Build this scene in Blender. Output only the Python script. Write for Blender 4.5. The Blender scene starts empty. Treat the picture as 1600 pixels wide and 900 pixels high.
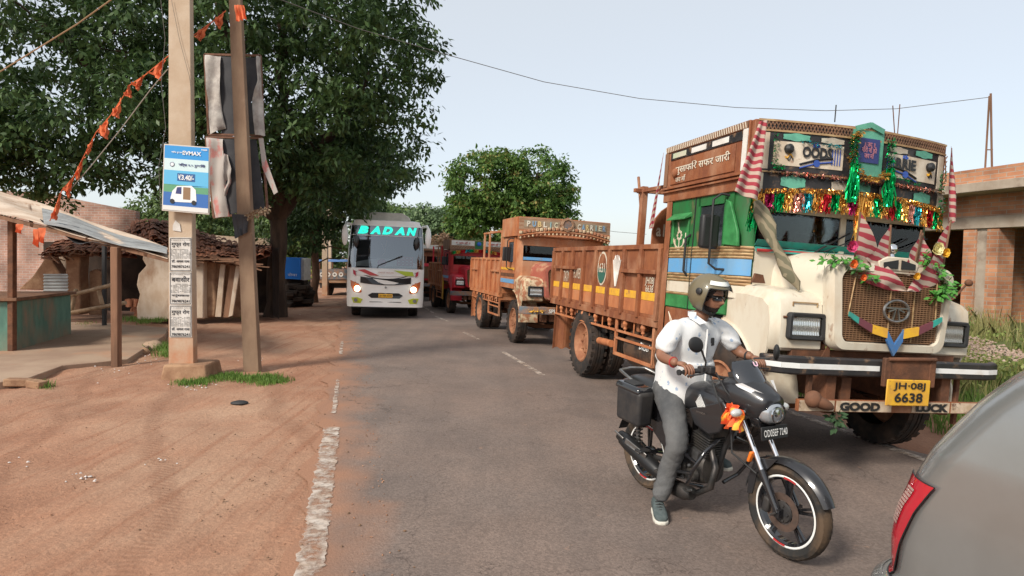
import bpy, bmesh, math, random
import numpy as np
from mathutils import Vector, Matrix, Euler
R = math.radians
rnd = random.Random(7)
sc = bpy.context.scene
col = sc.collection

# ---------------------------------------------------------------- camera, sky, sun, exposure
FOC = 1000.0; CH = 1.8; PITCH = R(2.7); ROLL = R(.8)
cam = bpy.data.cameras.new('camera'); cam_o = bpy.data.objects.new('camera', cam); col.objects.link(cam_o)
_f = Vector((0, math.cos(PITCH), -math.sin(PITCH))); _r0 = Vector((1, 0, 0)); _u0 = _r0.cross(_f)
_r = _r0 * math.cos(ROLL) + _u0 * math.sin(ROLL); _u = _r.cross(_f); CC = Vector((0, 0, CH))
cam_o.matrix_world = Matrix(((_r.x, _u.x, -_f.x, 0), (_r.y, _u.y, -_f.y, 0), (_r.z, _u.z, -_f.z, CH), (0, 0, 0, 1)))
cam.sensor_width = 36; cam.lens = 36 * FOC / 1600; cam.clip_end = 2000; cam.clip_start = .05
sc.camera = cam_o
w = bpy.data.worlds.new('World'); sc.world = w; w.use_nodes = True
nt = w.node_tree; bg = nt.nodes['Background']
sky = nt.nodes.new('ShaderNodeTexSky'); sky.sky_type = 'NISHITA'; sky.sun_disc = False
SUN_EL = R(39); to_sun = Vector((-.66 * math.cos(SUN_EL), -.751 * math.cos(SUN_EL), math.sin(SUN_EL)))
sky.sun_elevation = SUN_EL; sky.sun_rotation = math.atan2(to_sun.x, to_sun.y)
sky.air_density = .8; sky.dust_density = 1.6; sky.ozone_density = 1.0
hz = nt.nodes.new('ShaderNodeMix'); hz.data_type = 'RGBA'; hz.inputs[0].default_value = .58
hz.inputs[7].default_value = (6.25, 6.4, 6.25, 1)          # pale, even haze over the whole sky
nt.links.new(sky.outputs[0], hz.inputs[6]); nt.links.new(hz.outputs[2], bg.inputs[0]); bg.inputs[1].default_value = .128
sun = bpy.data.lights.new('sun', 'SUN'); sun.energy = 3.0; sun.angle = R(12); sun.color = (1, .93, .82)
sun_o = bpy.data.objects.new('sun', sun); col.objects.link(sun_o)
sun_o.rotation_euler = (-to_sun).to_track_quat('-Z', 'Y').to_euler(); sun_o.location = (0, 0, 30)
sc.view_settings.view_transform = 'Standard'; sc.view_settings.look = 'None'
sc.view_settings.exposure = 0.38; sc.view_settings.gamma = 1

# ---------------------------------------------------------------- where things stand
U2 = Vector((.970, .2425, 0)).normalized(); V2 = Vector((-.2425, .970, 0)).normalized()   # across / along the road
def uv(u, v, z=None):
    p = U2 * u + V2 * v
    return Vector((p.x, p.y, tz(p.x, p.y) if z is None else z))
def tz(x, y):
    u = x * .97 + y * .2425; v = -x * .2425 + y * .97
    z = 0. if u < 0 else (-.02 * u if u < 2.8 else (-.056 - .035 * (u - 2.8) if u < 7 else -.203))
    if u > 8: z += min(.75, (u - 8) * .16)
    if v > 11: z -= .011 * (min(v, 26) - 11)
    return z
def ray(px, py): return _f + _r * ((px - 800) / FOC) + _u * ((450 - py) / FOC)
def G(px, py):
    z = 0
    for i in range(30):
        d = ray(px, py); p = CC + d * ((z - CH) / d.z); z = tz(p.x, p.y)
    return p
def W(px, py, Y): d = ray(px, py); return CC + d * (Y / d.y)
def PL(px, py, o, n): d = ray(px, py); return CC + d * ((o - CC).dot(n) / d.dot(n))

# ---------------------------------------------------------------- mesh helpers
class MB:
    def __init__(s): s.v = []; s.f = []; s.m = []; s.M = Matrix.Identity(4); s.mi = 0
    def add(s, vs, fs, mi=None):
        b = len(s.v); s.v += [tuple(s.M @ Vector(p)) for p in vs]
        s.f += [tuple(i + b for i in f) for f in fs]; s.m += [s.mi if mi is None else mi] * len(fs)
    def box(s, c, d, rot=None, mi=None, taper=None):
        x, y, z = d[0] / 2, d[1] / 2, d[2] / 2; tx, ty = taper or (1, 1)
        vs = [Vector(p) for p in ((-x, -y, -z), (x, -y, -z), (x, y, -z), (-x, y, -z), (-x * tx, -y * ty, z), (x * tx, -y * ty, z), (x * tx, y * ty, z), (-x * tx, y * ty, z))]
        if rot: e = Euler(rot).to_matrix(); vs = [e @ p for p in vs]
        s.add([p + Vector(c) for p in vs], [(0, 3, 2, 1), (4, 5, 6, 7), (0, 1, 5, 4), (1, 2, 6, 5), (2, 3, 7, 6), (3, 0, 4, 7)], mi)
    def bb(s, a, b, mi=None):
        a = Vector(a); b = Vector(b); s.box((a + b) / 2, [abs(q) for q in (b - a)], mi=mi)
    def bar(s, a, b, w, h, up=(0, 0, 1), mi=None):
        a = Vector(a); b = Vector(b); d = (b - a); L = d.length; d.normalize(); up = Vector(up)
        if abs(d.dot(up)) > .98: up = Vector((0, 1, 0)) if abs(d.y) < .9 else Vector((1, 0, 0))
        x = d.cross(up).normalized(); z = x.cross(d)
        vs = [p + x * sx * w / 2 + z * sz * h / 2 for p in (a, b) for sx, sz in ((-1, -1), (1, -1), (1, 1), (-1, 1))]
        s.add(vs, [(0, 1, 2, 3), (7, 6, 5, 4), (0, 4, 5, 1), (1, 5, 6, 2), (2, 6, 7, 3), (3, 7, 4, 0)], mi)
    def tube(s, pts, r, n=8, mi=None, cap=True, sx=1., up=None):
        pts = [Vector(p) for p in pts]; k = len(pts); rs = r if hasattr(r, '__len__') else [r] * k
        vs = []; x = None
        for i, p in enumerate(pts):
            d = (pts[min(i + 1, k - 1)] - pts[max(i - 1, 0)]).normalized()
            if x is None:
                x = d.cross(Vector(up) if up else Vector((0, 0, 1)))
                if x.length < .05: x = d.cross(Vector((0, 1, 0)))
            x = (x - d * x.dot(d)).normalized(); y = d.cross(x)
            for j in range(n):
                a = 2 * math.pi * j / n; vs.append(p + (x * math.cos(a) * sx + y * math.sin(a)) * rs[i])
        fs = [(i * n + j, i * n + (j + 1) % n, (i + 1) * n + (j + 1) % n, (i + 1) * n + j) for i in range(k - 1) for j in range(n)]
        if cap: fs += [tuple(range(n))[::-1], tuple(range((k - 1) * n, k * n))]
        s.add(vs, fs, mi)
    def lathe(s, prof, o, ax, n=24, mi=None, squash=None):   # prof: (along, radius)
        o = Vector(o); ax = Vector(ax).normalized(); x = ax.orthogonal().normalized()
        if abs(ax.z) < .9: x = ax.cross(Vector((0, 0, 1))).normalized()
        y = ax.cross(x); vs = []
        for a, r in prof:
            for j in range(n):
                t = 2 * math.pi * j / n; vs.append(o + ax * a + (x * math.cos(t) + y * math.sin(t)) * max(r, 1e-4))
        k = len(prof)
        s.add(vs, [(i * n + j, i * n + (j + 1) % n, (i + 1) * n + (j + 1) % n, (i + 1) * n + j) for i in range(k - 1) for j in range(n)], mi)
    def prism(s, poly, o, ex, ey, depth, mi=None):           # outline in plane (ex,ey), extruded by depth vector
        o = Vector(o); ex = Vector(ex); ey = Vector(ey); dv = Vector(depth); n = len(poly)
        a = [o + ex * p[0] + ey * p[1] for p in poly]
        vs = a + [p + dv for p in a]
        s.add(vs, [tuple(range(n)), tuple(range(2 * n - 1, n - 1, -1))] + [(j, j + n, (j + 1) % n + n, (j + 1) % n) for j in range(n)], mi)
    def grid(s, fn, nu, nv, mi=None, thick=None):
        vs = [Vector(fn(i / nu, j / nv)) for j in range(nv + 1) for i in range(nu + 1)]
        fs = [(j * (nu + 1) + i, j * (nu + 1) + i + 1, (j + 1) * (nu + 1) + i + 1, (j + 1) * (nu + 1) + i) for j in range(nv) for i in range(nu)]
        if thick:
            t = Vector(thick); n = len(vs); vs2 = [p + t for p in vs]
            fs2 = [tuple(q + n for q in f[::-1]) for f in fs]
            ring = [(i, 0) for i in range(nu + 1)] + [(nu, j) for j in range(1, nv + 1)] + [(i, nv) for i in range(nu - 1, -1, -1)] + [(0, j) for j in range(nv - 1, 0, -1)]
            ids = [j * (nu + 1) + i for i, j in ring]
            fs3 = [(ids[(q + 1) % len(ids)], ids[q], ids[q] + n, ids[(q + 1) % len(ids)] + n) for q in range(len(ids))]
            vs += vs2; fs = fs + fs2 + fs3
        s.add(vs, fs, mi)
    def ball(s, c, r, n=12, m=8, mi=None, rot=None):
        c = Vector(c); r = Vector(r) if hasattr(r, '__len__') else Vector((r, r, r)); e = Euler(rot).to_matrix() if rot else Matrix.Identity(3)
        def fn(a, b):
            t = 2 * math.pi * a; p = math.pi * (b - .5)
            return c + e @ Vector((r.x * math.cos(t) * math.cos(p), r.y * math.sin(t) * math.cos(p), r.z * math.sin(p)))
        s.grid(fn, n, m, mi)
    def build(s, name, mats, parent=None, smooth=None, bevel=None, seg=2, jit=0):
        me = bpy.data.meshes.new(name); me.from_pydata(s.v, [], s.f); 
        if not isinstance(mats, (list, tuple)): mats = [mats]
        for m in mats: me.materials.append(m)
        if len(mats) > 1: me.polygons.foreach_set('material_index', s.m)
        me.validate(); me.update()
        bm = bmesh.new(); bm.from_mesh(me); bmesh.ops.remove_doubles(bm, verts=bm.verts, dist=1e-5); bmesh.ops.delete(bm, geom=[v for v in bm.verts if not v.link_faces], context='VERTS'); bmesh.ops.recalc_face_normals(bm, faces=bm.faces); bm.to_mesh(me); bm.free()
        o = bpy.data.objects.new(name, me); col.objects.link(o)
        if parent is not None: o.parent = parent
        if smooth:
            me.polygons.foreach_set('use_smooth', [True] * len(me.polygons)); me.set_sharp_from_angle(angle=R(smooth))
        if bevel:
            b = o.modifiers.new('bevel', 'BEVEL'); b.width = bevel; b.segments = seg; b.limit_method = 'ANGLE'; b.angle_limit = R(35); b.harden_normals = False
            if not smooth:
                me.polygons.foreach_set('use_smooth', [True] * len(me.polygons)); me.set_sharp_from_angle(angle=R(50))
        return o
def _sub(s, faces):
    m = MB(); idx = {}
    for f, q in faces:
        g = []
        for i in f:
            if i not in idx: idx[i] = len(m.v); m.v.append(s.v[i])
            g.append(idx[i])
        m.f.append(tuple(g)); m.m.append(q)
    return m
def _lr(s, name, mats, parent=None, **kw):     # one object for the -x side, one for the +x side
    out = []
    for sg in (-1, 1):
        fc = [(f, q) for f, q in zip(s.f, s.m) if (sum(s.v[i][0] for i in f) >= 0) == (sg > 0)]
        if fc: out.append(_sub(s, fc).build(name, mats, parent, **kw))
    return out
def _parts(s, name, mats, parent=None, gap=.03, least=0, **kw):   # one object for every cluster of touching pieces
    n = len(s.v); par = list(range(n))
    def fd(i):
        while par[i] != i: par[i] = par[par[i]]; i = par[i]
        return i
    for f in s.f:
        for i in f[1:]: par[fd(i)] = fd(f[0])
    isl = {}
    for i in range(n): isl.setdefault(fd(i), []).append(i)
    bx = [(k, np.min([s.v[i] for i in g], 0) - gap / 2, np.max([s.v[i] for i in g], 0) + gap / 2) for k, g in isl.items()]
    for a in range(len(bx)):
        for b in range(a + 1, len(bx)):
            if (bx[a][1] <= bx[b][2]).all() and (bx[b][1] <= bx[a][2]).all(): par[fd(bx[a][0])] = fd(bx[b][0])
    gr = {}
    for f, q in zip(s.f, s.m): gr.setdefault(fd(f[0]), []).append((f, q))
    return [_sub(s, fc).build(name, mats, parent, **kw) for fc in gr.values()]
MB.lr = _lr; MB.parts = _parts
def thing(name, label, cat, M=None, group=None, kind=None):
    o = bpy.data.objects.new(name, None); col.objects.link(o); o.empty_display_size = .2
    if M is not None: o.matrix_world = M if isinstance(M, Matrix) else Matrix.Translation(M)
    return tag(o, label, cat, group, kind)
def tag(o, label=None, cat=None, group=None, kind=None):
    if label: o['label'] = label
    if cat: o['category'] = cat
    if group: o['group'] = group
    if kind: o['kind'] = kind
    return o
def base(p, fn):   # a one-mesh thing with its origin at p: fn gets an MB working in world coords
    m = MB(); fn(m); m.v = [tuple(Vector(q) - Vector(p)) for q in m.v]; return m
def one(name, label, cat, p, m, mats, group=None, kind=None, **kw):
    m.v = [tuple(Vector(q) - Vector(p)) for q in m.v]
    o = m.build(name, mats, None, **kw); o.location = p; return tag(o, label, cat, group, kind)
def copy_tree(o, parent=None):
    c = o.copy(); col.objects.link(c)
    if parent is not None: c.parent = parent
    for ch in list(o.children): copy_tree(ch, c)
    return c
def text(s, name, mat, parent, c, w, h, ex, ey, bold=0.0, shear=0, depth=.004):
    """raised lettering fitted to w x h, centred on c, ex/ey = reading direction / up"""
    cu = bpy.data.curves.new('t', 'FONT'); cu.body = s; cu.size = 1; cu.offset = bold; cu.shear = shear; cu.resolution_u = 3; cu.space_line = .85; cu.align_x = 'CENTER'
    o = bpy.data.objects.new('t', cu); col.objects.link(o)
    dg = bpy.context.evaluated_depsgraph_get(); me = bpy.data.meshes.new_from_object(o.evaluated_get(dg))
    bpy.data.objects.remove(o); bpy.data.curves.remove(cu)
    co = np.empty(len(me.vertices) * 3, 'f'); me.vertices.foreach_get('co', co); co = co.reshape(-1, 3)
    if not len(co): return None
    lo = co.min(0); hi = co.max(0); q = (co - (lo + hi) / 2) / np.maximum(hi - lo, 1e-6)
    ex = Vector(ex).normalized(); ey = Vector(ey); ey = (ey - ex * ey.dot(ex)).normalized(); n = ex.cross(ey)
    P = np.array(c)[None] + q[:, :1] * w * np.array(ex)[None] + q[:, 1:2] * h * np.array(ey)[None] + np.array(n)[None] * depth
    me.vertices.foreach_set('co', P.astype('f').ravel()); me.update(); me.materials.clear(); me.materials.append(mat); me.name = name
    t = bpy.data.objects.new(name, me); col.objects.link(t)
    if parent is not None: t.parent = parent
    return t
def fr(o, ax, ay):
    y = Vector(ay).normalized(); x = Vector(ax); x = (x - y * x.dot(y)).normalized(); z = x.cross(y)
    return Matrix(((x.x, y.x, z.x, o[0]), (x.y, y.y, z.y, o[1]), (x.z, y.z, z.z, o[2]), (0, 0, 0, 1)))

# ---------------------------------------------------------------- materials
def mat(name, colr, rough=.6, metal=0., spec=.5, trans=0, alpha=1, emit=None, es=1, coat=0):
    m = bpy.data.materials.new(name); m.use_nodes = True; b = m.node_tree.nodes['Principled BSDF']
    b.inputs['Base Color'].default_value = (*colr, 1); b.inputs['Roughness'].default_value = rough; b.inputs['Metallic'].default_value = metal
    b.inputs['Specular IOR Level'].default_value = spec; b.inputs['Transmission Weight'].default_value = trans; b.inputs['Alpha'].default_value = alpha
    b.inputs['Coat Weight'].default_value = coat
    if emit: b.inputs['Emission Color'].default_value = (*emit, 1); b.inputs['Emission Strength'].default_value = es
    return m
def noisy(name, c1, c2, scale=4, rough=.8, metal=0, lo=.4, hi=.6, c3=None, s3=1.0, lo3=.55, hi3=.7, bump=0, bscale=None, stretch=(1, 1, 1), rough2=None, detail=6, spec=.4, coat=0, world=False, zdirt=None):
    """two colours mixed by noise, optional third colour in patches of its own scale, optional bump and a band of dust low down"""
    m = mat(name, c1, rough, metal, spec, coat=coat); t = m.node_tree; N = t.nodes; L = t.links; b = N['Principled BSDF']
    tc = N.new('ShaderNodeTexCoord'); src = tc.outputs['Object']
    if world: src = N.new('ShaderNodeNewGeometry').outputs['Position']
    mp = N.new('ShaderNodeMapping'); mp.inputs['Scale'].default_value = stretch; L.new(src, mp.inputs['Vector'])
    def ns(sc_, a, b_, dt=detail):
        n = N.new('ShaderNodeTexNoise'); n.inputs['Scale'].default_value = sc_; n.inputs['Detail'].default_value = dt; n.inputs['Roughness'].default_value = .62; L.new(mp.outputs[0], n.inputs['Vector'])
        r = N.new('ShaderNodeMapRange'); r.inputs[1].default_value = a; r.inputs[2].default_value = b_; L.new(n.outputs['Fac'], r.inputs[0]); return r, n
    r, n0 = ns(scale, lo, hi)
    mx = N.new('ShaderNodeMix'); mx.data_type = 'RGBA'; mx.inputs[6].default_value = (*c1, 1); mx.inputs[7].default_value = (*c2, 1); L.new(r.outputs[0], mx.inputs[0]); out = mx.outputs[2]
    if c3:
        r3, n3 = ns(s3, lo3, hi3); m3 = N.new('ShaderNodeMix'); m3.data_type = 'RGBA'; L.new(r3.outputs[0], m3.inputs[0]); L.new(out, m3.inputs[6]); m3.inputs[7].default_value = (*c3, 1); out = m3.outputs[2]
    if zdirt:   # (colour, z_full, z_none)
        sp = N.new('ShaderNodeSeparateXYZ'); L.new(src, sp.inputs[0]); rz = N.new('ShaderNodeMapRange'); rz.inputs[1].default_value = zdirt[2]; rz.inputs[2].default_value = zdirt[1]
        L.new(sp.outputs[2], rz.inputs[0]); mu = N.new('ShaderNodeMath'); mu.operation = 'MULTIPLY'; rr, _ = ns(3.1, .3, .6); L.new(rz.outputs[0], mu.inputs[0]); L.new(rr.outputs[0], mu.inputs[1])
        m4 = N.new('ShaderNodeMix'); m4.data_type = 'RGBA'; L.new(mu.outputs[0], m4.inputs[0]); L.new(out, m4.inputs[6]); m4.inputs[7].default_value = (*zdirt[0], 1); out = m4.outputs[2]
    L.new(out, b.inputs['Base Color'])
    if rough2 is not None:
        rm = N.new('ShaderNodeMapRange'); rm.inputs[3].default_value = rough; rm.inputs[4].default_value = rough2; L.new(r.outputs[0], rm.inputs[0]); L.new(rm.outputs[0], b.inputs['Roughness'])
    if bump:
        _, nb = ns(bscale or scale * 2, 0, 1); bp = N.new('ShaderNodeBump'); bp.inputs['Strength'].default_value = bump; bp.inputs['Distance'].default_value = .02; L.new(nb.outputs['Fac'], bp.inputs['Height']); L.new(bp.outputs[0], b.inputs['Normal'])
    return m
RUST = (.20, .075, .032); DUST = (.42, .20, .11)
M = {}
M['rust'] = noisy('rusty brown paint', (.27, .095, .038), (.19, .062, .028), 5, .75, bump=.25, bscale=30, c3=(.40, .21, .12), s3=2.6, lo3=.48, hi3=.72, stretch=(1, 1, .6), detail=9)
M['rust_d'] = noisy('dark rusty iron', (.10, .045, .025), (.17, .07, .035), 8, .85, bump=.3, bscale=40)
M['orange'] = noisy('dusty orange paint', (.47, .175, .07), (.35, .12, .05), 4, .75, bump=.2, bscale=25, c3=(.48, .27, .16), s3=2.2, lo3=.46, hi3=.70, stretch=(1, 1, .6), detail=9)
M['green'] = noisy('green paint', (.018, .16, .045), (.03, .11, .035), 5, .5, bump=.1, bscale=12, c3=(.20, .13, .07), s3=5, lo3=.60, hi3=.72, stretch=(1, 1, .5), detail=9)
M['green_l'] = noisy('light green paint', (.05, .26, .08), (.03, .17, .05), 6, .5)
M['blue'] = noisy('sky blue paint', (.12, .34, .62), (.16, .33, .52), 5, .5, c3=(.30, .19, .12), s3=6, lo3=.60, hi3=.72, detail=9)
M['cream'] = noisy('weathered cream paint', (.64, .58, .47), (.50, .38, .26), 3.2, .42, lo=.46, hi=.74, bump=.16, bscale=5, c3=(.24, .11, .055), s3=7, lo3=.615, hi3=.70, rough2=.7, stretch=(1, 1, .45), detail=9)
M['goldband'] = noisy('dull gold ribbed strip', (.48, .33, .17), (.33, .19, .09), 9, .5, metal=.2, stretch=(1, 1, 3))
M['yellow'] = noisy('yellow paint', (.75, .42, .03), (.62, .32, .05), 6, .6, c3=(.35, .16, .07), s3=9, lo3=.6, hi3=.7)
M['black'] = noisy('black paint', (.02, .02, .022), (.035, .03, .03), 6, .45, c3=(.20, .12, .07), s3=7, lo3=.56, hi3=.68, detail=9)
M['blk'] = mat('plain black', (.015, .015, .016), .5)
M['blkm'] = mat('matt black', (.022, .022, .023), .7)
M['white'] = noisy('white paint', (.72, .70, .66), (.60, .57, .52), 6, .5, c3=(.3, .2, .13), s3=9, lo3=.68, hi3=.8)
M['wht'] = noisy('white', (.76, .76, .74), (.62, .58, .52), 5, .5, lo=.5, hi=.75)
M['tyre'] = noisy('dusty tyre rubber', (.022, .02, .019), (.06, .04, .03), 6, .9, bump=.2, bscale=30)
M['rim'] = noisy('rusty orange rim', (.25, .10, .05), (.36, .17, .09), 7, .8)
M['chrome'] = mat('chrome', (.75, .75, .76), .12, 1)
M['steel'] = noisy('dull steel', (.32, .31, .30), (.22, .21, .20), 12, .38, metal=.9)
M['glassd'] = mat('dark glass', (.03, .035, .04), .05, 0, .8)
def glass(name, tint=(.8, .86, .88), a=.25, rough=.03):
    m = bpy.data.materials.new(name); m.use_nodes = True; t = m.node_tree; t.nodes.clear()
    o = t.nodes.new('ShaderNodeOutputMaterial'); mx = t.nodes.new('ShaderNodeMixShader'); g = t.nodes.new('ShaderNodeBsdfGlossy'); tr = t.nodes.new('ShaderNodeBsdfTransparent')
    lw = t.nodes.new('ShaderNodeLayerWeight'); lw.inputs[0].default_value = a
    g.inputs['Roughness'].default_value = rough; g.inputs['Color'].default_value = (.9, .95, 1, 1); tr.inputs[0].default_value = (*tint, 1)
    t.links.new(lw.outputs['Fresnel'], mx.inputs[0]); t.links.new(tr.outputs[0], mx.inputs[1]); t.links.new(g.outputs[0], mx.inputs[2]); t.links.new(mx.outputs[0], o.inputs[0]); return m
M['glass'] = glass('window glass', (.55, .6, .6), .35)
M['lens'] = glass('lamp lens', (.95, .96, .96), .15)
M['teal'] = noisy('teal paint', (.03, .33, .27), (.05, .24, .20), 7, .5)
M['red'] = noisy('red paint', (.45, .03, .03), (.34, .03, .03), 5, .5)
M['navy'] = mat('navy paint', (.03, .04, .16), .5)
M['wood'] = noisy('weathered wood', (.23, .12, .07), (.14, .075, .045), 5, .85, stretch=(1, 1, .15), bump=.35, bscale=18)
M['concrete'] = noisy('stained concrete', (.50, .40, .30), (.42, .31, .215), 2.5, .9, lo=.35, hi=.65, c3=(.52, .44, .36), s3=1.2, bump=.15, bscale=40, zdirt=((.42, .18, .09), .1, 1.5))
# ---------------------------------------------------------------- ground, road, markings
def ground_mat():
    m = noisy('red dirt', (.365, .186, .112), (.265, .130, .078), 1.3, .95, lo=.35, hi=.68, c3=(.40, .245, .160), s3=.5, lo3=.42, hi3=.65, bump=.7, bscale=34, world=True, detail=9)
    t = m.node_tree; N = t.nodes; L = t.links; b = N['Principled BSDF']
    # wheel ruts running with the road, and grass showing through on the right verge
    g = N.new('ShaderNodeNewGeometry'); mp = N.new('ShaderNodeMapping'); mp.inputs['Rotation'].default_value = (0, 0, R(-14)); L.new(g.outputs['Position'], mp.inputs[0])
    sp = N.new('ShaderNodeSeparateXYZ'); L.new(mp.outputs[0], sp.inputs[0])
    mp2 = N.new('ShaderNodeMapping'); mp2.inputs['Scale'].default_value = (9, .5, 1); mp2.inputs['Rotation'].default_value = (0, 0, R(-25)); L.new(g.outputs['Position'], mp2.inputs[0])
    st = N.new('ShaderNodeTexNoise'); st.inputs['Scale'].default_value = 1; st.inputs['Detail'].default_value = 5; L.new(mp2.outputs[0], st.inputs[0])
    rs = N.new('ShaderNodeMapRange'); rs.inputs[1].default_value = .52; rs.inputs[2].default_value = .68; L.new(st.outputs['Fac'], rs.inputs[0])
    mm = N.new('ShaderNodeMath'); mm.operation = 'MULTIPLY'; mm.inputs[1].default_value = .55; L.new(rs.outputs[0], mm.inputs[0])
    src = b.inputs['Base Color'].links[0].from_socket
    mx = N.new('ShaderNodeMix'); mx.data_type = 'RGBA'; L.new(mm.outputs[0], mx.inputs[0]); L.new(src, mx.inputs[6]); mx.inputs[7].default_value = (.27, .115, .062, 1)
    vo = N.new('ShaderNodeTexVoronoi'); vo.inputs['Scale'].default_value = 38; L.new(g.outputs['Position'], vo.inputs['Vector']); sv = N.new('ShaderNodeSeparateColor'); L.new(vo.outputs['Color'], sv.inputs[0])
    vr = N.new('ShaderNodeMapRange'); vr.inputs[3].default_value = .90; vr.inputs[4].default_value = 1.1; L.new(sv.outputs[0], vr.inputs[0]); m7 = N.new('ShaderNodeMix'); m7.data_type = 'RGBA'; m7.blend_type = 'MULTIPLY'; m7.inputs[0].default_value = 1; L.new(mx.outputs[2], m7.inputs[6]); L.new(vr.outputs[0], m7.inputs[7])
    # bands of tyre tread pressed into the dust, running with the road
    mt = N.new('ShaderNodeMapping'); mt.inputs['Rotation'].default_value = (0, 0, R(-24)); L.new(g.outputs['Position'], mt.inputs[0]); st2 = N.new('ShaderNodeSeparateXYZ'); L.new(mt.outputs[0], st2.inputs[0])
    wv = N.new('ShaderNodeMath'); wv.operation = 'SINE'; wa = N.new('ShaderNodeMath'); wa.operation = 'MULTIPLY_ADD'; wa.inputs[1].default_value = 5.2; L.new(st2.outputs[0], wa.inputs[0]); nl = N.new('ShaderNodeTexNoise'); nl.inputs['Scale'].default_value = .35; L.new(g.outputs['Position'], nl.inputs[0]); nm = N.new('ShaderNodeMath'); nm.operation = 'MULTIPLY'; nm.inputs[1].default_value = 9; L.new(nl.outputs['Fac'], nm.inputs[0]); L.new(nm.outputs[0], wa.inputs[2]); L.new(wa.outputs[0], wv.inputs[0])
    wr = N.new('ShaderNodeMapRange'); wr.inputs[1].default_value = .80; wr.inputs[2].default_value = .97; L.new(wv.outputs[0], wr.inputs[0])
    tw = N.new('ShaderNodeMath'); tw.operation = 'SINE'; tm = N.new('ShaderNodeMath'); tm.operation = 'MULTIPLY_ADD'; tm.inputs[1].default_value = 95; L.new(st2.outputs[1], tm.inputs[0]); tz_ = N.new('ShaderNodeMath'); tz_.operation = 'MULTIPLY'; tz_.inputs[1].default_value = 70; L.new(st2.outputs[0], tz_.inputs[0]); L.new(tz_.outputs[0], tm.inputs[2]); L.new(tm.outputs[0], tw.inputs[0])
    tr_ = N.new('ShaderNodeMapRange'); tr_.inputs[1].default_value = -1; tr_.inputs[3].default_value = .15; tr_.inputs[4].default_value = .5; L.new(tw.outputs[0], tr_.inputs[0]); tk = N.new('ShaderNodeMath'); tk.operation = 'MULTIPLY'; L.new(wr.outputs[0], tk.inputs[0]); L.new(tr_.outputs[0], tk.inputs[1])
    m8 = N.new('ShaderNodeMix'); m8.data_type = 'RGBA'; L.new(tk.outputs[0], m8.inputs[0]); L.new(m7.outputs[2], m8.inputs[6]); m8.inputs[7].default_value = (.20, .092, .052, 1)
    # grass-stained soil beyond the right-hand verge
    n = N.new('ShaderNodeTexNoise'); n.inputs['Scale'].default_value = .8; n.inputs['Detail'].default_value = 6; L.new(g.outputs['Position'], n.inputs[0])
    ad = N.new('ShaderNodeMath'); ad.operation = 'MULTIPLY_ADD'; ad.inputs[1].default_value = 3.0; L.new(n.outputs['Fac'], ad.inputs[0]); L.new(sp.outputs[0], ad.inputs[2])
    rg = N.new('ShaderNodeMapRange'); rg.inputs[1].default_value = 8.6; rg.inputs[2].default_value = 9.6; L.new(ad.outputs[0], rg.inputs[0])
    m2 = N.new('ShaderNodeMix'); m2.data_type = 'RGBA'; L.new(rg.outputs[0], m2.inputs[0]); L.new(m8.outputs[2], m2.inputs[6]); m2.inputs[7].default_value = (.10, .12, .04, 1)
    L.new(m2.outputs[2], b.inputs['Base Color'])
    return m
M['dirt'] = ground_mat()
def fn_noise(x, y, s):
    return math.sin(x * s * 1.3 + 1.7 * math.sin(y * s * .9)) * math.sin(y * s * 1.1 + 1.3 * math.sin(x * s * .7 + 2))
us = [-900, -500, -250, -120, -70, -45, -30] + [-24 + i * 1.2 for i in range(15)] + [-6 + i * .12 for i in range(51)] + [.6, 1.6, 2.8, 4.2, 5.6, 5.9, 6.2, 6.5, 7, 7.5, 8, 9, 10, 11, 12, 14, 17, 22, 30, 45, 80, 150, 300, 600, 1000]
vs_ = [-60, -30, -15, -8, -4, -1] + [.5 + i * .18 for i in range(70)] + [13.3 + i * .5 for i in range(30)] + [29, 32, 36, 42, 52, 70, 100, 160, 300, 600, 1200]
m = MB(); P = []
for v in vs_:
    for u in us:
        p = U2 * u + V2 * v; z = tz(p.x, p.y) - .01
        if u < -.5 and abs(u) < 30 and -1 < v < 30:
            k = min(1, (-.5 - u) / .8)
            z += k * (.018 * fn_noise(u, v * .55, 3.1) + .012 * fn_noise(u + 9, v, 7.3) + .008 * fn_noise(u, v + 3, 15))
            rut = math.exp(-((u + 2.1 + .18 * v) / .16) ** 2) + math.exp(-((u + 3.3 + .2 * v) / .14) ** 2)
            z -= .03 * rut * (1 if v < 8 else 0)
        elif 0 <= u <= 5.75: z -= .03
        P.append((p.x, p.y, z))
nu = len(us)
m.add(P, [(j * nu + i, j * nu + i + 1, (j + 1) * nu + i + 1, (j + 1) * nu + i) for j in range(len(vs_) - 1) for i in range(nu - 1)])
tag(m.build('ground', M['dirt'], smooth=60), kind='structure')

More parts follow.
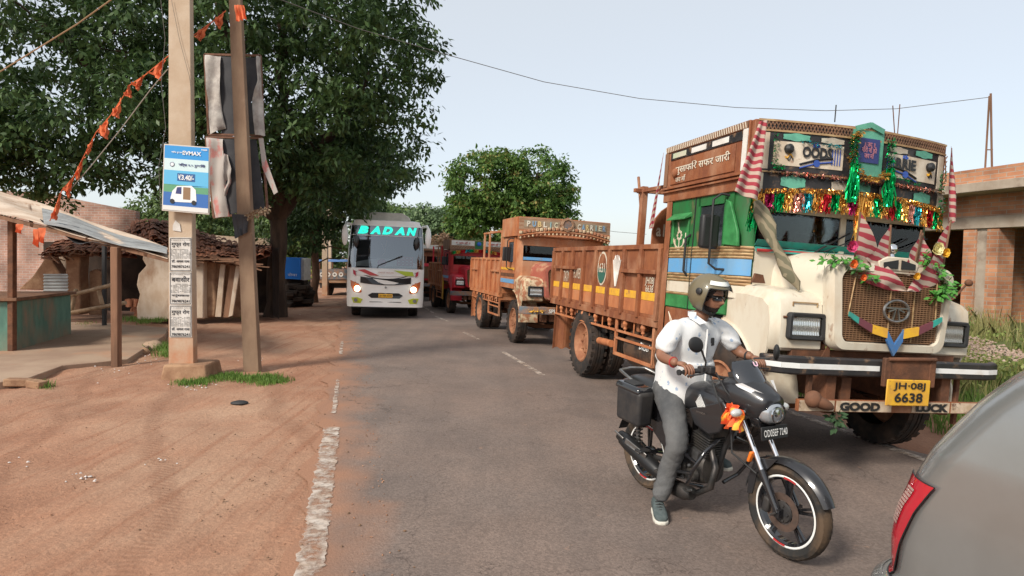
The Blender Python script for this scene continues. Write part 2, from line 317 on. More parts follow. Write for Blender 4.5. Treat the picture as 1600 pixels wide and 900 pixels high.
def road_mat():
    m = noisy('worn asphalt', (.196, .150, .127), (.160, .123, .105), 1.1, .88, c3=(.235, .165, .13), s3=.45, lo3=.42, hi3=.8, bump=.45, bscale=60, world=True, detail=8)
    t = m.node_tree; N = t.nodes; L = t.links; b = N['Principled BSDF']
    g = N.new('ShaderNodeNewGeometry'); v = N.new('ShaderNodeTexVoronoi'); v.inputs['Scale'].default_value = 70; L.new(g.outputs['Position'], v.inputs['Vector'])
    sv = N.new('ShaderNodeSeparateColor'); L.new(v.outputs['Color'], sv.inputs[0])
    hs = N.new('ShaderNodeMapRange'); hs.inputs[3].default_value = .80; hs.inputs[4].default_value = 1.2; L.new(sv.outputs[0], hs.inputs[0])
    src = b.inputs['Base Color'].links[0].from_socket; mu = N.new('ShaderNodeMix'); mu.data_type = 'RGBA'; mu.blend_type = 'MULTIPLY'; mu.inputs[0].default_value = 1
    L.new(src, mu.inputs[6]); L.new(hs.outputs[0], mu.inputs[7]); 
    # red dust spilling over the left edge and lying in long streaks
    mp = N.new('ShaderNodeMapping'); mp.inputs['Rotation'].default_value = (0, 0, R(-14)); L.new(g.outputs['Position'], mp.inputs[0]); sp = N.new('ShaderNodeSeparateXYZ'); L.new(mp.outputs[0], sp.inputs[0])
    n = N.new('ShaderNodeTexNoise'); n.inputs['Scale'].default_value = 1.6; n.inputs['Detail'].default_value = 8; L.new(g.outputs['Position'], n.inputs[0])
    ad = N.new('ShaderNodeMath'); ad.operation = 'MULTIPLY_ADD'; ad.inputs[1].default_value = 1.1; L.new(n.outputs['Fac'], ad.inputs[0]); L.new(sp.outputs[0], ad.inputs[2])
    rg = N.new('ShaderNodeMapRange'); rg.inputs[1].default_value = .80; rg.inputs[2].default_value = .28; L.new(ad.outputs[0], rg.inputs[0])
    mx = N.new('ShaderNodeMix'); mx.data_type = 'RGBA'; L.new(rg.outputs[0], mx.inputs[0]); L.new(mu.outputs[2], mx.inputs[6]); mx.inputs[7].default_value = (.335, .172, .104, 1)
    mp3 = N.new('ShaderNodeMapping'); mp3.inputs['Rotation'].default_value = (0, 0, R(-14)); mp3.inputs['Scale'].default_value = (3.2, .16, 1); L.new(g.outputs['Position'], mp3.inputs[0])
    n3 = N.new('ShaderNodeTexNoise'); n3.inputs['Scale'].default_value = 1; n3.inputs['Detail'].default_value = 5; L.new(mp3.outputs[0], n3.inputs[0])
    r3 = N.new('ShaderNodeMapRange'); r3.inputs[1].default_value = .45; r3.inputs[2].default_value = .8; r3.inputs[4].default_value = .42; L.new(n3.outputs['Fac'], r3.inputs[0])
    m3 = N.new('ShaderNodeMix'); m3.data_type = 'RGBA'; L.new(r3.outputs[0], m3.inputs[0]); L.new(mx.outputs[2], m3.inputs[6]); m3.inputs[7].default_value = (.115, .092, .082, 1)
    mb = N.new('ShaderNodeTexNoise'); mb.inputs['Scale'].default_value = 9; mb.inputs['Detail'].default_value = 3; L.new(g.outputs['Position'], mb.inputs[0])
    rb = N.new('ShaderNodeMapRange'); rb.inputs[1].default_value = .70; rb.inputs[2].default_value = .76; rb.inputs[4].default_value = .5; L.new(mb.outputs['Fac'], rb.inputs[0])
    m5 = N.new('ShaderNodeMix'); m5.data_type = 'RGBA'; L.new(rb.outputs[0], m5.inputs[0]); L.new(m3.outputs[2], m5.inputs[6]); m5.inputs[7].default_value = (.36, .22, .15, 1)
    oi = N.new('ShaderNodeTexNoise'); oi.inputs['Scale'].default_value = .75; oi.inputs['Detail'].default_value = 4; L.new(g.outputs['Position'], oi.inputs[0]); ro = N.new('ShaderNodeMapRange'); ro.inputs[1].default_value = .60; ro.inputs[2].default_value = .72; ro.inputs[4].default_value = .28; L.new(oi.outputs['Fac'], ro.inputs[0])
    m6 = N.new('ShaderNodeMix'); m6.data_type = 'RGBA'; L.new(ro.outputs[0], m6.inputs[0]); L.new(m5.outputs[2], m6.inputs[6]); m6.inputs[7].default_value = (.09, .07, .062, 1)
    vc = N.new('ShaderNodeTexVoronoi'); vc.feature = 'DISTANCE_TO_EDGE'; vc.inputs['Scale'].default_value = .42; wn = N.new('ShaderNodeTexNoise'); wn.inputs['Scale'].default_value = 3; wn.inputs['Detail'].default_value = 5; L.new(g.outputs['Position'], wn.inputs[0]); va = N.new('ShaderNodeVectorMath'); va.operation = 'MULTIPLY_ADD'; va.inputs[1].default_value = (.9, .9, 0); L.new(wn.outputs['Color'], va.inputs[0]); L.new(g.outputs['Position'], va.inputs[2]); L.new(va.outputs[0], vc.inputs['Vector'])
    rc = N.new('ShaderNodeMapRange'); rc.inputs[1].default_value = .003; rc.inputs[2].default_value = .0; rc.inputs[4].default_value = .55; L.new(vc.outputs['Distance'], rc.inputs[0]); m9 = N.new('ShaderNodeMix'); m9.data_type = 'RGBA'; L.new(rc.outputs[0], m9.inputs[0]); L.new(m6.outputs[2], m9.inputs[6]); m9.inputs[7].default_value = (.05, .035, .03, 1)
    L.new(m9.outputs[2], b.inputs['Base Color']); return m
M['asphalt'] = road_mat()
m = MB(); us2 = [-.25, .5, 1.2, 2, 2.8, 3.6, 4.5, 5.3, 5.72]; vv = [-30, -10] + [-4 + .25 * i for i in range(100)] + [22, 26, 32, 45, 70, 120, 250]
P = []
for v in vv:
    for i, u in enumerate(us2):
        e = .05 * math.sin(v * 3.1) + .04 * math.sin(v * 7.7) + .02 * math.sin(v * 17) if i in (0, 8) else 0
        q = U2 * (u + e - (.10 if i == 0 else 0)) + V2 * v; P.append((q.x, q.y, tz(q.x, q.y) + .004))
m.add(P, [(j * 9 + i, j * 9 + i + 1, (j + 1) * 9 + i + 1, (j + 1) * 9 + i) for j in range(len(vv) - 1) for i in range(8)])
tag(m.build('road', M['asphalt'], smooth=60), kind='structure')
def paint_mat():
    m = noisy('worn road paint', (.54, .47, .41), (.42, .32, .25), 9, .8, world=True)
    t = m.node_tree; N = t.nodes; L = t.links; b = N['Principled BSDF']; g = N.new('ShaderNodeNewGeometry')
    n = N.new('ShaderNodeTexNoise'); n.inputs['Scale'].default_value = 7; n.inputs['Detail'].default_value = 12; n.inputs['Roughness'].default_value = .72; L.new(g.outputs['Position'], n.inputs[0])
    r = N.new('ShaderNodeMapRange'); r.inputs[1].default_value = .40; r.inputs[2].default_value = .58; L.new(n.outputs['Fac'], r.inputs[0]); L.new(r.outputs[0], b.inputs['Alpha']); return m
M['roadpaint'] = paint_mat()
m = MB()
def strip(u0, u1, v0, v1, wob=0, du0=0, du1=0):
    n = max(2, int((v1 - v0) / .03)); P = []
    for i in range(n + 1):
        v = v0 + (v1 - v0) * i / n; t = i / n
        a = wob * (math.sin(v * 9) + .9 * math.sin(v * 33 + 1) + 1.0 * math.sin(v * 71) + rnd.uniform(-1.5, 1.5))
        b = wob * (math.sin(v * 11 + 2) + .7 * math.sin(v * 39) + 1.0 * math.sin(v * 87) + rnd.uniform(-1.5, 1.5))
        if i in (0, n): a += (u1 - u0) * .3; b -= (u1 - u0) * .3
        for u in (u0 + a + du0 * t, u1 + b + du0 * t):
            q = U2 * u + V2 * v; P.append((q.x, q.y, tz(q.x, q.y) + .009))
    m.add(P, [(2 * i, 2 * i + 1, 2 * i + 3, 2 * i + 2) for i in range(n)])
def vof(px, py): q = G(px, py); return q.dot(V2), q.dot(U2)
v1, u1 = vof(520, 668); v0, u0 = vof(478, 895)
strip(u0 - .085, u0 + .07, v0 - 2.5, v1, .006, u1 - u0)
strip(u1 - .03, u1 + .02, v1 + .6, 9.5, .004); strip(u1 - .04, u1 + .02, 12, 14, .004)
for (a, b) in (((785, 550), (848, 587)), ((725, 519), (748, 531)), ((680, 494), (700, 503))):
    va, ua = vof(*a); vb, ub = vof(*b); strip(ub - .05, ub + .05, vb, va, .004, ua - ub)
strip(2.72, 2.82, 22, 26, .004); strip(5.45, 5.57, 3, 13, .006); strip(5.45, 5.57, 13, 30, .006)
tag(m.build('road_markings', M['roadpaint']), kind='structure')
def slab(name, pts, z, matl, th=.12, bev=.01):
    m = MB(); q = [G(*p) for p in pts]; m.prism([(p.x, p.y) for p in q], (0, 0, z - th), (1, 0, 0), (0, 1, 0), (0, 0, th)); o = m.build(name, matl, bevel=bev); return o
M['slab'] = noisy('dusty concrete', (.30, .20, .14), (.38, .27, .19), .9, .95, c3=(.42, .22, .13), s3=.6, bump=.2, bscale=14, world=True)
tag(slab('concrete_floor', [(-260, 640), (-60, 612), (40, 600), (98, 578), (150, 573), (200, 568), (232, 548), (258, 532), (262, 521), (180, 514), (100, 512), (-200, 512)], .07, M['slab']), kind='structure')
# ---------------------------------------------------------------- trucks (local: x = image right, y = away from the camera, front at -y)
X, Y_, Z = Vector((1, 0, 0)), Vector((0, 1, 0)), Vector((0, 0, 1))
def wheel(par, x, y, r, wdt, side, rimmat, hub=.0, name='wheel', zc=None, dual=False, lug=8):
    """tyre mesh with its rim as a sub-part; side = -1 when the outer face looks to -x"""
    zc = r if zc is None else zc; m = MB(); h = wdt / 2; ax = (1, 0, 0)
    m.lathe([(-h * .78, r * .60), (-h, r * .70), (-h * 1.02, r * .84), (-h * .86, r * .955), (-h * .6, r * .985)], (x, y, zc), ax, 40)
    m.lathe([(h * .6, r * .985), (h * .86, r * .955), (h * 1.02, r * .84), (h, r * .70), (h * .78, r * .60)], (x, y, zc), ax, 40)
    # tread: blocks with grooves
    m.lathe([(-h * .6, r * .985), (-h * .58, r), (-h * .2, r), (-h * .18, r * .975), (-h * .08, r * .975), (-h * .06, r), (h * .14, r), (h * .16, r * .975), (h * .24, r * .975), (h * .26, r), (h * .58, r), (h * .6, r * .985)], (x, y, zc), ax, 40)
    nb = 26
    for k in range(nb):
        a = 2 * math.pi * k / nb
        for sx in (-1, 1):
            c = Vector((x + sx * h * .80, y + math.cos(a) * r * .968, zc + math.sin(a) * r * .968)); m.box(c, (h * .38, r * .035, r * .13), (a, 0, 0))
    t = m.build(name, M['tyre'], par, smooth=35)
    m = MB(); s = side; o = (x, y, zc)
    m.lathe([(s * h * .82, r * .61), (s * h * .9, r * .57), (s * h * .55, r * .53), (s * (h * .1 if dual is not None and hub <= 0 else h * .45), r * .42), (s * (h * .1 if hub <= 0 else h * .5), r * .22), (s * (h * .2 + hub), r * .2), (s * (h * .3 + hub), r * .1), (s * (h * .3 + hub), .0)], o, ax, 28)
    for k in range(lug):
        a = 2 * math.pi * k / lug; c = Vector((x + s * (h * .12 if hub <= 0 else h * .5), y + math.cos(a) * r * .31, zc + math.sin(a) * r * .31)); m.lathe([(0, r * .03), (s * .035, r * .03), (s * .037, 0)], c, ax, 6)
    m.build('rim', rimmat, t, smooth=35); return t
def cloth(mb, a, b, c, d, nu=14, nv=10, fold=.03, n=(0, -1, 0), k=3.0, ph=0):
    a, b, c, d, n = map(Vector, (a, b, c, d, n))
    def fn(u, v):
        p = (a * (1 - u) + b * u) * (1 - v) + (d * (1 - u) + c * u) * v
        return p + n * fold * (math.sin(u * k * 6.28 + ph + v * 1.3) * (.25 + v) + .4 * math.sin(v * 7 + u * 3 + ph))
    mb.grid(fn, nu, nv)
def stripes(name, c1, c2, scale, axis=(0, 0, 1), rough=.9):
    m = mat(name, c1, rough); t = m.node_tree; N = t.nodes; L = t.links; b = N['Principled BSDF']
    tc = N.new('ShaderNodeTexCoord'); d = N.new('ShaderNodeVectorMath'); d.operation = 'DOT_PRODUCT'; d.inputs[1].default_value = axis; L.new(tc.outputs['Object'], d.inputs[0])
    n = N.new('ShaderNodeTexNoise'); n.inputs['Scale'].default_value = 6; L.new(tc.outputs['Object'], n.inputs[0])
    a = N.new('ShaderNodeMath'); a.operation = 'MULTIPLY_ADD'; a.inputs[1].default_value = .05; L.new(n.outputs['Fac'], a.inputs[0]); L.new(d.outputs['Value'], a.inputs[2])
    s = N.new('ShaderNodeMath'); s.operation = 'MULTIPLY'; s.inputs[1].default_value = scale; L.new(a.outputs[0], s.inputs[0]); f = N.new('ShaderNodeMath'); f.operation = 'FRACT'; L.new(s.outputs[0], f.inputs[0])
    r = N.new('ShaderNodeMapRange'); r.inputs[1].default_value = .48; r.inputs[2].default_value = .54; L.new(f.outputs[0], r.inputs[0])
    mx = N.new('ShaderNodeMix'); mx.data_type = 'RGBA'; mx.inputs[6].default_value = (*c1, 1); mx.inputs[7].default_value = (*c2, 1); L.new(r.outputs[0], mx.inputs[0]); L.new(mx.outputs[2], b.inputs['Base Color']); return m
M['flag'] = stripes('red and cream striped cloth', (.30, .035, .05), (.42, .32, .26), 13, (.25, .1, 1))
M['drape'] = stripes('dirty olive striped cloth', (.13, .12, .075), (.24, .20, .13), 22, (1, .3, .35))
M['leafg'] = mat('leaf green', (.06, .22, .03), .55); M['pink'] = mat('pink petals', (.6, .06, .18), .7); M['ivory'] = mat('ivory petals', (.75, .68, .35), .7); M['orangef'] = mat('orange petals', (.75, .16, .03), .7)
def tin(name, c): return mat(name, c, .22, .85)
TIN = {k: tin(k + ' tinsel', c) for k, c in dict(gold=(.72, .38, .08), red=(.55, .02, .03), green=(.0, .28, .07), teal=(.02, .32, .36), copper=(.62, .26, .2), magenta=(.42, .02, .1)).items()}
def tinsel(mb, fn, n, L, w=.008, rr=None, out=(0, -1, 0)):
    """strands hung from fn(t), t in 0..1, each a folded metallic ribbon"""
    rr = rr or rnd
    for i in range(n):
        t = (i + rr.random()) / n; p = Vector(fn(t)); l = L * rr.uniform(.75, 1.1); q = Vector((rr.gauss(0, .006), 0, 0)); o = Vector(out)
        pts = [p + o * rr.uniform(-.01, .015) + Vector((0, 0, -l * k / 4)) + q * k + Vector((rr.gauss(0, .003), rr.gauss(0, .008), 0)) for k in range(5)]
        a = rr.uniform(-1, 1); d = Vector((math.cos(a), math.sin(a), 0)) * w / 2; vs = []
        for pp in pts: vs += [pp - d, pp + d]
        mb.add(vs, [(2 * k, 2 * k + 1, 2 * k + 3, 2 * k + 2) for k in range(4)])
def bushy(mb, path, r, n, leaf, rr=None):
    rr = rr or rnd; path = [Vector(p) for p in path]
    for i in range(n):
        t = rr.random() * (len(path) - 1); k = min(int(t), len(path) - 2); p = path[k].lerp(path[k + 1], t - k)
        d = Vector((rr.gauss(0, 1), rr.gauss(0, 1), rr.gauss(0, 1))).normalized(); q = p + d * r * rr.random(); s = d.orthogonal().normalized() * leaf * .3; e = d * leaf + Vector((0, 0, -leaf * .3))
        mb.add([q, q + e * .5 + s, q + e, q + e * .5 - s], [(0, 1, 2, 3)])

def make_truck(name, label, group, Mx, wb=3.83, bed=(1.26, 5.5), cfg='one'):
    A = cfg == 'one'
    t = thing(name, label, 'truck', Mx, group)
    body = dict(one='rust', two='orange', three='rust', four='rust')[cfg]
    HW = 1.10
    # chassis, axles, springs
    m = MB()
    for s in (-1, 1):
        m.bb((s * .42 - .05, -1.0, .62), (s * .42 + .05, bed[1] - .05, .86)); 
        for y0, yl in ((0, .62), (wb, .72)):
            for k in range(5): m.bar((s * .5, y0 - yl + k * .12, .52 + .015 * k), (s * .5, y0 + yl - k * .12, .52 + .015 * k), .08, .012)
    for y in (.9, 1.9, 2.9, 3.8, 4.8): m.bb((-.42, y - .05, .66), (.42, y + .05, .82))
    m.build('chassis_frame', M['rust_d'], t)
    m = MB(); m.tube([(-.85, 0, .5), (-.5, 0, .42), (.5, 0, .42), (.85, 0, .5)], .06, 10); m.tube([(-.9, wb, .52), (.9, wb, .52)], .085, 12); m.ball((0, wb, .52), (.24, .26, .25), 16, 10); m.tube([(0, .6, .62), (0, wb, .54)], .05, 8)
    m.parts('axle', M['rust_d'], t, smooth=40)
    rim = M['rim']
    for s in (-1, 1):
        wheel(t, s * .95, 0, .52, .26, s, rim, hub=.06)
        wheel(t, s * 1.0, wb, .52, .26, s, rim); wheel(t, s * .68, wb, .52, .26, s, rim)
    # load bed: floor frame, side walls with ribs, tailgate, headboard
    y0, y1 = bed; L = y1 - y0; zb, zt = 1.12, 2.02
    m = MB(); m.bb((-HW + .02, y0 + .02, 1.02), (HW - .02, y1 - .02, 1.10))
    for k in range(9): y = y0 + .2 + (L - .4) * k / 8; m.bb((-HW + .04, y - .04, .90), (HW - .04, y + .04, 1.018))
    m.build('bed_floor', M[body], t, bevel=.005)
    nb = 8 if A else 7
    for s in (-1, 1):
        m = MB(); m.mi = 0
        xs = s * HW
        m.bb((xs - .015, y0, zb), (xs + .015, y1, zt - .03))
        m.mi = 1
        m.bb((xs - .045, y0 - .01, zt - .05), (xs + .045, y1 + .02, zt + .012)); m.bb((xs - .04, y0, zb - .1), (xs + .05, y1, zb + .0)); 
        for k in range(nb + 1):
            y = y0 + .03 + (L - .06) * k / nb; m.bb((xs + s * .017, y - .035, zb - .02), (xs + s * .062, y + .035, zt - .045))
        for (ya, yb) in ((.02, .27), (.70, .96)):
            m.bb((xs + s * .016, y0 + L * ya, 1.66), (xs + s * .075, y0 + L * yb, 1.71))
        if A:
            m.mi = 2; m.bb((xs + s * .012, y0 + .05, 1.33), (xs + s * .019, y1 - .05, 1.43))
            m.mi = 3; m.bb((xs + s * .012, y0 + .05, 1.16), (xs + s * .018, y1 - .05, 1.325))
        m.build('side_wall', [M[body], M['rust' if A else 'orange'], M['yellow'], M['orange']], t, bevel=.006)
        # hanging pendants and lower rail
        m = MB()
        m.bb((xs - .02, y0 + .1, .84), (xs + .02, y1 - .25, .87))
        for k in range(15): 
            y = y0 + .15 + (L - .45) * k / 14; m.tube([(xs, y, 1.02), (xs, y, .85)], .012, 6)
            if k % 2: m.lathe([(0, .008), (.03, .035), (.06, .045), (.10, .02), (.13, .03), (.15, .0)], (xs, y, 1.03), (0, 0, -1), 8)
        for ya in (y0 + .1, y0 + 1.25):
            m.bb((xs - .02, ya - .02, .52), (xs + .02, ya + .02, 1.02))
        m.bb((xs - .02, y0 + .08, .52), (xs + .02, y0 + 1.27, .56)); m.bb((xs - .02, y0 + .08, .74), (xs + .02, y0 + 1.27, .77))
        m.build('side_guard', M['orange'], t, bevel=.004)
        m = MB(); m.grid(lambda a, b: (s * (.66 + .46 * a), y1 - .28 + .02 * math.sin(a * 9), .95 - .72 * b + .02 * math.sin(a * 17) * b), 10, 6, thick=(0, .012, 0)); m.build('mudflap', M[body], t)
    m = MB(); m.mi = 0
    m.bb((-HW + .02, y1 - .03, zb), (HW - .02, y1, zt - .03)); m.bb((-HW + .02, y0, zb), (HW - .02, y0 + .03, zt))
    m.mi = 1
    for k in range(6): x = -HW + .06 + (2 * HW - .12) * k / 5; m.bb((x - .035, y1 + .002, zb), (x + .035, y1 + .045, zt - .02))
    m.bb((-HW, y1 - .01, zt - .05), (HW, y1 + .05, zt + .012))
    m.parts('tailgate', [M[body], M['rust']], t, bevel=.006)
    if A:   # arched headboard, post and rail behind the cab
        m = MB(); pts = [(-1.08, 2.0), (1.08, 2.0), (1.08, 2.2)] + [(1.08 * math.cos(a), 2.25 + .5 * math.sin(a)) for a in [math.pi * k / 14 for k in range(1, 14)]] + [(-1.08, 2.2)]
        m.prism(pts, (0, y0 + .42, 0), (1, 0, 0), (0, 0, 1), (0, .03, 0)); m.build('headboard', M['rust'], t, bevel=.006)
        m = MB(); m.bb((-1.10, y0 + .75, 2.0), (-1.02, y0 + .83, 2.80)); m.bb((1.02, y0 + .75, 2.0), (1.10, y0 + .83, 2.80)); m.bar((-1.2, y0 + .79, 2.74), (1.2, y0 + .79, 2.78), .06, .05); m.bar((-1.07, y0 + .95, 2.75), (-1.07, y0 - .2, 2.72), .05, .05); m.bar((-1.07, y0 + .98, 2.95), (-1.05, y0 + .76, 2.2), .03, .03)
        m.parts('rack_post', M['rust'], t, bevel=.005)
        text('art', 'x', M['cream'], None, (0, 0, 0), .1, .1, X, Z) if 0 else None
    else:
        m = MB()
        for y in (y0 + .3, y0 + L * .45, y0 + L * .62 if cfg == 'two' else y0 + .9):
            for s in (-1, 1): m.bb((s * 1.06 - .025, y - .03, 2.0), (s * 1.06 + .025, y + .03, 2.72))
        for s in (-1, 1): m.bb((s * 1.06 - .03, y0 + .1, 2.70), (s * 1.06 + .03, y0 + L * .64, 2.75))
        for y in (y0 + .3, y0 + L * .45): m.bb((-1.06, y - .025, 2.74), (1.06, y + .025, 2.79))
        m.parts('rack_post', M[body], t, bevel=.005)
    # cab shell -------------------------------------------------------------
    yr, yf, yd = 1.20, -.30, .60          # rear wall, windscreen foot, door line
    C = dict(one=('green', 'green', 'rust'), two=('orange', 'orange', 'orange'), three=('red', 'red', 'red'), four=('rust', 'rust', 'rust'))[cfg]
    m = MB(); m.mi = 0
    zlo, zhi = 1.30, 2.54
    for s in (-1, 1):
        xs = s * HW
        # side skin with a window opening between y -.02 and .5
        for (a, b, z0, z1) in ((yd, yr - .08, zlo, zhi), (-.12, yd - .012, zlo, 1.93), (-.02, yd - .06, 2.42, zhi), (-.12, .04, 1.93, zhi), (yd - .10, yd - .012, 1.93, zhi)):
            m.bb((xs - .02, a, z0), (xs + .02, b, z1))
        # rounded front corner running round to the windscreen pillar
        pr = [(-.12, 0), (-.20, .01), (-.27, .05), (-.31, .12)]
        vs = []
        for z in (zlo + .18, 1.93, 2.2, zhi):
            for (yy, dx) in pr: vs.append((xs - s * dx, yy, z))
        m.add(vs, [(j * 4 + i, j * 4 + i + 1, (j + 1) * 4 + i + 1, (j + 1) * 4 + i) for j in range(3) for i in range(3)])
    m.bb((-HW, yr - .08, zlo - .35), (HW, yr - .04, zhi))
    m.mi = 1
    m.bb((-HW + .02, yf + .02, zhi), (HW - .02, yr - .06, zhi + .04)); 
    m.mi = 2
    m.bb((-.98, yf - .03, 1.60), (.98, yf + .03, 1.98)); m.bb((-.98, yf - .02, 2.34), (.98, yf + .02, zhi)); m.bb((-.03, yf - .02, 1.98), (.03, yf + .02, 2.34))
    m.build('cab', [M[C[0]], M['wood'], M['cream' if A else C[0]]], t, smooth=40)
    m = MB(); m.bb((-HW + .03, yf + .05, 1.25), (HW - .03, yr - .1, 1.29)); m.bb((-HW + .05, yr - .2, 1.29), (HW - .05, yr - .1, 2.5))
    m.box((-.5, .45, 1.62), (.5, .5, .14)); m.box((-.5, .68, 1.95), (.5, .1, .6), (.1, 0, 0)); m.box((.5, .45, 1.62), (.55, .5, .14)); m.box((.5, .68, 1.95), (.55, .1, .6), (.1, 0, 0)); m.bb((-.95, yf + .05, 1.55), (.95, yf + .25, 1.93))
    m.build('cab_interior', M['blkm'], t, bevel=.02)
    m = MB(); m.lathe([(-.02, .20), (0, .225), (.02, .20), (0, .19), (-.02, .20)], (-.5, .1, 2.03), (0, .35, .9), 24); m.bar((-.5, -.05, 1.9), (-.5, .1, 2.03), .03, .03); m.bar((-.68, .1, 2.03), (-.32, .1, 2.03), .03, .02)
    m.build('steering_wheel', M['blk'], t, smooth=40)
    m = MB()
    for s in (-1, 1): m.bb((s * .49 - .455, yf - .005, 1.985), (s * .49 + .455, yf + .005, 2.335))
    m.lr('windscreen', M['glass'], t)
    m = MB()
    for s in (-1, 1): m.bb((s * HW - .006, -.02 + .06, 1.94), (s * HW + .006, yd - .1, 2.41))
    m.lr('side_window', M['glassd'], t)
    # side dressing
    def sidebox(a, b, z0, z1, pr, mname, mb): 
        for s in (-1, 1): mb.bb((s * (HW + .018), a, z0), (s * (HW + .018 + pr), b, z1), mi=mname)
    if A:
        m = MB(); ms = ['goldband', 'blue', 'cream', 'green_l', 'rust']
        Z1 = ((1.86, 1.99, 0), (1.70, 1.86, 1), (1.60, 1.70, 0), (1.48, 1.60, 2), (1.45, 1.48, 0), (1.31, 1.45, 3))
        for (z0, z1, q) in Z1:
            for (a, b) in ((yd + .012, yr - .1), (-.12, yd - .02)):
                if q == 0:
                    nr = max(1, int((z1 - z0) / .032))
                    for k in range(nr):
                        zz = z0 + (z1 - z0) * (k + .5) / nr
                        for s in (-1, 1): m.tube([(s * (HW + .02), a, zz), (s * (HW + .02), b, zz)], .0155, 6, mi=0)
                else: sidebox(a, b, z0 + .001, z1 - .001, .012, q, m)
            # round the front corner
            for s in (-1, 1):
                if z1 < 1.5: continue
                pr = [(-.12, 0), (-.20, .01), (-.27, .05), (-.31, .12)]
                if q == 0:
                    for k in range(max(1, int((z1 - z0) / .032))):
                        zz = z0 + .016 + k * .032
                        m.tube([(s * (HW + .022) - s * dx, yy - .02 * (dx > .03), zz) for yy, dx in pr], .0155, 6, mi=0)
                else:
                    vs = [(s * (HW + .03) - s * dx, yy - .02 * (dx > .03), z) for z in (z0 + .001, z1 - .001) for yy, dx in pr]; m.add(vs, [(i, i + 1, i + 5, i + 4) for i in range(3)], q)
        m.lr('side_stripes', [M[k] for k in ms], t, smooth=40)
        m = MB()
        for s in (-1, 1):
            m.bb((s * HW - .03, yr - .09, .86), (s * (HW + .04), yr + .03, 2.56)); m.bb((s * HW - .02, .5, .93), (s * HW + .02, yr - .09, 1.295)); m.bb((s * HW - .04, .35, .80), (s * HW + .03, .5, 1.295))
        m.lr('cab_post', M['rust'], t, bevel=.008)
        # recessed sleeper panel with awning ledge, on the driver's side and its twin
        for s in (-1, 1):
            m = MB(); x0 = s * (HW + .02)
            m.mi = 0
            m.bb((x0, yd + .09, 2.02), (x0 + s * .018, yd + .13, 2.30)); m.bb((x0, yr - .17, 2.02), (x0 + s * .018, yr - .13, 2.30))
            m.add([(x0, yd + .07, 2.37), (x0, yr - .12, 2.37), (x0 + s * .09, yr - .12, 2.30), (x0 + s * .09, yd + .07, 2.30), (x0, yd + .07, 2.32), (x0, yr - .12, 2.32), (x0 + s * .088, yr - .12, 2.285), (x0 + s * .088, yd + .07, 2.285)],
                  [(0, 1, 2, 3), (7, 6, 5, 4), (3, 2, 6, 7), (0, 3, 7, 4), (2, 1, 5, 6)])
            m.build('sleeper_panel', M['green_l'], t, bevel=.004)
        # painted flower on the sleeper panel
        m = MB(); fx = -(HW + .023); fy, fz = yd + .30, 2.12
        def fl(y, z, r, n=10): m.lathe([(0, r), (.004, r), (.004, 0)], (fx, y, z), (-1, 0, 0), n)
        for k in range(8): a = k * .785; fl(fy + .045 * math.cos(a), fz + .045 * math.sin(a), .017, 8)
        for sgn in (-1, 1):
            for w_, r_ in ((.0, .10), (.05, .14)):
                m.tube([(fx, fy + sgn * r_ * math.sin(q), fz - .16 + r_ * (1 - math.cos(q)) + w_ * .4) for q in [k * .25 for k in range(8)]], .008, 5)
        m.tube([(fx, fy, fz - .17), (fx, fy, fz - .05)], .007, 5); m.tube([(fx, fy + .02, fz + .05), (fx, fy + .05, fz + .15)], .008, 5)
        m.build('painted_flower', M['cream'], t)
        m = MB()   # painted arrow art on the rusty skirt
        ax_ = -(HW + .022)
        for k in range(5): m.tube([(ax_, .62 + .08 * k, 1.05 + .02 * k), (ax_, .70 + .08 * k, 1.13 - .01 * k), (ax_, .62 + .08 * k, 1.20 - .02 * k)], .005, 4)
        m.tube([(ax_, .98, 1.02), (ax_, .90, 1.12), (ax_, 1.02, 1.24), (ax_, .95, 1.12), (ax_, .98, 1.02)], .006, 4); m.build('painted_arrow', M['cream'], t)
        # door seams, handles, chain
        m = MB()
        for s in (-1, 1): m.bb((s * (HW + .002), yd - .010, 1.30), (s * (HW + .03), yd - .002, 2.53))
        m.tube([(-(HW + .02), yd + .06, 2.12), (-(HW + .08), yd + .05, 2.08), (-(HW + .08), yd + .05, 1.72), (-(HW + .02), yd + .06, 1.66)], .014, 8)
        m.parts('grab_rail', M['blkm'], t, smooth=40)
        # folded sheet-metal quarter window beside the mirror
        m = MB(); qx = -(HW + .02); m.prism([(-.02, 2.0), (-.28, 1.98), (-.26, 2.12), (-.22, 2.20), (-.10, 2.42), (-.02, 2.45)], (qx, 0, 0), (0, 1, 0), (0, 0, 1), (-.03, 0, 0)); m.build('vent_window', M['green_l'], t, bevel=.006)
    else:
        m = MB(); b1, b2 = (('yellow', 'rust_d') if cfg == 'two' else ('red', 'red'))
        for (z0, z1, q) in ((1.74, 1.80, 0), (1.58, 1.66, 1), (1.42, 1.52, 2)): sidebox(-.12, yr - .1, z0, z1, .01, q, m)
        m.lr('side_stripes', [M[b1], M[b2], M['blue']], t)
    # mirror on a tube bracket (driver's side), plus its twin
    for s in (-1, 1):
        m = MB(); mx = s * (HW + .17); my = -.02 if A else .05
        m.tube([(s * HW, my - .02, 2.49), (s * (HW + .1), my, 2.50), (mx, my + .02, 2.44), (mx, my + .02, 1.80), (s * (HW + .1), my, 1.75), (s * HW, my - .05, 1.75)], .013, 8)
        mm_ = m.build('mirror_bracket', M['blkm'], t, smooth=50)
        m = MB(); m.box((mx, my + .06, 2.12), (.20, .08, .34)); m.build('mirror', M['blk'], mm_, bevel=.03, seg=3)
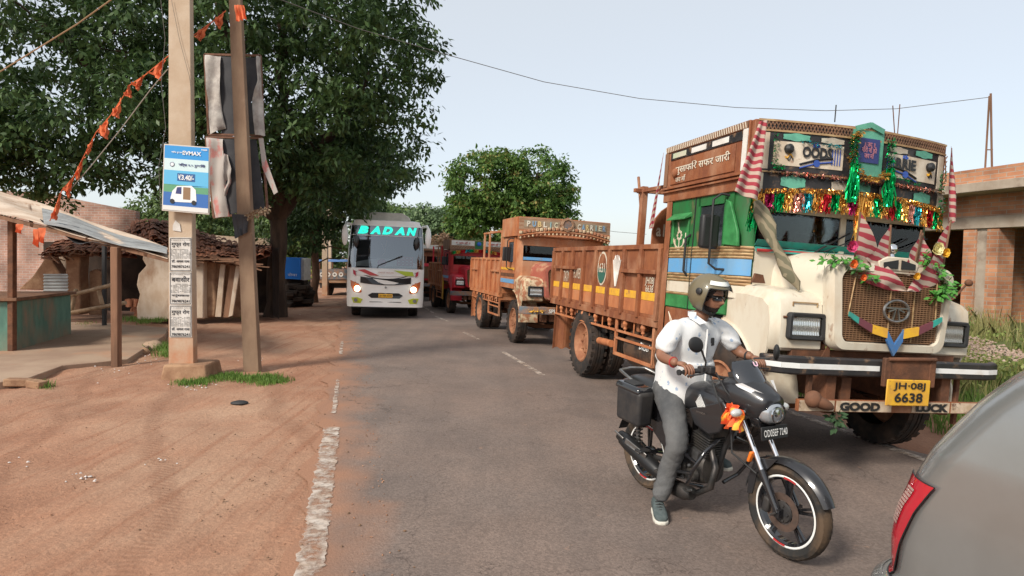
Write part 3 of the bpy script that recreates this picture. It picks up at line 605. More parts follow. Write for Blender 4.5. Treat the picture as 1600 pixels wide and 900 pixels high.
    # header (the painted board over the cab)
    if A: h0, h1, hy, zt0, zt1 = -.37, 1.33, 1.12, 2.52, 3.18
    elif cfg == 'two': h0, h1, hy, zt0, zt1 = -.42, 1.0, 1.15, 2.55, 3.0
    else: h0, h1, hy, zt0, zt1 = -.40, .9, 1.15, 2.6, 2.98
    m = MB(); m.mi = 0
    bow = .16 if A else .10       # the front bulges forward at the centre
    N_ = 16
    def fy(u): return h0 - bow * (1 - (2 * u - 1) ** 2)
    def ztop(u): return zt1 + (.02 if A else -.0) * (1 - abs(2 * u - 1))
    def arch(u): return (2.46 if A else 2.48) + (.06 if A else .14) * (1 - (2 * u - 1) ** 2)
    vs = []; 
    for k in range(N_ + 1):
        u = k / N_; x = -hy + 2 * hy * u; vs += [(x, fy(u), arch(u)), (x, fy(u), ztop(u)), (x, fy(u) + .05, ztop(u)), (x, fy(u) + .05, arch(u))]
    m.add(vs, [(4 * k + a, 4 * k + (a + 1) % 4, 4 * k + 4 + (a + 1) % 4, 4 * k + 4 + a) for k in range(N_) for a in range(4)] + [(0, 1, 2, 3), (4 * N_ + 3, 4 * N_ + 2, 4 * N_ + 1, 4 * N_)])
    for s in (-1, 1): m.bb((s * hy - .025, h0 + .05, zt0), (s * hy + .025, h1, zt1))
    m.bb((-hy, h1 - .04, zt0), (hy, h1, zt1)); m.bb((-hy + .03, h0 + .05, zt0), (hy - .03, h1 - .04, zt0 + .03))
    if cfg != 'two': m.bb((-hy + .03, h0 + .06, zt1 - .06), (hy - .03, h1 - .04, zt1 - .03))
    head = m.build('header', [M['rust' if A else ('orange' if cfg == 'two' else 'wood')]], t, bevel=.008)
    def hp(u, z, o=.006): return Vector((-hy + 2 * hy * u, fy(u) - o, z))
    def hpanel(mb, u0, u1, z0, z1, mi, o=.008, n=8):
        f_ = z0 if callable(z0) else (lambda u: z0); g_ = z1 if callable(z1) else (lambda u: z1)
        mb.grid(lambda a, b: hp(u0 + (u1 - u0) * a, f_(u0 + (u1 - u0) * a) * (1 - b) + g_(u0 + (u1 - u0) * a) * b, o), n, 1, mi, thick=(0, .006, 0))
    def blob(mb, u, z, w_, h_, mi, o=.014):
        pts = [(math.cos(a) * (1 - .12 * math.cos(4 * a)), math.sin(a) * (1 - .15 * math.cos(6 * a))) for a in [2 * math.pi * k / 22 for k in range(22)]]
        x0 = -hy + 2 * hy * u; vs = [Vector((x0 + px_ * w_ / 2, fy((x0 + px_ * w_ / 2 + hy) / 2 / hy) - o, z + pz * h_ / 2)) for px_, pz in pts]
        mb.add(vs, [tuple(range(22))], mi)
    return t, head, hp, hpanel, blob, fy, hy, arch, h0, h1, zt0, zt1

def nose(T, paint='cream', wingp='cream', meshy=True):
    # nose: hood, grille shell, wings with lamp pods -----------------------------------
    def sec_hood(a):
        # a 0 (windscreen) .. 1 (grille): half width, top z, side z, y
        return (.80 - .20 * a ** .7, 1.98 - .10 * a ** 1.6, 1.50 - .02 * a, -.30 - .66 * a)
    def hood(a, b):
        hw, zt_, zs, y = sec_hood(a); ang = math.pi * b; c = math.cos(ang); s_ = math.sin(ang)
        return (-hw * math.copysign(abs(c) ** .38, c), y, zs + (zt_ - zs) * s_ ** .42)
    m = MB(); m.grid(hood, 14, 40); m.build('hood', M[paint], T, smooth=60)
    m = MB()
    def ring(hw0, hw1, z0, z1, y, r=.12, n=8):
        pts = []
        for (cx, cz, a0) in ((hw0 - r, z0 + r, -90), (hw1 - r, z1 - r, 0), (-hw1 + r, z1 - r, 90), (-hw0 + r, z0 + r, 180)):
            for k in range(n + 1): a = R(a0 + 90 * k / n); pts.append(Vector((cx + r * math.cos(a), y, cz + r * math.sin(a) + (.05 * (1 - (cx / hw1) ** 2) if a0 in (0, 90) else 0))))
        return pts
    rg = [ring(.60, .64, 1.10, 1.86, -.86), ring(.62, .66, 1.09, 1.88, -.95), ring(.60, .645, 1.11, 1.865, -1.01), ring(.53, .575, 1.17, 1.80, -1.02, .09), ring(.52, .565, 1.18, 1.79, -.98, .08)]
    n = len(rg[0]); m.add([p for q in rg for p in q], [(i * n + j, i * n + (j + 1) % n, (i + 1) * n + (j + 1) % n, (i + 1) * n + j) for i in range(4) for j in range(n)]); m.add(rg[0], [tuple(range(n))])
    m.build('grille_surround', M[paint], T, smooth=50)
    mesh_m = mat('wicker brown mesh', (.26, .14, .07), .8)
    m = MB(); m.mi = 1; m.add([p + Vector((0, .004, 0)) for p in rg[4]], [tuple(range(n))]); m.mi = 0
    for k in range(30): x = -.54 + 1.08 * k / 29; m.bar((x, -.99, 1.20), (x, -.99, 1.815 - .1 * (abs(x) > .48)), .006, .006)
    for k in range(34): z = 1.195 + .62 * k / 33; hwz = .515 + .05 * (z - 1.2) / .6 - (.06 if k in (0, 33) else 0); m.bar((-hwz, -.994, z), (hwz, -.994, z), .008, .007)
    m.build('grille', [mesh_m, mat('radiator dark brown', (.10, .045, .02), .9)], T)
    def wing(s):
        # lofted outline in x at successive heights, wrapped round wheel arch
        m = MB(); x0, x1 = .62, 1.10
        # flat face with lamp (pod), y = -.86, rounded edges
        prof = [(1.06, .84, 0), (1.09, .875, .0), (1.30, .88, 0), (1.52, .85, 0), (1.57, .80, 0), (1.60, .70, 0), (1.62, .45, 0), (1.63, .28, 0)]
        n_ = len(prof); vs = []
        cols_ = 9
        for (z, yy, _) in prof:
            for k in range(cols_):
                u = k / (cols_ - 1); x = x0 + (x1 - x0) * u; r = .10; dx = max(0, (x - (x1 - r)) / r); y = -yy + (1 - math.sqrt(max(0, 1 - dx * dx))) * r * (1 if yy > .5 else .3)
                zz = z - (.10 * dx * dx if z > 1.5 else 0); vs.append((s * x, y, zz))
        m.add(vs, [(j * cols_ + i, j * cols_ + i + 1, (j + 1) * cols_ + i + 1, (j + 1) * cols_ + i) for j in range(n_ - 1) for i in range(cols_ - 1)])
        # outer cheek between the pod and the wheel arch (radius .68 round the axle)
        arc = [(.70 * math.cos(a), .56 + .70 * math.sin(a)) for a in [R(95 + 8.5 * k) for k in range(11)]]   # y (negative = forward), z
        top = [(-.30 + 0 * k, 1.53) for k in range(1)]
        out = [(-.78, 1.06), (-.79, 1.30), (-.76, 1.44), (-.66, 1.505), (-.42, 1.53), (-.1, 1.53)]
        arc2 = [(y, z) for y, z in arc if True]
        poly = out + [(-.06, 1.26)] + [(y, z) for y, z in arc2 if z > .98][0:] + [(-.77, .98)]
        pl = out + [p for p in arc if p[1] > .75]
        m.prism(pl, (s * (x1 - .0), 0, 0), (0, 1, 0), (0, 0, 1), (-s * .02, 0, 0))
        # arch lip and liner
        L_ = [(s * x1, y, z) for y, z in arc]; 
        m.tube([(s * (x1 + .004), y, z) for y, z in arc], .018, 6)
        m.grid(lambda a, b: (s * (x1 - .02 - .42 * b), .70 * math.cos(R(95 + 85 * a)), .56 + .70 * math.sin(R(95 + 85 * a))), 10, 1)
        return m
    for s in (-1, 1):
        m = wing(s); wg = m.build('wing', M[wingp], T, smooth=45)
        m = MB(); cx, cz = s * .80, 1.285
        def rr_(hw, hh, r, y, n=5): return [Vector((cx + sx_ * (hw - r) + r * math.cos(R(a0 + 90 * k / n)), y, cz + sz_ * (hh - r) + r * math.sin(R(a0 + 90 * k / n)))) for (sx_, sz_, a0) in ((1, -1, -90), (1, 1, 0), (-1, 1, 90), (-1, -1, 180)) for k in range(n + 1)]
        rs = [rr_(.19, .12, .035, -.87), rr_(.19, .12, .035, -.915), rr_(.18, .11, .03, -.925), rr_(.155, .088, .02, -.92), rr_(.15, .083, .02, -.895)]; n = len(rs[0])
        m.add([p for q in rs for p in q], [(i * n + j, i * n + (j + 1) % n, (i + 1) * n + (j + 1) % n, (i + 1) * n + j) for i in range(4) for j in range(n)])
        hl = m.build('headlight', M['blkm'] if s < 0 else M['blkm'], wg, smooth=50)
        m = MB(); m.mi = 0; m.grid(lambda a, b: (cx - .14 + .28 * a, -.900 + .012 * (1 - ((2 * a - 1) ** 2 + (2 * b - 1) ** 2) / 2) + .003 * math.sin(a * 75) + .004 * math.sin(b * 9), cz - .075 + .15 * b), 96, 16); m.build('reflector', mat('lamp reflector', (.88, .87, .83), .25, .7), hl, smooth=60) if s < 0 else m.build('reflector', mat('cloudy lamp reflector', (.6, .56, .5), .35, .5), hl, smooth=60)
        m = MB(); m.grid(lambda a, b: (cx - .145 + .29 * a, -.908, cz - .08 + .16 * b), 1, 1); m.build('lens', M['lens'], hl)
    
# ---------------------------------------------------------------- truck one: the decorated cream and green goods carrier
b_ = Vector((-.2429, .970, 0)).normalized()
o1 = G(1390, 690); F0 = fr((0, 0, 0), (.969, .2368, -.052), b_); lx = F0.col[0].to_3d(); o1 = o1 - lx * 1.12
T1 = fr(o1, (.969, .2368, -.058), b_)
t, head, hp, hpanel, blob, fy, hy, arch, h0, h1, zt0, zt1 = make_truck('goods_truck', 'cream nosed goods truck with green cab and tinsel hung header, nearest of the parked trucks', 'trucks parked in a row along the road', T1, cfg='one')
T = t
def lattice(mb, u0, u1, z0, z1, n, o=.016):
    for k in range(n):
        for a, b in ((z0, z1), (z1, z0)): p = hp(u0 + (u1 - u0) * k / n, a, o); q = hp(u0 + (u1 - u0) * (k + 1) / n, b, o); mb.bar(p, q, .006, .008)
m = MB()
hpanel(m, .02, .98, 2.70, 3.16, 0, .007, 16); hpanel(m, .02, .98, lambda u: arch(u) + .01, 2.70, 0, .009, 16)
for z in (3.165, 3.07): hpanel(m, .01, .99, z, z + .018, 2, .02, 16)
hpanel(m, .08, .385, 2.76, 2.985, 1, .014); hpanel(m, .615, .92, 2.76, 2.985, 1, .014)
hpanel(m, .0, 1, 2.685, 2.70, 2, .03, 16)
hpanel(m, .02, .06, 2.72, 3.06, 1, .012, 2); hpanel(m, .94, .98, 2.72, 3.06, 1, .012, 2)
for u, z, q, w_, h_ in ((.17, 3.03, 3, .28, .07), (.33, 3.025, 4, .26, .06), (.67, 3.025, 4, .26, .06), (.83, 3.03, 3, .28, .07), (.17, 2.61, 3, .26, .12), (.38, 2.61, 4, .20, .11), (.62, 2.61, 4, .20, .11), (.84, 2.60, 3, .28, .12)): blob(m, u, z, w_, h_, q, .018)
hpanel(m, .0, .045, 2.50, 2.68, 4, .016, 2); hpanel(m, .955, 1, 2.50, 2.68, 4, .016, 2)
hpanel(m, .42, .58, 2.74, 3.165, 3, .02, 4); hpanel(m, .445, .555, 2.86, 3.09, 5, .032, 4)
for a, b in ((.43, .5), (.5, .57)): 
    p = hp(a, 3.17 if a < .5 else 3.22, .03); q = hp(b, 3.22 if a < .5 else 3.17, .03); m.bar(p, q, .02, .05, mi=3)
hpanel(m, .47, .53, 2.52, 2.70, 3, .02, 2)
m.build('painted_board', [M['black'], noisy('board cream', (.66, .58, .47), (.5, .4, .3), 4, .7, c3=(.25, .12, .07), s3=7, lo3=.66, hi3=.76), M['goldband'], noisy('board teal', (.12, .38, .27), (.08, .26, .19), 6, .6), noisy('board ivory', (.48, .45, .36), (.36, .30, .24), 6, .7), M['navy']], head)
m = MB(); lattice(m, .02, .42, 3.085, 3.16, 26); lattice(m, .58, .98, 3.085, 3.16, 26)
for (u0, u1) in ((.0, .02), (.98, 1.0)):
    for k in range(7): m.bar(hp(u0, 2.72 + k * .05, .02), hp(u1, 2.77 + k * .05, .02), .006, .008)
m.lr('lattice_trim', M['wood'], head)
def htext(s, u, z, w_, h_, matl, o=.026, tilt=0, par=None, bold=.02):
    p = hp(u, z, o); q = hp(u + .02, z, o); ex = (q - p); ex.z += tilt * ex.length; return text(s, 'lettering', matl, par or head, p, w_, h_, ex, Z, bold, depth=.0)
htext('OODS', .262, 2.90, .30, .105, M['blk'], bold=.05); htext('RRIE', .715, 2.90, .28, .105, M['blk'], bold=.05)
htext('॥ जय ॥\nगौरी माँ की\nजय माँ', .50, 2.975, .17, .15, mat('pale red lettering', (.42, .16, .2), .7), .04)
m = MB()
for u, s in ((.262, 1), (.715, -1)):
    for k, z in enumerate((2.835, 2.80)):
        ms_ = 0 if k == 0 else 1
        m.tube([hp(u + a * .018, z - .012 * abs(a) * .3 + (.01 * a * s), .022) for a in range(-4, 5)], .010 if k == 0 else .008, 5, mi=ms_)
    m.lathe([(0, .034), (.006, .034), (.006, 0)], hp(u, 2.80, .024), (0, -1, 0), 14, mi=1)
    for k in range(4): m.bar(hp(u + .07 * s + .012 * k * s, 2.80, .02), hp(u + .07 * s + .012 * k * s, 2.95, .02), .008, .004, mi=1)
    for k in range(5): a = k * 1.26; m.lathe([(0, .014), (.004, 0)], hp(u - .005 + .012 * math.cos(a), 2.965 + .012 * math.sin(a), .022), (0, -1, 0), 6, mi=1)
    v = u - (.125 if s > 0 else .155) * s
    m.lathe([(0, .045), (.03, .045), (.05, .02), (.05, 0)], hp(v, 2.915, .02), (0, -1, 0), 18, mi=0)
    m.tube([hp(v - .01 + .004 * a, 2.85 - .02 * math.sin(a * .9), .02) for a in range(0, 9)], .007, 5, mi=2); m.tube([hp(v + .003 * a, 2.83 - .02 * math.sin(a * .9), .02) for a in range(0, 9)], .006, 5, mi=0)
m.lr('painted_emblem', [M['blk'], mat('blue sign paint', (.03, .08, .35), .5), M['yellow']], head)
# side boards of the header
for s in (-1, 1):
    m = MB(); xs = s * (hy + .026); sb = lambda a, b, z0, z1, q, pr=.01: m.bb((xs, a, z0), (xs + s * pr, b, z1), mi=q)
    sb(h0 + .06, h1 - .02, 3.10, 3.17, 0, .012); sb(h0 + .12, h1 - .14, 3.0, 3.09, 1, .010); sb(h0 + .06, h1, 2.66, 2.685, 2, .04); sb(h0 + .06, h1, 2.625, 2.645, 2, .03); sb(h1 - .08, h1, 2.70, 3.10, 0, .012); sb(h0 + .06, h0 + .13, 2.70, 3.10, 3, .012)
    sb(h0 + .24, h1 - .16, 2.715, 2.985, 2, .012)
    for k, q in ((0, 4), (1, 3), (2, 3)): m.lathe([(0, .10), (.005, .09), (.005, 0)], (xs + s * .012, h1 - .36 - .42 * k, 3.045), (s, 0, 0), 10, mi=q) if 0 else m.bb((xs + s * .011, h1 - .50 - .42 * k, 3.015), (xs + s * .018, h1 - .20 - .42 * k, 3.075), mi=q)
    m.lathe([(0, .055), (.03, .05), (.05, .02), (.05, 0)], (xs + s * .012, h1 - .30, 2.84), (s, 0, 0), 16, mi=2)
    m.build('side_board', [M['wood'], M['black'], M['rust'], M['white'], noisy('ivory cartouche', (.45, .5, .36), (.55, .5, .4), 6, .7)], head, bevel=.003)
    for k in range(34):
        pass
    mz = MB()
    for k in range(40): y = h0 + .08 + k * .0405; mz.bar((xs + s * .014, y, 3.105), (xs + s * .014, y + .02, 3.165), .012, .006)
    mz.build('lattice_trim', M['cream'], head)
text('मुसाफिर सफर जारी', 'lettering', M['cream'], head, (-(hy + .042), h0 + .86, 2.87), 1.1, .12, (0, -1, 0), (0, 0, 1), .015)
text('जय माँ', 'lettering', M['cream'], head, (-(hy + .042), h1 - .42, 2.765), .22, .07, (0, -1, 0), (0, 0, 1), .01)
text('a10', 'lettering', M['cream'], T, (-.93, 1.66, 2.22), .22, .16, (1, 0, 0), (0, 0, 1), .02)
# lettering and badges on the load bed
sx = -1.122
text('JH08J\n6638', 'lettering', M['cream'], T, (sx, 1.56, 1.53), .24, .19, (0, -1, 0), Z, .01)
text('POWER', 'lettering', M['cream'], T, (sx, 4.20, 1.60), .33, .17, (0, -1, 0), Z, .01); text('TATA', 'lettering', M['cream'], T, (sx, 4.74, 1.54), .28, .18, (0, -1, 0), Z, .01)
m = MB(); el = lambda y, z, ry, rz, n=28: [(y + ry * math.cos(2 * math.pi * k / n), z + rz * math.sin(2 * math.pi * k / n)) for k in range(n)]
m.prism(el(3.15, 1.70, .18, .25), (sx + .004, 0, 0), (0, 1, 0), (0, 0, 1), (-.004, 0, 0), mi=0); m.prism(el(3.15, 1.70, .155, .22), (sx, 0, 0), (0, 1, 0), (0, 0, 1), (-.004, 0, 0), mi=1)
lo = [(3.15 + .155 * math.cos(a), 1.70 + .22 * math.sin(a)) for a in [math.pi + math.pi * k / 14 for k in range(15)]]; m.prism(lo, (sx - .004, 0, 0), (0, 1, 0), (0, 0, 1), (-.003, 0, 0), mi=2)
m.build('round_badge', [M['cream'], M['rust'], mat('dark green badge', (.03, .12, .09), .6)], T)
text('1631', 'lettering', M['cream'], T, (sx - .009, 3.15, 1.71), .26, .14, (0, -1, 0), Z, .01)
m = MB()
for k in range(9): a = -.7 + .175 * k; m.tube([(sx, 2.62 + .02 * a, 1.46), (sx, 2.62 + .10 * math.sin(a), 1.6), (sx, 2.62 + .19 * math.sin(a), 1.60 + .24 * math.cos(a * .8)), (sx, 2.62 + .20 * math.sin(a) + .02 * math.sin(a * 9), 1.60 + .30 * math.cos(a))], .006, 4)
m.build('painted_deer_antlers', M['white'], T)
# front valance under the header, windscreen surround
m = MB(); m.grid(lambda a, b: (-.98 + 1.96 * a, -.31 - .05 * b, 2.0 + .06 * b), 10, 1, thick=(0, .01, 0)); m.grid(lambda a, b: (-.99 + 1.98 * a, -.33 - .02 * b - .10 * (1 - (2 * a - 1) ** 2) * b, 1.98 - .04 * b), 12, 1, thick=(0, 0, .01)); m.build('windscreen_shelf', M['teal'], T)
m = MB(); m.tube([(-.98, -.36, 1.955), (0, -.40, 1.965), (.98, -.36, 1.955)], .016, 6); m.build('windscreen_trim', M['red'], T)
m = MB()
for x in (-.35, .35): m.tube([(x, -.36, 1.97), (x + .10, -.35, 2.03), (x + .42, -.335, 2.20)], .009, 5); m.tube([(x + .12, -.35, 1.99), (x + .68, -.33, 2.22)], .007, 5)
m.parts('wiper', M['blkm'], T)
nose(T)
m = MB(); m.tube([(-.47, -1.005, 1.42), (-.43, -1.01, 1.75)], .007, 5); m.tube([(.48, -1.005, 1.42), (.46, -1.01, 1.75)], .007, 5); m.bb((-.04, -1.008, 1.2), (-.03, -1.0, 1.7)); m.bb((.22, -1.008, 1.2), (.23, -1.0, 1.7)); m.parts('grille_stay', M['goldband'], T)
m = MB(); ro = [(.135 * math.cos(2 * math.pi * k / 28), .095 * math.sin(2 * math.pi * k / 28)) for k in range(28)]
m.tube([(.02 + p[0], -1.025, 1.475 + p[1]) for p in ro + ro[:1]], .012, 8); m.bb((-.10, -1.035, 1.495), (.14, -1.02, 1.508)); m.prism([(-.012, .025), (-.008, .025), (-.03, -.085), (-.045, -.085)], (.02, -1.035, 1.475), X, Z, (0, .014, 0)); m.prism([(.012, .025), (.008, .025), (.03, -.085), (.045, -.085)], (.02, -1.035, 1.475), X, Z, (0, .014, 0)); m.prism([(-.085, .0), (-.012, .025), (-.012, .014), (-.085, -.012)], (.02, -1.035, 1.475), X, Z, (0, .014, 0)); m.prism([(.085, .0), (.012, .025), (.012, .014), (.085, -.012)], (.02, -1.035, 1.475), X, Z, (0, .014, 0))
m.build('round_emblem', M['steel'], T, smooth=40)
m = MB(); segs = [(-.50, 1.42, 0), (-.42, 1.32, 0), (-.40, 1.30, 1), (-.26, 1.255, 1), (-.25, 1.25, 2), (-.09, 1.21, 2), (-.085, 1.205, 3), (.0, 1.13, 3)]
def brd(x): 
    x = abs(x); return 1.255 - .13 * max(0, 1 - x / .085) + .02 * (x > .085) + .62 * max(0, x - .12) ** 1.45
xs_ = [0, .085, .086, .25, .251, .40, .401, .47, .50]; cols = [3, 3, 2, 2, 1, 1, 0, 0]
for s in (-1, 1):
    for k in range(8):
        a, b = xs_[k] * s, xs_[k + 1] * s; h1_, h2_ = .05 - .03 * (k / 8), .05 - .03 * ((k + 1) / 8)
        m.prism([(a, brd(a) - h1_), (b, brd(b) - h2_), (b, brd(b) + h2_), (a, brd(a) + h1_)], (0, -1.06, 0), X, Z, (0, .02, 0), mi=cols[k])
m.build('painted_grille_board', [M['teal'], noisy('plum paint', (.16, .045, .06), (.12, .04, .05), 6, .6), M['yellow'], noisy('bright blue paint', (.04, .16, .42), (.08, .16, .3), 8, .6)], T)
m = MB(); m.ball((.0, -.93, 2.03), .052, 16, 10); m.lathe([(0, .045), (.03, .03), (.06, .02)], (0, -.93, 1.94), Z, 12); m.build('hood_ball', M['chrome'], T, smooth=60)
m = MB(); m.prism([(-.20, 1.83), (.20, 1.83), (.22, 1.91), (.12, 1.955), (-.12, 1.955), (-.22, 1.91)], (0, -1.03, 0), X, Z, (0, .03, 0)); m.build('badge_plate', M['cream'], T, bevel=.01)
m = MB()
for s in (-1, 1): m.prism([(s * .02, 1.85), (s * .17, 1.85), (s * .17, 1.90), (s * .02, 1.93)], (0, -1.042, 0), X, Z, (0, .01, 0))
m.lr('badge_window', M['blk'], T)
# dents, hooks, stencils on the near wing
m = MB(); m.prism([(-.62, 1.02), (-.53, 1.02), (-.54, 1.16)], (0, -.90, 0), X, Z, (0, .01, 0)); m.prism([(-1.06, 1.66), (-.92, 1.66), (-.95, 1.74), (-1.03, 1.75)], (-.0, -.44, -.02), X, Z, (0, .03, 0)); m.tube([(-1.02, -.87, 1.36), (-.90, -.885, 1.36)], .012, 6)
m.parts('torn_bracket', M['rust_d'], T)
m = MB(); m.bb((-.93, -.868, 1.49), (-.67, -.862, 1.50)); m.bb((-.93, -.866, 1.46), (-.92, -.86, 1.50)); m.bb((-.68, -.866, 1.46), (-.67, -.86, 1.50)); m.build('badge_outline', M['goldband'], T)
m = MB(); m.tube([(.98, -.62, 1.56), (1.10, -.62, 1.62), (1.26, -.60, 1.76)], .010, 6); m.ball((1.30, -.60, 1.79), (.045, .03, .035), 10, 8); m.build('wing_feeler', M['rust_d'], T, smooth=50)
# bumper with white stripe, lower beam, number plate
m = MB()
def bmp(z0, z1, y0, y1, xw, mi=0):
    P_ = [(-xw, 0), (-xw + .10, -.10), (-xw + .25, -.14), (xw - .25, -.14), (xw - .10, -.10), (xw, 0)]
    m.prism([(p[0], p[1] + y0) for p in P_] + [(p[0], p[1] + y1) for p in P_[::-1]], (0, 0, z0), X, Y_, (0, 0, z1 - z0), mi)
bmp(.89, 1.045, -.98, -.90, 1.26)
m.build('bumper', [M['black']], T, bevel=.015); 
m = MB()
def bstrip(z0, z1, y, xa, xb):
    pass
for (xa, ya, xb, yb) in ((-1.262, -.984, -1.162, -1.084), (-1.160, -1.084, -1.01, -1.1235), (-1.01, -1.124, -.20, -1.124), (.30, -1.124, 1.01, -1.124), (1.01, -1.1235, 1.160, -1.084), (1.162, -1.084, 1.262, -.984)):
    m.add([(xa, ya, .945), (xb, yb, .945), (xb, yb, .99), (xa, ya, .99)], [(0, 1, 2, 3)])
m.lr('bumper_stripe', M['wht'], T)
m = MB(); m.bb((-.98, -1.10, .575), (1.02, -1.06, .68)); m.build('lower_beam', M['rust'], T, bevel=.006)
beam = list(T.children)[-1]
m = MB()
for (a, b) in ((-.97, -.62), (-.60, -.02), (.20, .62), (.64, .98)):
    m.bb((a, -1.106, .582), (b, -1.102, .675))
m.parts('cream_patch', noisy('chipped cream', (.60, .48, .36), (.45, .33, .22), 9, .8, c3=(.12, .06, .04), s3=7, lo3=.55, hi3=.62), beam)
text('GOOD', 'lettering', M['blk'], beam, (-.36, -1.11, .628), .42, .075, X, Z, .06); text('LUCK', 'lettering', M['blk'], beam, (.42, -1.11, .628), .36, .075, X, Z, .06)
m = MB()
for x in (-.62, .62): m.bb((x - .05, -1.05, .55), (x + .05, -.85, 1.0))
m.bb((.80, -1.0, .45), (.84, -.96, .9)); m.bb((-.86, -1.06, .68), (-.82, -1.02, .9)); m.bb((-.9, -.86, .85), (.9, -.8, 1.08))
m.parts('bumper_bracket', M['rust_d'], T, bevel=.005)
m = MB(); m.bb((-.18, -1.175, .885), (.32, -1.13, 1.06)); m.bb((-.20, -1.18, .82), (-.13, -1.14, 1.07)); m.bb((.28, -1.18, .82), (.35, -1.14, 1.07)); m.tube([(-.17, -1.18, 1.06), (.33, -1.19, 1.075)], .02, 6); m.build('plate_bracket', M['rust_d'], T, bevel=.008)
m = MB(); m.bb((-.18, -1.20, .66), (.28, -1.185, .89)); m.build('number_plate', M['yellow'], T, bevel=.01); plate = list(T.children)[-1]
text('JH·08J', 'lettering', M['blk'], plate, (.05, -1.203, .83), .34, .075, X, Z, .02); text('6638', 'lettering', M['blk'], plate, (.05, -1.203, .735), .30, .085, X, Z, .025)
m = MB(); m.ball((-.78, -1.14, .66), (.13, .05, .05), 14, 8, rot=(0, .35, 0)); m.ball((-.86, -1.13, .69), (.075, .06, .075), 12, 8); m.build('hanging_shoe', noisy('brown leather', (.20, .09, .05), (.15, .07, .04), 6, .8), T, smooth=60)
m = MB(); bushy(m, [(-.60, -1.12, .56), (-.60, -1.12, .46)], .06, 60, .06); m.build('leaf_bunch', mat('dark herb', (.03, .07, .025), .8), T)
# fuel tank, steps, air horns
m = MB(); m.lathe([(0, 0), (0, .25), (.02, .27), (1.30, .27), (1.32, .25), (1.32, 0)], (-.83, .95, .66), (0, 1, 0), 30); m.build('fuel_tank', noisy('grimy black tank', (.035, .03, .028), (.12, .075, .05), 5, .45, metal=.3), T, smooth=40)
text('Diesel', 'lettering', M['wht'], T, (-1.095, 1.62, .74), .26, .09, (0, -1, 0), (.25, 0, 1), .0)
m = MB(); m.tube([(-1.14, 2.55, .66), (-1.12, 3.05, .64)], .05, 10); m.build('side_pipe', M['orange'], T, smooth=40)
# tinsel: fringe in colour blocks, gold edge, hanging bunches
def edge(a, b, z, o=.03): return lambda q: hp(a + (b - a) * q, z if not callable(z) else z(a + (b - a) * q), o)
seq = ['gold', 'magenta', 'green', 'gold', 'copper', 'teal', 'gold', 'red', 'green', 'gold', 'magenta', 'gold', 'gold', 'green', 'gold', 'red', 'green', 'gold', 'copper', 'teal', 'gold', 'red', 'green', 'gold']
byc = {}
for k, c in enumerate(seq): byc.setdefault(c, MB()); tinsel(byc[c], edge(.01 + .98 * k / 24, .01 + .98 * (k + 1) / 24, lambda u: arch(u) + .01), 46, .17, .010)
tinsel(byc['gold'], edge(.03, .97, lambda u: arch(u) + .055, .05), 420, .05, .009)
tinsel(byc['gold'], edge(.46, .50, lambda u: arch(u), .05), 60, .42, .01)
for u in (.415, .60):
    tinsel(byc['green'], edge(u - .018, u + .018, 2.82, .09), 120, .34, .012); g = [hp(u, 3.10, .06), hp(u, 2.80, .09)]; bushy(byc['green'], g, .032, 320, .028)
bushy(byc['gold'], [hp(.42, 2.80, .08), hp(.45, 2.72, .1), hp(.5, 2.69, .1), hp(.55, 2.72, .1), hp(.59, 2.80, .08)], .035, 420, .03); bushy(byc['gold'], [hp(.41, 2.8, .06), hp(.42, 3.08, .06), hp(.44, 3.14, .06)], .03, 260, .03)
bushy(byc['green'], [hp(.08, 3.05, .04), hp(.08, 2.75, .05), hp(.12, 2.73, .05)], .02, 150, .025); bushy(byc['teal'], [hp(.19, 2.99, .04), hp(.3, 2.99, .04), hp(.37, 2.97, .04)], .018, 120, .025); bushy(byc['green'], [hp(.62, 2.95, .04), hp(.60, 2.8, .05), hp(.7, 2.74, .05), hp(.8, 2.72, .05)], .02, 180, .025); bushy(byc['green'], [hp(.975, 2.9, .03), hp(.97, 2.6, .05), hp(.96, 2.3, .05)], .02, 120, .03)
tinsel(byc['copper'], edge(.10, .9, 2.705, .04), 200, .045, .008); tinsel(byc['green'], edge(0.0, .02, 2.42, .03), 30, .30, .01)
for c, mb in byc.items(): mb.parts('tinsel_fringe', TIN[c], head, gap=.05)
m = MB(); bushy(m, [hp(.06, 2.70, .04), hp(.5, 2.66, .05), hp(.94, 2.70, .04)], .02, 500, .03); m.build('black_garland', M['black'], head)
# striped cloths at the header corners, tie on the near wing, flags and flowers on the nose
for (a, b, c, d, ph) in (((-1.17, -.50, 3.12), (-1.10, -.52, 3.14), (-1.20, -.62, 2.38), (-1.44, -.60, 2.44), 0), ((1.02, -.50, 3.14), (1.12, -.44, 3.14), (1.24, -.46, 2.44), (.98, -.58, 2.32), 1), ((-1.17, 1.36, 3.12), (-1.15, 1.40, 3.14), (-1.16, 1.62, 2.22), (-1.20, 1.42, 2.22), 2)):
    m = MB(); cloth(m, a, b, c, d, 16, 12, .03, (-.4, -1, 0), 1.3, ph); m.build('corner_cloth', M['flag'], T, smooth=80)
m = MB(); m.tube([(-1.08, -.42, 2.40), (-1.05, -.46, 2.30), (-.99, -.52, 2.16), (-.97, -.56, 2.04), (-.95, -.60, 1.96), (-.90, -.66, 1.84), (-.86, -.70, 1.74), (-.82, -.74, 1.66), (-.80, -.76, 1.60)], [.03, .06, .065, .045, .028, .045, .055, .04, .015], 18)
m.v = [tuple(Vector(p) + Vector((math.sin(p[2] * 23 + p[1] * 40), math.cos(p[2] * 17 + p[0] * 60), 0)) * .016) for p in m.v]
m.build('wing_cloth', M['drape'], T, smooth=80)
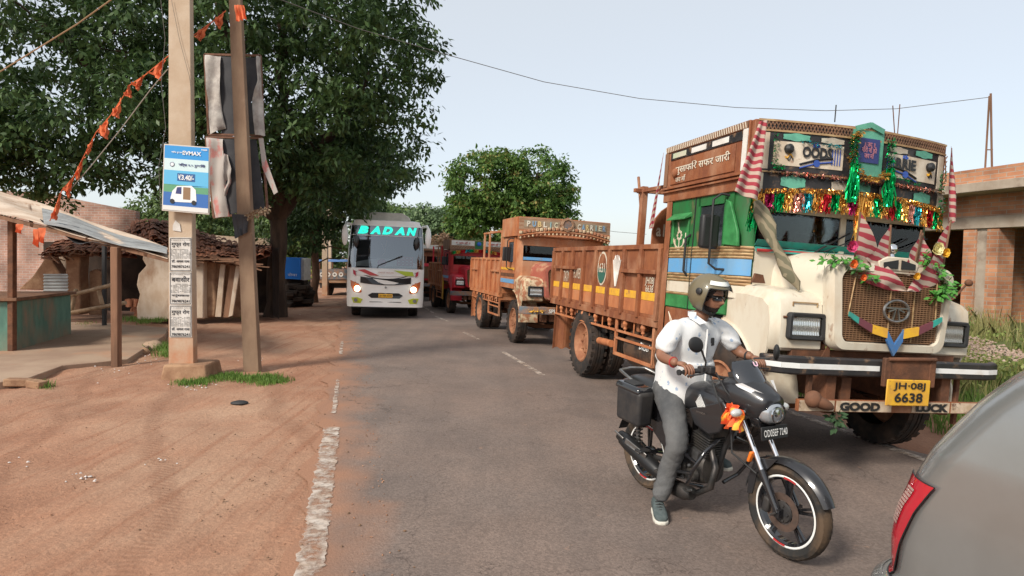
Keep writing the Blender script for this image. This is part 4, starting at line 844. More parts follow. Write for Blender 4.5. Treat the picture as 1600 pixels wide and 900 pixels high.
def flag(p, q, r_, fold=.03, ph=0):
    m = MB(); m.tube([p, q], .009, 6); m.build('flag_stick', M['wood'], T)
    m = MB(); a = Vector(q); b = Vector(p).lerp(a, .1); c = Vector(r_)
    def fn(u, v): # triangle pennant draping
        s0 = a.lerp(b, v); return s0.lerp(c, u * 1.0) + Vector((0, -1, 0)) * fold * math.sin(u * 9 + v * 4 + ph) * (u * (1 - u) * 3 + .2) + Vector((0, 0, -.04 * math.sin(u * 3.14)))
    m.grid(fn, 14, 10); m.build('flag', M['flag'], T, smooth=80)
flag((-.44, -.98, 1.70), (-.45, -1.02, 2.32), (.06, -1.08, 1.66), .035); flag((-.06, -.98, 1.75), (-.10, -1.0, 2.24), (-.36, -1.03, 1.92), .02, 2)
flag((.20, -.98, 1.78), (.24, -1.0, 2.22), (.02, -1.03, 1.86), .02, 1); flag((.52, -.98, 1.72), (.56, -1.0, 2.34), (.06, -1.08, 1.66), .035, 3); flag((.26, -.95, 1.8), (.30, -.96, 2.2), (.5, -.98, 1.9), .02, 4)
m = MB(); bushy(m, [(-.80, -.93, 1.86), (-.62, -1.0, 1.90), (-.42, -1.03, 1.86), (-.3, -1.06, 1.72)], .05, 150, .06); bushy(m, [(.25, -1.0, 2.0), (.42, -1.02, 1.88), (.55, -1.05, 1.76), (.40, -1.06, 1.62), (.62, -1.04, 1.72)], .05, 220, .06); m.lr('flower_leaves', M['leafg'], T)
def rose(c, r, mt):
    m = MB(); 
    for k in range(26):
        a = k * 2.4; q = .25 + .75 * k / 26; d = Vector((math.cos(a), -.6 + .2 * math.sin(k), math.sin(a))).normalized(); p = Vector(c) + d * r * q * .5; s_ = d.cross(Vector((0, -1, .2))).normalized() * r * .45; u_ = (Vector((0, -1, 0)) * (1 - q * .7) + d * q).normalized() * r * .75
        m.add([p - s_ * .6, p + s_ * .6, p + s_ + u_ * .7, p + u_, p - s_ + u_ * .7], [(0, 1, 2, 3, 4)])
    m.build('flower', mt, T)
rose((-.55, -1.04, 2.01), .062, M['pink']); rose((-.53, -1.06, 1.86), .045, M['orangef']); rose((.38, -1.02, 2.06), .07, M['ivory']); rose((.46, -1.04, 2.03), .05, M['yellow']); rose((.16, -1.05, 1.80), .04, M['yellow']); rose((-.42, -1.07, 1.75), .035, M['orangef'])
m = MB(); m.tube([(-.40, -.55, 3.2), (-.40, -.55, 3.36)], .006, 5); m.build('aerial', M['blkm'], T)
# ---------------------------------------------------------------- the three trucks parked behind
GRP = 'trucks parked in a row along the road'
def zt2(x, y): v = -x * .2425 + y * .97; return tz(x, y) + (.011 * (min(v, 26) - 11) if v > 11 else 0)
def G2(px, py):
    z = 0
    for i in range(30):
        d = ray(px, py); p = CC + d * ((z - CH) / d.z); z = tz(p.x, p.y)
    return p
a = G2(797, 535); Fx = fr((0, 0, 0), (.969, .2425, -.04), Vector((-.27, .963, 0)).normalized()); a = a + Fx.col[0].to_3d() * 1.03
M['bluegrey'] = noisy('worn blue grey paint', (.10, .14, .17), (.30, .15, .08), 5, .7); M['mottled'] = noisy('peeling cream paint', (.58, .46, .30), (.36, .15, .08), 7, .7, lo=.45, hi=.56, c3=(.12, .14, .06), s3=11, lo3=.6, hi3=.66)
M['wood2'] = noisy('dusty planks', (.36, .24, .16), (.26, .13, .07), 7, .9, stretch=(.3, 1, 3)); M['fadedred'] = noisy('faded red hood paint', (.32, .09, .06), (.42, .24, .14), 3, .7, lo=.5, hi=.62)
Mx2 = fr(a, (.969, .2425, -.04), Vector((-.27, .963, 0)).normalized()) @ Matrix.Scale(.94, 4)
t, head, hp, hpanel, blob, fy, hy, arch, h0, h1, zt0, zt1 = make_truck('goods_truck', 'rusty orange goods truck with open rack and PUBLIC CARRIER board, second in the parked row', GRP, Mx2, wb=3.4, bed=(1.1, 4.75), cfg='two')
nose(t, 'fadedred', 'mottled')
m = MB(); hpanel(m, .0, 1, 2.70, 2.985, 0, .01, 12); hpanel(m, .05, .42, 2.76, 2.93, 1, .018, 8); hpanel(m, .58, .95, 2.76, 2.93, 1, .018, 8); hpanel(m, 0, 1, 2.66, 2.70, 2, .03, 12)
m.build('painted_board', [M['wood2'], noisy('dusty sign', (.26, .22, .16), (.36, .24, .15), 6, .8), M['orange']], head)
for s, u0 in (('PUBLIC', .06), ('CARRIER', .60)):
    n = len(s); cs = [(.6, .55, .45), (.2, .35, .5), (.62, .45, .2), (.65, .6, .5), (.25, .4, .4), (.55, .5, .35), (.2, .3, .42)]
    for k, ch in enumerate(s):
        u = u0 + (.34 / n) * (k + .6); c = cs[k % 7]; mm = M.setdefault('sgn%d' % (k % 7), mat('sign letter paint %d' % (k % 7), c, .8)); p = hp(u, 2.845, .030); q = hp(u + .02, 2.845, .030); text(ch, 'letter', mm, head, p, .085 if ch != 'I' else .03, .13, q - p, Z, .04, 0)
m = MB(); m.lathe([(0, .17), (.05, .17), (.06, .12), (.03, .11), (.03, .0)], hp(.5, 2.87, .01), (0, -1, 0), 8); m.build('round_vent', M['wood2'], head)
m = MB(); m.lathe([(0, .10), (.005, .10), (.005, 0)], hp(.5, 2.87, .045), (0, -1, 0), 14); m.build('vent_hole', M['bluegrey'], head)
m = MB()
for k in range(24):
    u = .02 + .96 * k / 23; m.box(hp(u, arch(u) + .14, .03), (.075, .05, .075), (.0, 0, 0)); m.box(hp(u, arch(u) + .02, .02), (.045, .03, .05))
m.build('carved_trim', M['mottled'], head, bevel=.015)
m = MB(); m.tube([hp(k / 12, arch(k / 12) + .07, .02) for k in range(13)], .025, 6); m.build('trim_rail', M['orange'], head)
m = MB(); m.bb((-.98, -.345, 2.0), (.98, -.335, 2.07)); m.build('screen_band', M['blue'], t)
def plain_bumper(t, pm, words=None):
    m = MB(); P_ = [(-1.2, 0), (-1.1, -.10), (-.95, -.14), (.95, -.14), (1.1, -.10), (1.2, 0)]
    m.prism([(p[0], p[1] - .98) for p in P_] + [(p[0], p[1] - .90) for p in P_[::-1]], (0, 0, .78), X, Y_, (0, 0, .17)); b = m.build('bumper', pm, t, bevel=.012)
    m = MB()
    for x in (-.6, .6): m.bb((x - .05, -1.0, .60), (x + .05, -.8, .95))
    m.parts('bumper_bracket', M['rust_d'], t)
    return b
bm_ = plain_bumper(t, M['bluegrey'])
text('SPEED', 'lettering', M['white'], bm_, (-.38, -1.126, .862), .34, .09, X, Z, .03); text('600 KM', 'lettering', M['yellow'], bm_, (.10, -1.126, .862), .42, .09, X, Z, .03)
m = MB(); bushy(m, [(-1.0, -1.126, .86), (-.6, -1.126, .87)], .03, 60, .05); m.build('painted_leaves', M['yellow'], bm_)
# red truck
M['redp'] = noisy('bright red paint', (.52, .015, .03), (.40, .02, .03), 4, .45)
a = G2(702, 489); d3 = Vector((-.30, .954, 0)).normalized(); F3 = fr((0, 0, 0), (.954, .30, -.03), d3); a = a + F3.col[0].to_3d() * .88
t, head, hp, hpanel, blob, fy, hy, arch, h0, h1, zt0, zt1 = make_truck('goods_truck', 'red nosed goods truck with white painted header, between the bus and the orange truck', GRP, fr(a, (.954, .30, -.03), d3) @ Matrix.Scale(.88, 4), wb=3.1, bed=(1.1, 4.3), cfg='three')
nose(t, 'redp', 'redp'); plain_bumper(t, M['bluegrey'])
m = MB(); hpanel(m, .0, 1, 2.62, 2.97, 0, .01, 12); 
for (a_, b_2) in ((.02, .42), (.58, .98)):
    hpanel(m, a_, b_2, 2.76, 2.95, 1, .02, 6)
    for k in range(9): u = a_ + (b_2 - a_) * k / 9; m.bar(hp(u, 2.64, .022), hp(u + .04, 2.72, .022), .03, .012, mi=2)
m.bb((.02, -.6, 2.3), (.03, -.59, 2.31)); hpanel(m, .43, .57, 2.64, 2.95, 3, .02, 4)
m.build('painted_board', [M['wood2'], M['white'], M['rust_d'], M['green']], head)
for u in (.22, .78): p = hp(u, 2.855, .03); text('✿ जय माँ ✿', 'lettering', M['red'], head, p, .62, .10, hp(u + .02, 2.855, .03) - p, Z, .02, 0)
for u in (.22, .78): p = hp(u, 2.79, .03); text('~ ~', 'lettering', M['blk'], head, p, .5, .02, hp(u + .02, 2.79, .03) - p, Z, .02, 0)
m = MB(); m.ball(hp(.5, 2.84, .03), (.09, .03, .08), 14, 8); m.build('blue_disc', mat('bright blue', (.02, .12, .5), .5), head)
for k, c in enumerate(['green', 'gold', 'red', 'teal'] * 3): mb = MB(); tinsel(mb, (lambda k: lambda q: hp(.02 + .96 * (k + q) / 12, arch(.02 + .96 * (k + q) / 12), .03))(k), 24, .12, .016); mb.build('tinsel_fringe', TIN[c], head)
m = MB()
for y in (1.4, 3.4): m.bb((-1.14, y, 1.9), (-1.08, y + .07, 2.75))
m.parts('painted_post', M['redp'], t)
m = MB(); m.bb((-1.13, .9, .5), (-1.10, 1.05, 1.5)); m.build('yellow_strip', M['yellow'], t)
text('TATA', 'lettering', M['white'], t, (-.82, -.895, 1.45), .30, .06, X, Z, .03)
# last truck, mostly behind the bus
a = G2(690, 478) + Vector((-1.2, 3.2, 0)); a.z = tz(a.x, a.y)
t, head, hp, hpanel, blob, fy, hy, arch, h0, h1, zt0, zt1 = make_truck('goods_truck', 'farthest parked truck, a dull maroon one half hidden behind the bus', GRP, fr(a, (.954, .30, -.03), d3) @ Matrix.Scale(.88, 4), wb=3.1, bed=(1.1, 4.3), cfg='four')
nose(t, 'redp', 'redp'); plain_bumper(t, M['bluegrey'])
m = MB(); hpanel(m, .0, 1, 2.66, 2.97, 0, .01, 12); hpanel(m, .04, .96, 2.74, 2.93, 1, .02, 12); m.build('painted_board', [M['wood2'], M['white']], head)

# ---------------------------------------------------------------- the white coach
bl, br = G(556, 493), G(645, 494); bo = (bl + br) / 2; bo.z = tz(bo.x, bo.y)
BM = fr(bo, (.98, .2, -.022), Vector((-.2, .98, 0)).normalized()) @ Matrix.Scale(1.05, 4)
M['buswhite'] = noisy('dusty white coachwork', (.84, .83, .81), (.79, .76, .72), 1.5, .3, coat=.4, spec=.5)
M['busblack'] = mat('black gloss trim', (.02, .02, .023), .12)
bus = thing('coach_bus', 'white coach bus with BADAN in green on its windscreen, headlamps lit', 'bus', BM)
L0, L1 = -1.15, 9.0
def ocyl(z):   # half width and front y for a height
    t_ = (z - .36) / 2.5
    hw = 1.10 - .10 * max(0, (z - 1.5) / 1.4) ** 1.6 - (.06 if z > 2.75 else 0) - .02 * max(0, (.6 - z) / .3)
    yf = L0 + .02 * (z < .5) + .02 + .16 * max(0, (z - 1.25) / 1.6) ** 1.4
    return hw, yf
def bsec(z, n=9, off=0):
    hw, yf = ocyl(z); r = .26; pts = []
    for k in range(n): a = R(90 * k / (n - 1)); pts.append((-hw + r - r * math.cos(a) - off * math.cos(a), yf + r * .6 - r * .6 * math.sin(a) - off * math.sin(a), z))
    for k in range(1, 8): pts.append((-hw + r + (2 * hw - 2 * r) * k / 8, yf - .05 * math.sin(math.pi * k / 8) - off, z))
    for k in range(n): a = R(90 - 90 * k / (n - 1)); pts.append((hw - r + r * math.cos(a) + off * math.cos(a), yf + r * .6 - r * .6 * math.sin(a) - off * math.sin(a), z))
    return pts
m = MB(); zs = [.36, .40, .6, .9, 1.2, 1.43, 1.48, 2.0, 2.4, 2.70, 2.80, 2.86, 2.88]
rows = []
for z in zs:
    p = bsec(z) if z < 2.87 else [(x * .9, y + .1, z) for x, y, _ in bsec(2.86)]
    hw, _ = ocyl(min(z, 2.86)); 
    if z >= 2.87: hw *= .9
    rows.append([(-hw, L1, z)] + [(-hw, 4, z)] + p + [(hw, 4, z), (hw, L1, z)])
n = len(rows[0]); m.add([q for r_ in rows for q in r_], [(j * n + i, j * n + i + 1, (j + 1) * n + i + 1, (j + 1) * n + i) for j in range(len(rows) - 1) for i in range(n - 1) if not (1.44 < zs[j] < 2.6 and 4 <= i <= 23)])
m.add(rows[-1], [tuple(range(n))]); m.add([r_[0] for r_ in rows] + [r_[-1] for r_ in rows], [(i, i + 1, i + 1 + len(rows), i + len(rows)) for i in range(len(rows) - 1)])
m.build('body', M['buswhite'], bus, smooth=50)
m = MB(); A_ = [bsec(z, off=-.012)[2:-2] for z in (1.46, 1.8, 2.2, 2.52, 2.74)]; n = len(A_[0]); m.add([q for r_ in A_ for q in r_], [(j * n + i, j * n + i + 1, (j + 1) * n + i + 1, (j + 1) * n + i) for j in range(4) for i in range(n - 1)]); m.build('windscreen', glass('coach windscreen', (.66, .72, .74), .62), bus, smooth=60)
m = MB(); m.bb((-1.0, L0 + .35, .8), (1.0, L0 + .95, 1.52)); m.bb((-1.02, 1.2, .6), (1.02, 1.25, 2.7)); m.box((.42, -.05, 1.5), (.5, .12, .8)); m.box((-.5, .2, 1.5), (.5, .12, .8)); m.build('bus_interior', mat('dim saloon', (.05, .055, .06), .8), bus)
m = MB(); m.grid(lambda a, b: (-.9 + 1.8 * a, L0 + .36 + .02 * b, 1.525 + .24 * b * math.sin(math.pi * (.15 + .7 * a))), 10, 2); m.build('dash_cover', M['wht'], bus)
m = MB(); m.bb((.30, L0 + .32, 1.56), (.78, L0 + .34, 1.84)); m.build('route_card', mat('red route card', (.5, .03, .05), .6), bus)
rc = list(bus.children)[-1]; text('- - - -\n- - - -\n- - - -', 'lettering', M['wht'], rc, (.54, L0 + .315, 1.70), .40, .20, X, Z, 0)
m = MB(); m.ball((-.12, L0 + .36, 1.64), (.14, .08, .12), 12, 8); m.build('dash_garland', M['pink'], bus); m = MB(); m.tube([(-.12, L0 + .33, 1.84), (-.05, L0 + .33, 1.95), (-.0, L0 + .34, 2.3)], .012, 5); m.tube([(-.05, L0 + .33, 1.95), (-.14, L0 + .34, 2.2)], .01, 5); m.build('dash_ornament', M['goldband'], bus)
m = MB(); m.tube([(-.1, L0 + .33, 1.50), (0, L0 + .33, 1.56)], .01, 5) if 0 else None
# destination band behind the glass top, with lit letters
def band(name, z0, z1, mt, off, cut=(0, None), thick=.0):
    m = MB(); a = bsec(z0, off=off)[cut[0]:cut[1]]; b = bsec(z1, off=off)[cut[0]:cut[1]]; n = len(a); m.add(a + b, [(i, i + 1, n + i + 1, n + i) for i in range(n - 1)]); return m.build(name, mt, bus, smooth=60)
band('destination_band', 2.42, 2.74, mat('dark teal display', (.01, .05, .07), .3), -.03, (4, -4)); band('band_edge', 2.415, 2.43, M['buswhite'], .004, (3, -3))
lite = mat('lit display letters', (.02, .5, .4), .4, emit=(.02, .85, .60), es=.9)
word = 'BADAN'; wds = [.27, .27, .27, .27, .28]
for k, ch in enumerate(word):
    u = -.68 + 1.44 * k / 4 * .96; yy = ocyl(2.58)[1] - .045 * math.cos(u * 1.3) + .0 + .03 * 0
    o_ = text(ch, 'letter', lite, bus, (u, yy - .012 + .06 * abs(u) ** 3, 2.575), .30, .23, (1, .12 * u, -.0), (0, .07, 1), .07, .25, 0)
# black visors of the mirrors & nose furniture
for s in (-1, 1):
    m = MB(); m.ball((s * .86, L0 - .02, 2.24), (.075, .02, .19), 14, 10); m.build('inner_mirror', M['busblack'], bus, smooth=60)
    m = MB(); m.tube([(s * 1.02, L0 + .2, 2.72), (s * 1.14, L0 + .02, 2.74), (s * 1.17, L0 - .1, 2.66)], .04, 8); m.ball((s * 1.17, L0 - .12, 2.40), (.09, .07, .30), 16, 12); m.build('wing_mirror', M['buswhite'], bus, smooth=60)
def face(pts, mt, name, o=.012, par=None, th=.02):
    """a panel lying on the curved nose: outline in (x, z)"""
    m = MB(); vs = []
    for (x, z) in pts: hw, yf = ocyl(z); r = .26; ex = max(0, (abs(x) - (hw - r)) / r); y = yf - .05 * math.cos(min(1, abs(x) / (hw - r)) * 1.57) * (ex == 0) + (r * .6) * (1 - math.sqrt(max(0, 1 - ex * ex))); vs.append((x, y - o, z))
    n = len(vs); m.add(vs + [(x, y + th, z) for x, y, z in vs], [tuple(range(n))] + [(i, (i + 1) % n, (i + 1) % n + n, i + n) for i in range(n)]); return m.build(name, mt, par or bus)
def fpoly(f_lo, f_hi, x0, x1, n=12): return [(x0 + (x1 - x0) * k / n, f_lo(x0 + (x1 - x0) * k / n)) for k in range(n + 1)] + [(x1 + (x0 - x1) * k / n, f_hi(x1 + (x0 - x1) * k / n)) for k in range(n + 1)]
face(fpoly(lambda x: 1.16 + .30 * abs(x) ** 2.2, lambda x: 1.47, -1.02, 1.02), M['busblack'], 'lower_screen_trim', .008)
fl_ = face(fpoly(lambda x: 1.26 + .02 * abs(x), lambda x: 1.46 - .12 * abs(x) ** 2, -.82, .82), M['buswhite'], 'front_flap', .03)
text('FANT WAYS', 'lettering', mat('copper letters', (.5, .25, .2), .5), fl_, (0, L0 - .085, 1.36), .42, .035, X, Z, .01)
face([(-.80, 1.42), (-.60, 1.44), (-.20, 1.27), (-.45, 1.27)], mat('red flash', (.5, .05, .05), .4), 'red_flash', .045, fl_); face([(.76, 1.40), (.22, 1.43), (.55, 1.28), (.80, 1.28)], mat('lime flash', (.4, .5, .03), .4), 'lime_flash', .045, fl_)
for s in (-1, 1): face([(s * .84, 1.24), (s * .92, 1.30), (s * .93, 1.42), (s * .86, 1.38)], mat('red side marker', (.45, .02, .05), .4), 'marker_lamp', .03)
face(fpoly(lambda x: 1.02 - .02 + .10 * abs(x) ** 2, lambda x: 1.20 - .02 + .10 * abs(x) ** 2, -.72, .72), M['busblack'], 'grille', .016)
face([(-.50, .70), (-.40, .62), (.40, .62), (.50, .70), (.38, .77), (-.38, .77)], M['busblack'], 'lower_grille', .014)
pl = face([(-.20, .635), (.20, .635), (.20, .745), (-.20, .745)], M['yellow'], 'number_plate', .03); text('JH 08R 8234', 'lettering', M['blk'], pl, (0, L0 - .092, .69), .34, .05, X, Z, .01)
m = MB(); m.lathe([(0, .03), (.015, .03), (.015, 0)], (0, L0 - .045, .93), (0, -1, 0), 14); m.build('round_badge', M['steel'], bus)
amber = mat('amber lamp cluster', (.42, .11, .04), .15, coat=1)
for s in (-1, 1):
    h = face([(s * 1.00, 1.12), (s * .76, 1.02), (s * .67, .80), (s * .70, .76), (s * .90, .80), (s * .98, .95)], amber, 'headlight', .014)
    m = MB(); m.lathe([(0, .085), (.03, .075), (.045, .04), (.05, 0)], (s * .80, L0 - .005, .88), (0, -1, 0), 18); m.build('lit_lamp', mat('lit lamp', (1, .9, .7), .3, emit=(1, .86, .6), es=5), h, smooth=60)
    m = MB(); m.lathe([(0, .05), (.03, .045), (.04, 0)], (s * .87, L0 + .035, 1.03), (0, -1, 0), 14); m.build('small_lamp', mat('orange lens', (.5, .15, .05), .2), h)
    f2 = face([(s * .96, .62), (s * .90, .47), (s * .70, .46), (s * .64, .58), (s * .80, .63)], mat('lime lamp pod', (.50, .56, .04), .4), 'fog_lamp_pod', .012)
    m = MB(); m.lathe([(0, .055), (.03, .05), (.03, 0)], (s * .84, L0 + .015, .55), (0, -1, 0), 16); m.build('fog_lamp', M['steel'], f2)
    wheel(bus, s * .86, 0.2, .46, .26, s, M['steel']); wheel(bus, s * .86, 6.2, .46, .26, s, M['steel'])
face([(-.45, .50), (.45, .50), (.45, .515), (-.45, .515)], M['busblack'], 'bumper_seam', .006)
m = MB(); m.tube([(-.25, L0 - .02, 1.48), (-.22, L0 - .04, 1.56), (.45, L0 - .01, 1.86)], .014, 6); m.bar((.0, L0 - .03, 1.66), (.45, L0 - .01, 1.84), .02, .03); m.build('wiper', M['blk'], bus)
m = MB(); m.prism([(-.72, 2.86), (.72, 2.86), (.66, 3.02), (.45, 3.14), (-.45, 3.14), (-.66, 3.02)], (0, L0 + .75, 0), X, Z, (0, 2.2, 0)); m.build('roof_unit', noisy('beige roof unit', (.60, .56, .49), (.5, .46, .4), 3, .6), bus, bevel=.04, smooth=40)
m = MB(); m.bb((-.95, L0 + .25, .30), (.95, L1 - .1, .40)); m.build('underbody', M['blk'], bus)
m = MB()
for s in (-1, 1):
    for k in range(6): m.bb((s * 1.07 - .04, .6 + 1.38 * k, 1.55), (s * 1.07 + .035, 1.85 + 1.38 * k, 2.35))
m.parts('side_window', M['glassd'], bus)
# ---------------------------------------------------------------- motorcycle (local: x forward, y to the rider's left)
PHI = R(63); hd = Vector((math.cos(PHI), -math.sin(PHI), 0)); fc = G(1229, 872); bo = fc - hd * 1.34; bo.z = fc.z
BK = Matrix(((hd.x, -hd.y, 0, bo.x), (hd.y, hd.x, 0, bo.y), (0, 0, 1, bo.z), (0, 0, 0, 1)))
def loft(mb, secs, n=24, mi=None, cap=True):   # (x, y, z, half width y, half height z, exponent)
    vs = []
    for (x, y, z, a, b, p) in secs:
        for k in range(n):
            t_ = 2 * math.pi * k / n; c, s = math.cos(t_), math.sin(t_); vs.append((x, y + a * math.copysign(abs(c) ** (2 / p), c), z + b * math.copysign(abs(s) ** (2 / p), s)))
    K = len(secs); mb.add(vs, [(i * n + j, i * n + (j + 1) % n, (i + 1) * n + (j + 1) % n, (i + 1) * n + j) for i in range(K - 1) for j in range(n)] + ([tuple(range(n))[::-1], tuple(range((K - 1) * n, K * n))] if cap else []), mi)
M['tank'] = mat('satin graphite paint', (.028, .028, .031), .30, .35, coat=.5); M['gloss'] = mat('gloss black plastic', (.012, .012, .014), .10, 0, .6, coat=.6); M['plastic'] = noisy('black plastic', (.022, .022, .024), (.04, .036, .034), 9, .55)
M['alu'] = noisy('cast alloy', (.34, .34, .35), (.2, .2, .2), 14, .38, metal=.85); M['eng'] = noisy('dark engine metal', (.05, .05, .052), (.11, .10, .09), 12, .42, metal=.6); M['screenb'] = mat('smoked screen', (.008, .009, .012), .04, 0, .8, coat=1)
bk = thing('motorcycle', 'graphite black motorcycle with side box and orange cloth tied under its screen, nearest vehicle', 'motorcycle', BK)
def bwheel(cx, w_, front):
    m = MB(); r = .292; h = w_ / 2
    m.lathe([(-h * .55, r * .76), (-h * .85, r * .82), (-h, r * .89), (-h * .82, r * .96), (-h * .4, r * .992), (0, r), (h * .4, r * .992), (h * .82, r * .96), (h, r * .89), (h * .85, r * .82), (h * .55, r * .76)], (cx, 0, .302), (0, 1, 0), 56)
    for k in range(44):
        a = 2 * math.pi * k / 44
        for s in (-1, 1):
            c = Vector((cx + math.cos(a) * r * .968, s * h * .56, .302 + math.sin(a) * r * .968)); ra_ = Vector((math.cos(a), 0, math.sin(a))); m.bar(c + Vector((0, -s * h * .26, 0)) + ra_ * .004, c + Vector((0, s * h * .26, 0)) - ra_ * .007, .015, .010, up=(math.cos(a), 0, math.sin(a)))
    t_ = m.build('wheel', M['tyre'] if 0 else noisy('motorcycle tyre', (.02, .019, .018), (.10, .065, .04), 5, .85, bump=.2), bk, smooth=35)
    m = MB(); m.lathe([(-.032, r * .77), (-.032, r * .70), (-.02, r * .66), (.02, r * .66), (.032, r * .70), (.032, r * .77)], (cx, 0, .302), (0, 1, 0), 48)
    m.lathe([(-.045, 0), (-.045, .035), (-.03, .045), (.03, .045), (.045, .035), (.045, 0)], (cx, 0, .302), (0, 1, 0), 20)
    for k in range(5):
        a = 2 * math.pi * k / 5 + .3
        for da in (-.10, .10): 
            p = Vector((cx + .04 * math.cos(a + da), 0, .302 + .04 * math.sin(a + da))); q = Vector((cx + .205 * math.cos(a + da * .9), 0, .302 + .205 * math.sin(a + da * .9))); m.bar(p, q, .016, .020, up=(0, 1, 0))
    m.build('rim', M['gloss'], t_, smooth=40)
    m = MB(); m.lathe([(-.0335, r * .765), (-.036, r * .75), (-.036, r * .73), (-.0335, r * .72)], (cx, 0, .302), (0, 1, 0), 56); m.build('rim_tape', M['wht'], t_)
    m = MB()
    for a0 in (1.2, 4.35):
        for k in range(6): a = a0 + k * .07; b = a + .07; rr1, rr2 = r * .745, r * .70; m.add([(cx + q_ * math.cos(w2), -.0375, .302 + q_ * math.sin(w2)) for q_, w2 in ((rr2, a), (rr1, a), (rr1, b), (rr2, b))], [(0, 1, 2, 3)])
    m.parts('rim_sticker', M['red'], t_); return t_
fw_ = bwheel(1.34, .10, True); rw_ = bwheel(0, .12, False)
m = MB(); m.lathe([(-.048, .075), (-.048, .118), (-.053, .118), (-.053, .075), (-.048, .075)], (1.34, 0, .302), (0, 1, 0), 40)
m.build('brake_disc', noisy('brown brake disc', (.22, .15, .12), (.16, .12, .10), 20, .4, metal=.7), fw_, smooth=40)
m = MB(); m.lathe([(-.05, .068), (-.062, .062), (-.066, .02), (-.075, .018), (-.075, 0)], (1.34, 0, .302), (0, 1, 0), 24)
for k in range(5): a = k * 1.257; m.lathe([(0, .009), (-.012, .009), (-.013, 0)], (1.34 + .048 * math.cos(a), -.062, .302 + .048 * math.sin(a)), (0, 1, 0), 8)
m.build('disc_carrier', M['plastic'], fw_, smooth=40)
m = MB(); m.box((1.235, -.062, .32), (.05, .05, .10), (0, .2, 0)); m.build('brake_caliper', M['plastic'], fw_, bevel=.012)
m = MB()
for s in (-1, 1): m.tube([(1.335, s * .085, .302), (1.20, s * .085, .53)], [.024, .027], 14); m.box((1.335, s * .085, .302), (.05, .04, .05))
m.lr('fork_slider', M['gloss'], bk, smooth=40)
m = MB()
for s in (-1, 1): m.tube([(1.20, s * .085, .53), (.985, s * .085, .90)], .017, 12)
m.parts('fork_tube', M['chrome'], bk, smooth=40)
m = MB(); m.lathe([(0, .008), (.05, .008), (.05, 0)], (1.335, -.112, .302), (0, -1, 0), 8); m.build('axle_nut', M['steel'], bk)
# front mudguard following the tyre
def arcg(a, b, w_=.062, r0=.335, a0=22, a1=168): 
    t_ = R(a0 + (a1 - a0) * a); q = 2 * b - 1; wv = w_ * (1 - .25 * abs(2 * a - 1) ** 3); r_ = r0 - .035 * abs(q) ** 2.5 + .0
    return (1.34 + r_ * math.cos(t_), wv * q, .302 + r_ * math.sin(t_))
m = MB(); m.grid(lambda a, b: arcg(a, b), 22, 10, thick=None); m.prism([(1.14, .50), (1.10, .34), (1.06, .33), (1.07, .46), (1.12, .58)], (0, -.055, 0), X, Z, (0, .11, 0)); 
for s in (-1, 1): m.prism([(1.10, .58), (1.30, .62), (1.22, .53), (1.15, .50)], (0, s * .06, 0), X, Z, (0, s * .008, 0))
m.build('front_mudguard', M['tank'], bk, smooth=60)
# frame, engine, exhaust
m = MB(); m.tube([(.98, 0, .92), (.80, 0, .55), (.72, 0, .30), (.45, 0, .26)], .02, 8)
for s in (-1, 1): m.tube([(.93, 0, .88), (.5, s * .08, .80), (.1, s * .1, .80), (-.2, s * .08, .82)], .017, 8); m.tube([(.42, s * .1, .80), (.38, s * .1, .30)], .022, 8); m.tube([(.38, s * .1, .34), (0, s * .085, .30)], .022, 8); m.tube([(.02, s * .12, .34), (-.02, s * .12, .74)], .012, 6)
m.build('frame', M['plastic'], bk, smooth=50)
m = MB()
for s in (-1, 1):
    for k in range(12): z = .38 + k * .03; m.lathe([(-.006, .022), (-.003, .034), (.003, .034), (.006, .022)], (.02 - .0008 * k, s * .13, z), (-.1, 0, 1), 12)
    m.tube([(.02, s * .13, .34), (-.02, s * .13, .76)], .014, 8)
m.lr('shock_absorber', M['steel'], bk, smooth=40)
m = MB(); loft(m, [(.42, 0, .36, .09, .09, 3), (.46, 0, .37, .12, .12, 3), (.62, 0, .37, .125, .125, 3), (.70, 0, .37, .10, .10, 3)], 20)
m.lathe([(0, .085), (.03, .082), (.045, .06), (.045, 0)], (.50, -.12, .36), (0, -1, 0), 24); m.lathe([(0, .055), (.035, .05), (.04, 0)], (.63, -.12, .33), (0, -1, 0), 20)
m.build('crankcase', M['eng'], bk, smooth=45)
m = MB()
for k in range(8): z = .49 + k * .018; m.box((.64 + .3 * (z - .49), 0, z), (.17, .20, .007), (0, .2, 0))
m.box((.66, 0, .55), (.12, .14, .16), (0, .2, 0)); m.box((.70, 0, .66), (.15, .16, .06), (0, .2, 0))
m.build('cylinder', M['eng'], bk, bevel=.003)
m = MB(); 
for p in ((.53, -.165, .43), (.57, -.165, .30), (.45, -.165, .31), (.63, -.16, .40)): m.lathe([(0, .012), (.012, .010), (.013, 0)], p, (0, -1, 0), 8)
m.lathe([(0, .052), (.008, .05), (.01, .03), (.012, 0)], (.50, -.166, .36), (0, -1, 0), 20); m.box((.64, -.12, .47), (.08, .03, .09), (0, .3, 0)); m.box((.47, -.13, .50), (.10, .03, .05), (0, -.4, 0)); m.tube([(.44, -.14, .52), (.52, -.15, .56), (.58, -.13, .60)], .012, 6)
m.build('engine_cover', M['alu'], bk, smooth=40)
m = MB(); m.tube([(.72, -.04, .52), (.80, -.08, .42), (.78, -.10, .28), (.66, -.11, .20), (.42, -.12, .19)], .024, 10); loft(m, [(.64, -.13, .19, .04, .045, 2), (.58, -.14, .185, .055, .058, 2.4), (.42, -.15, .19, .055, .055, 2.4), (.36, -.15, .20, .03, .03, 2)], 16)
m.build('exhaust_pipe', noisy('sooty exhaust', (.05, .05, .05), (.09, .08, .075), 8, .45, metal=.7), bk, smooth=50)
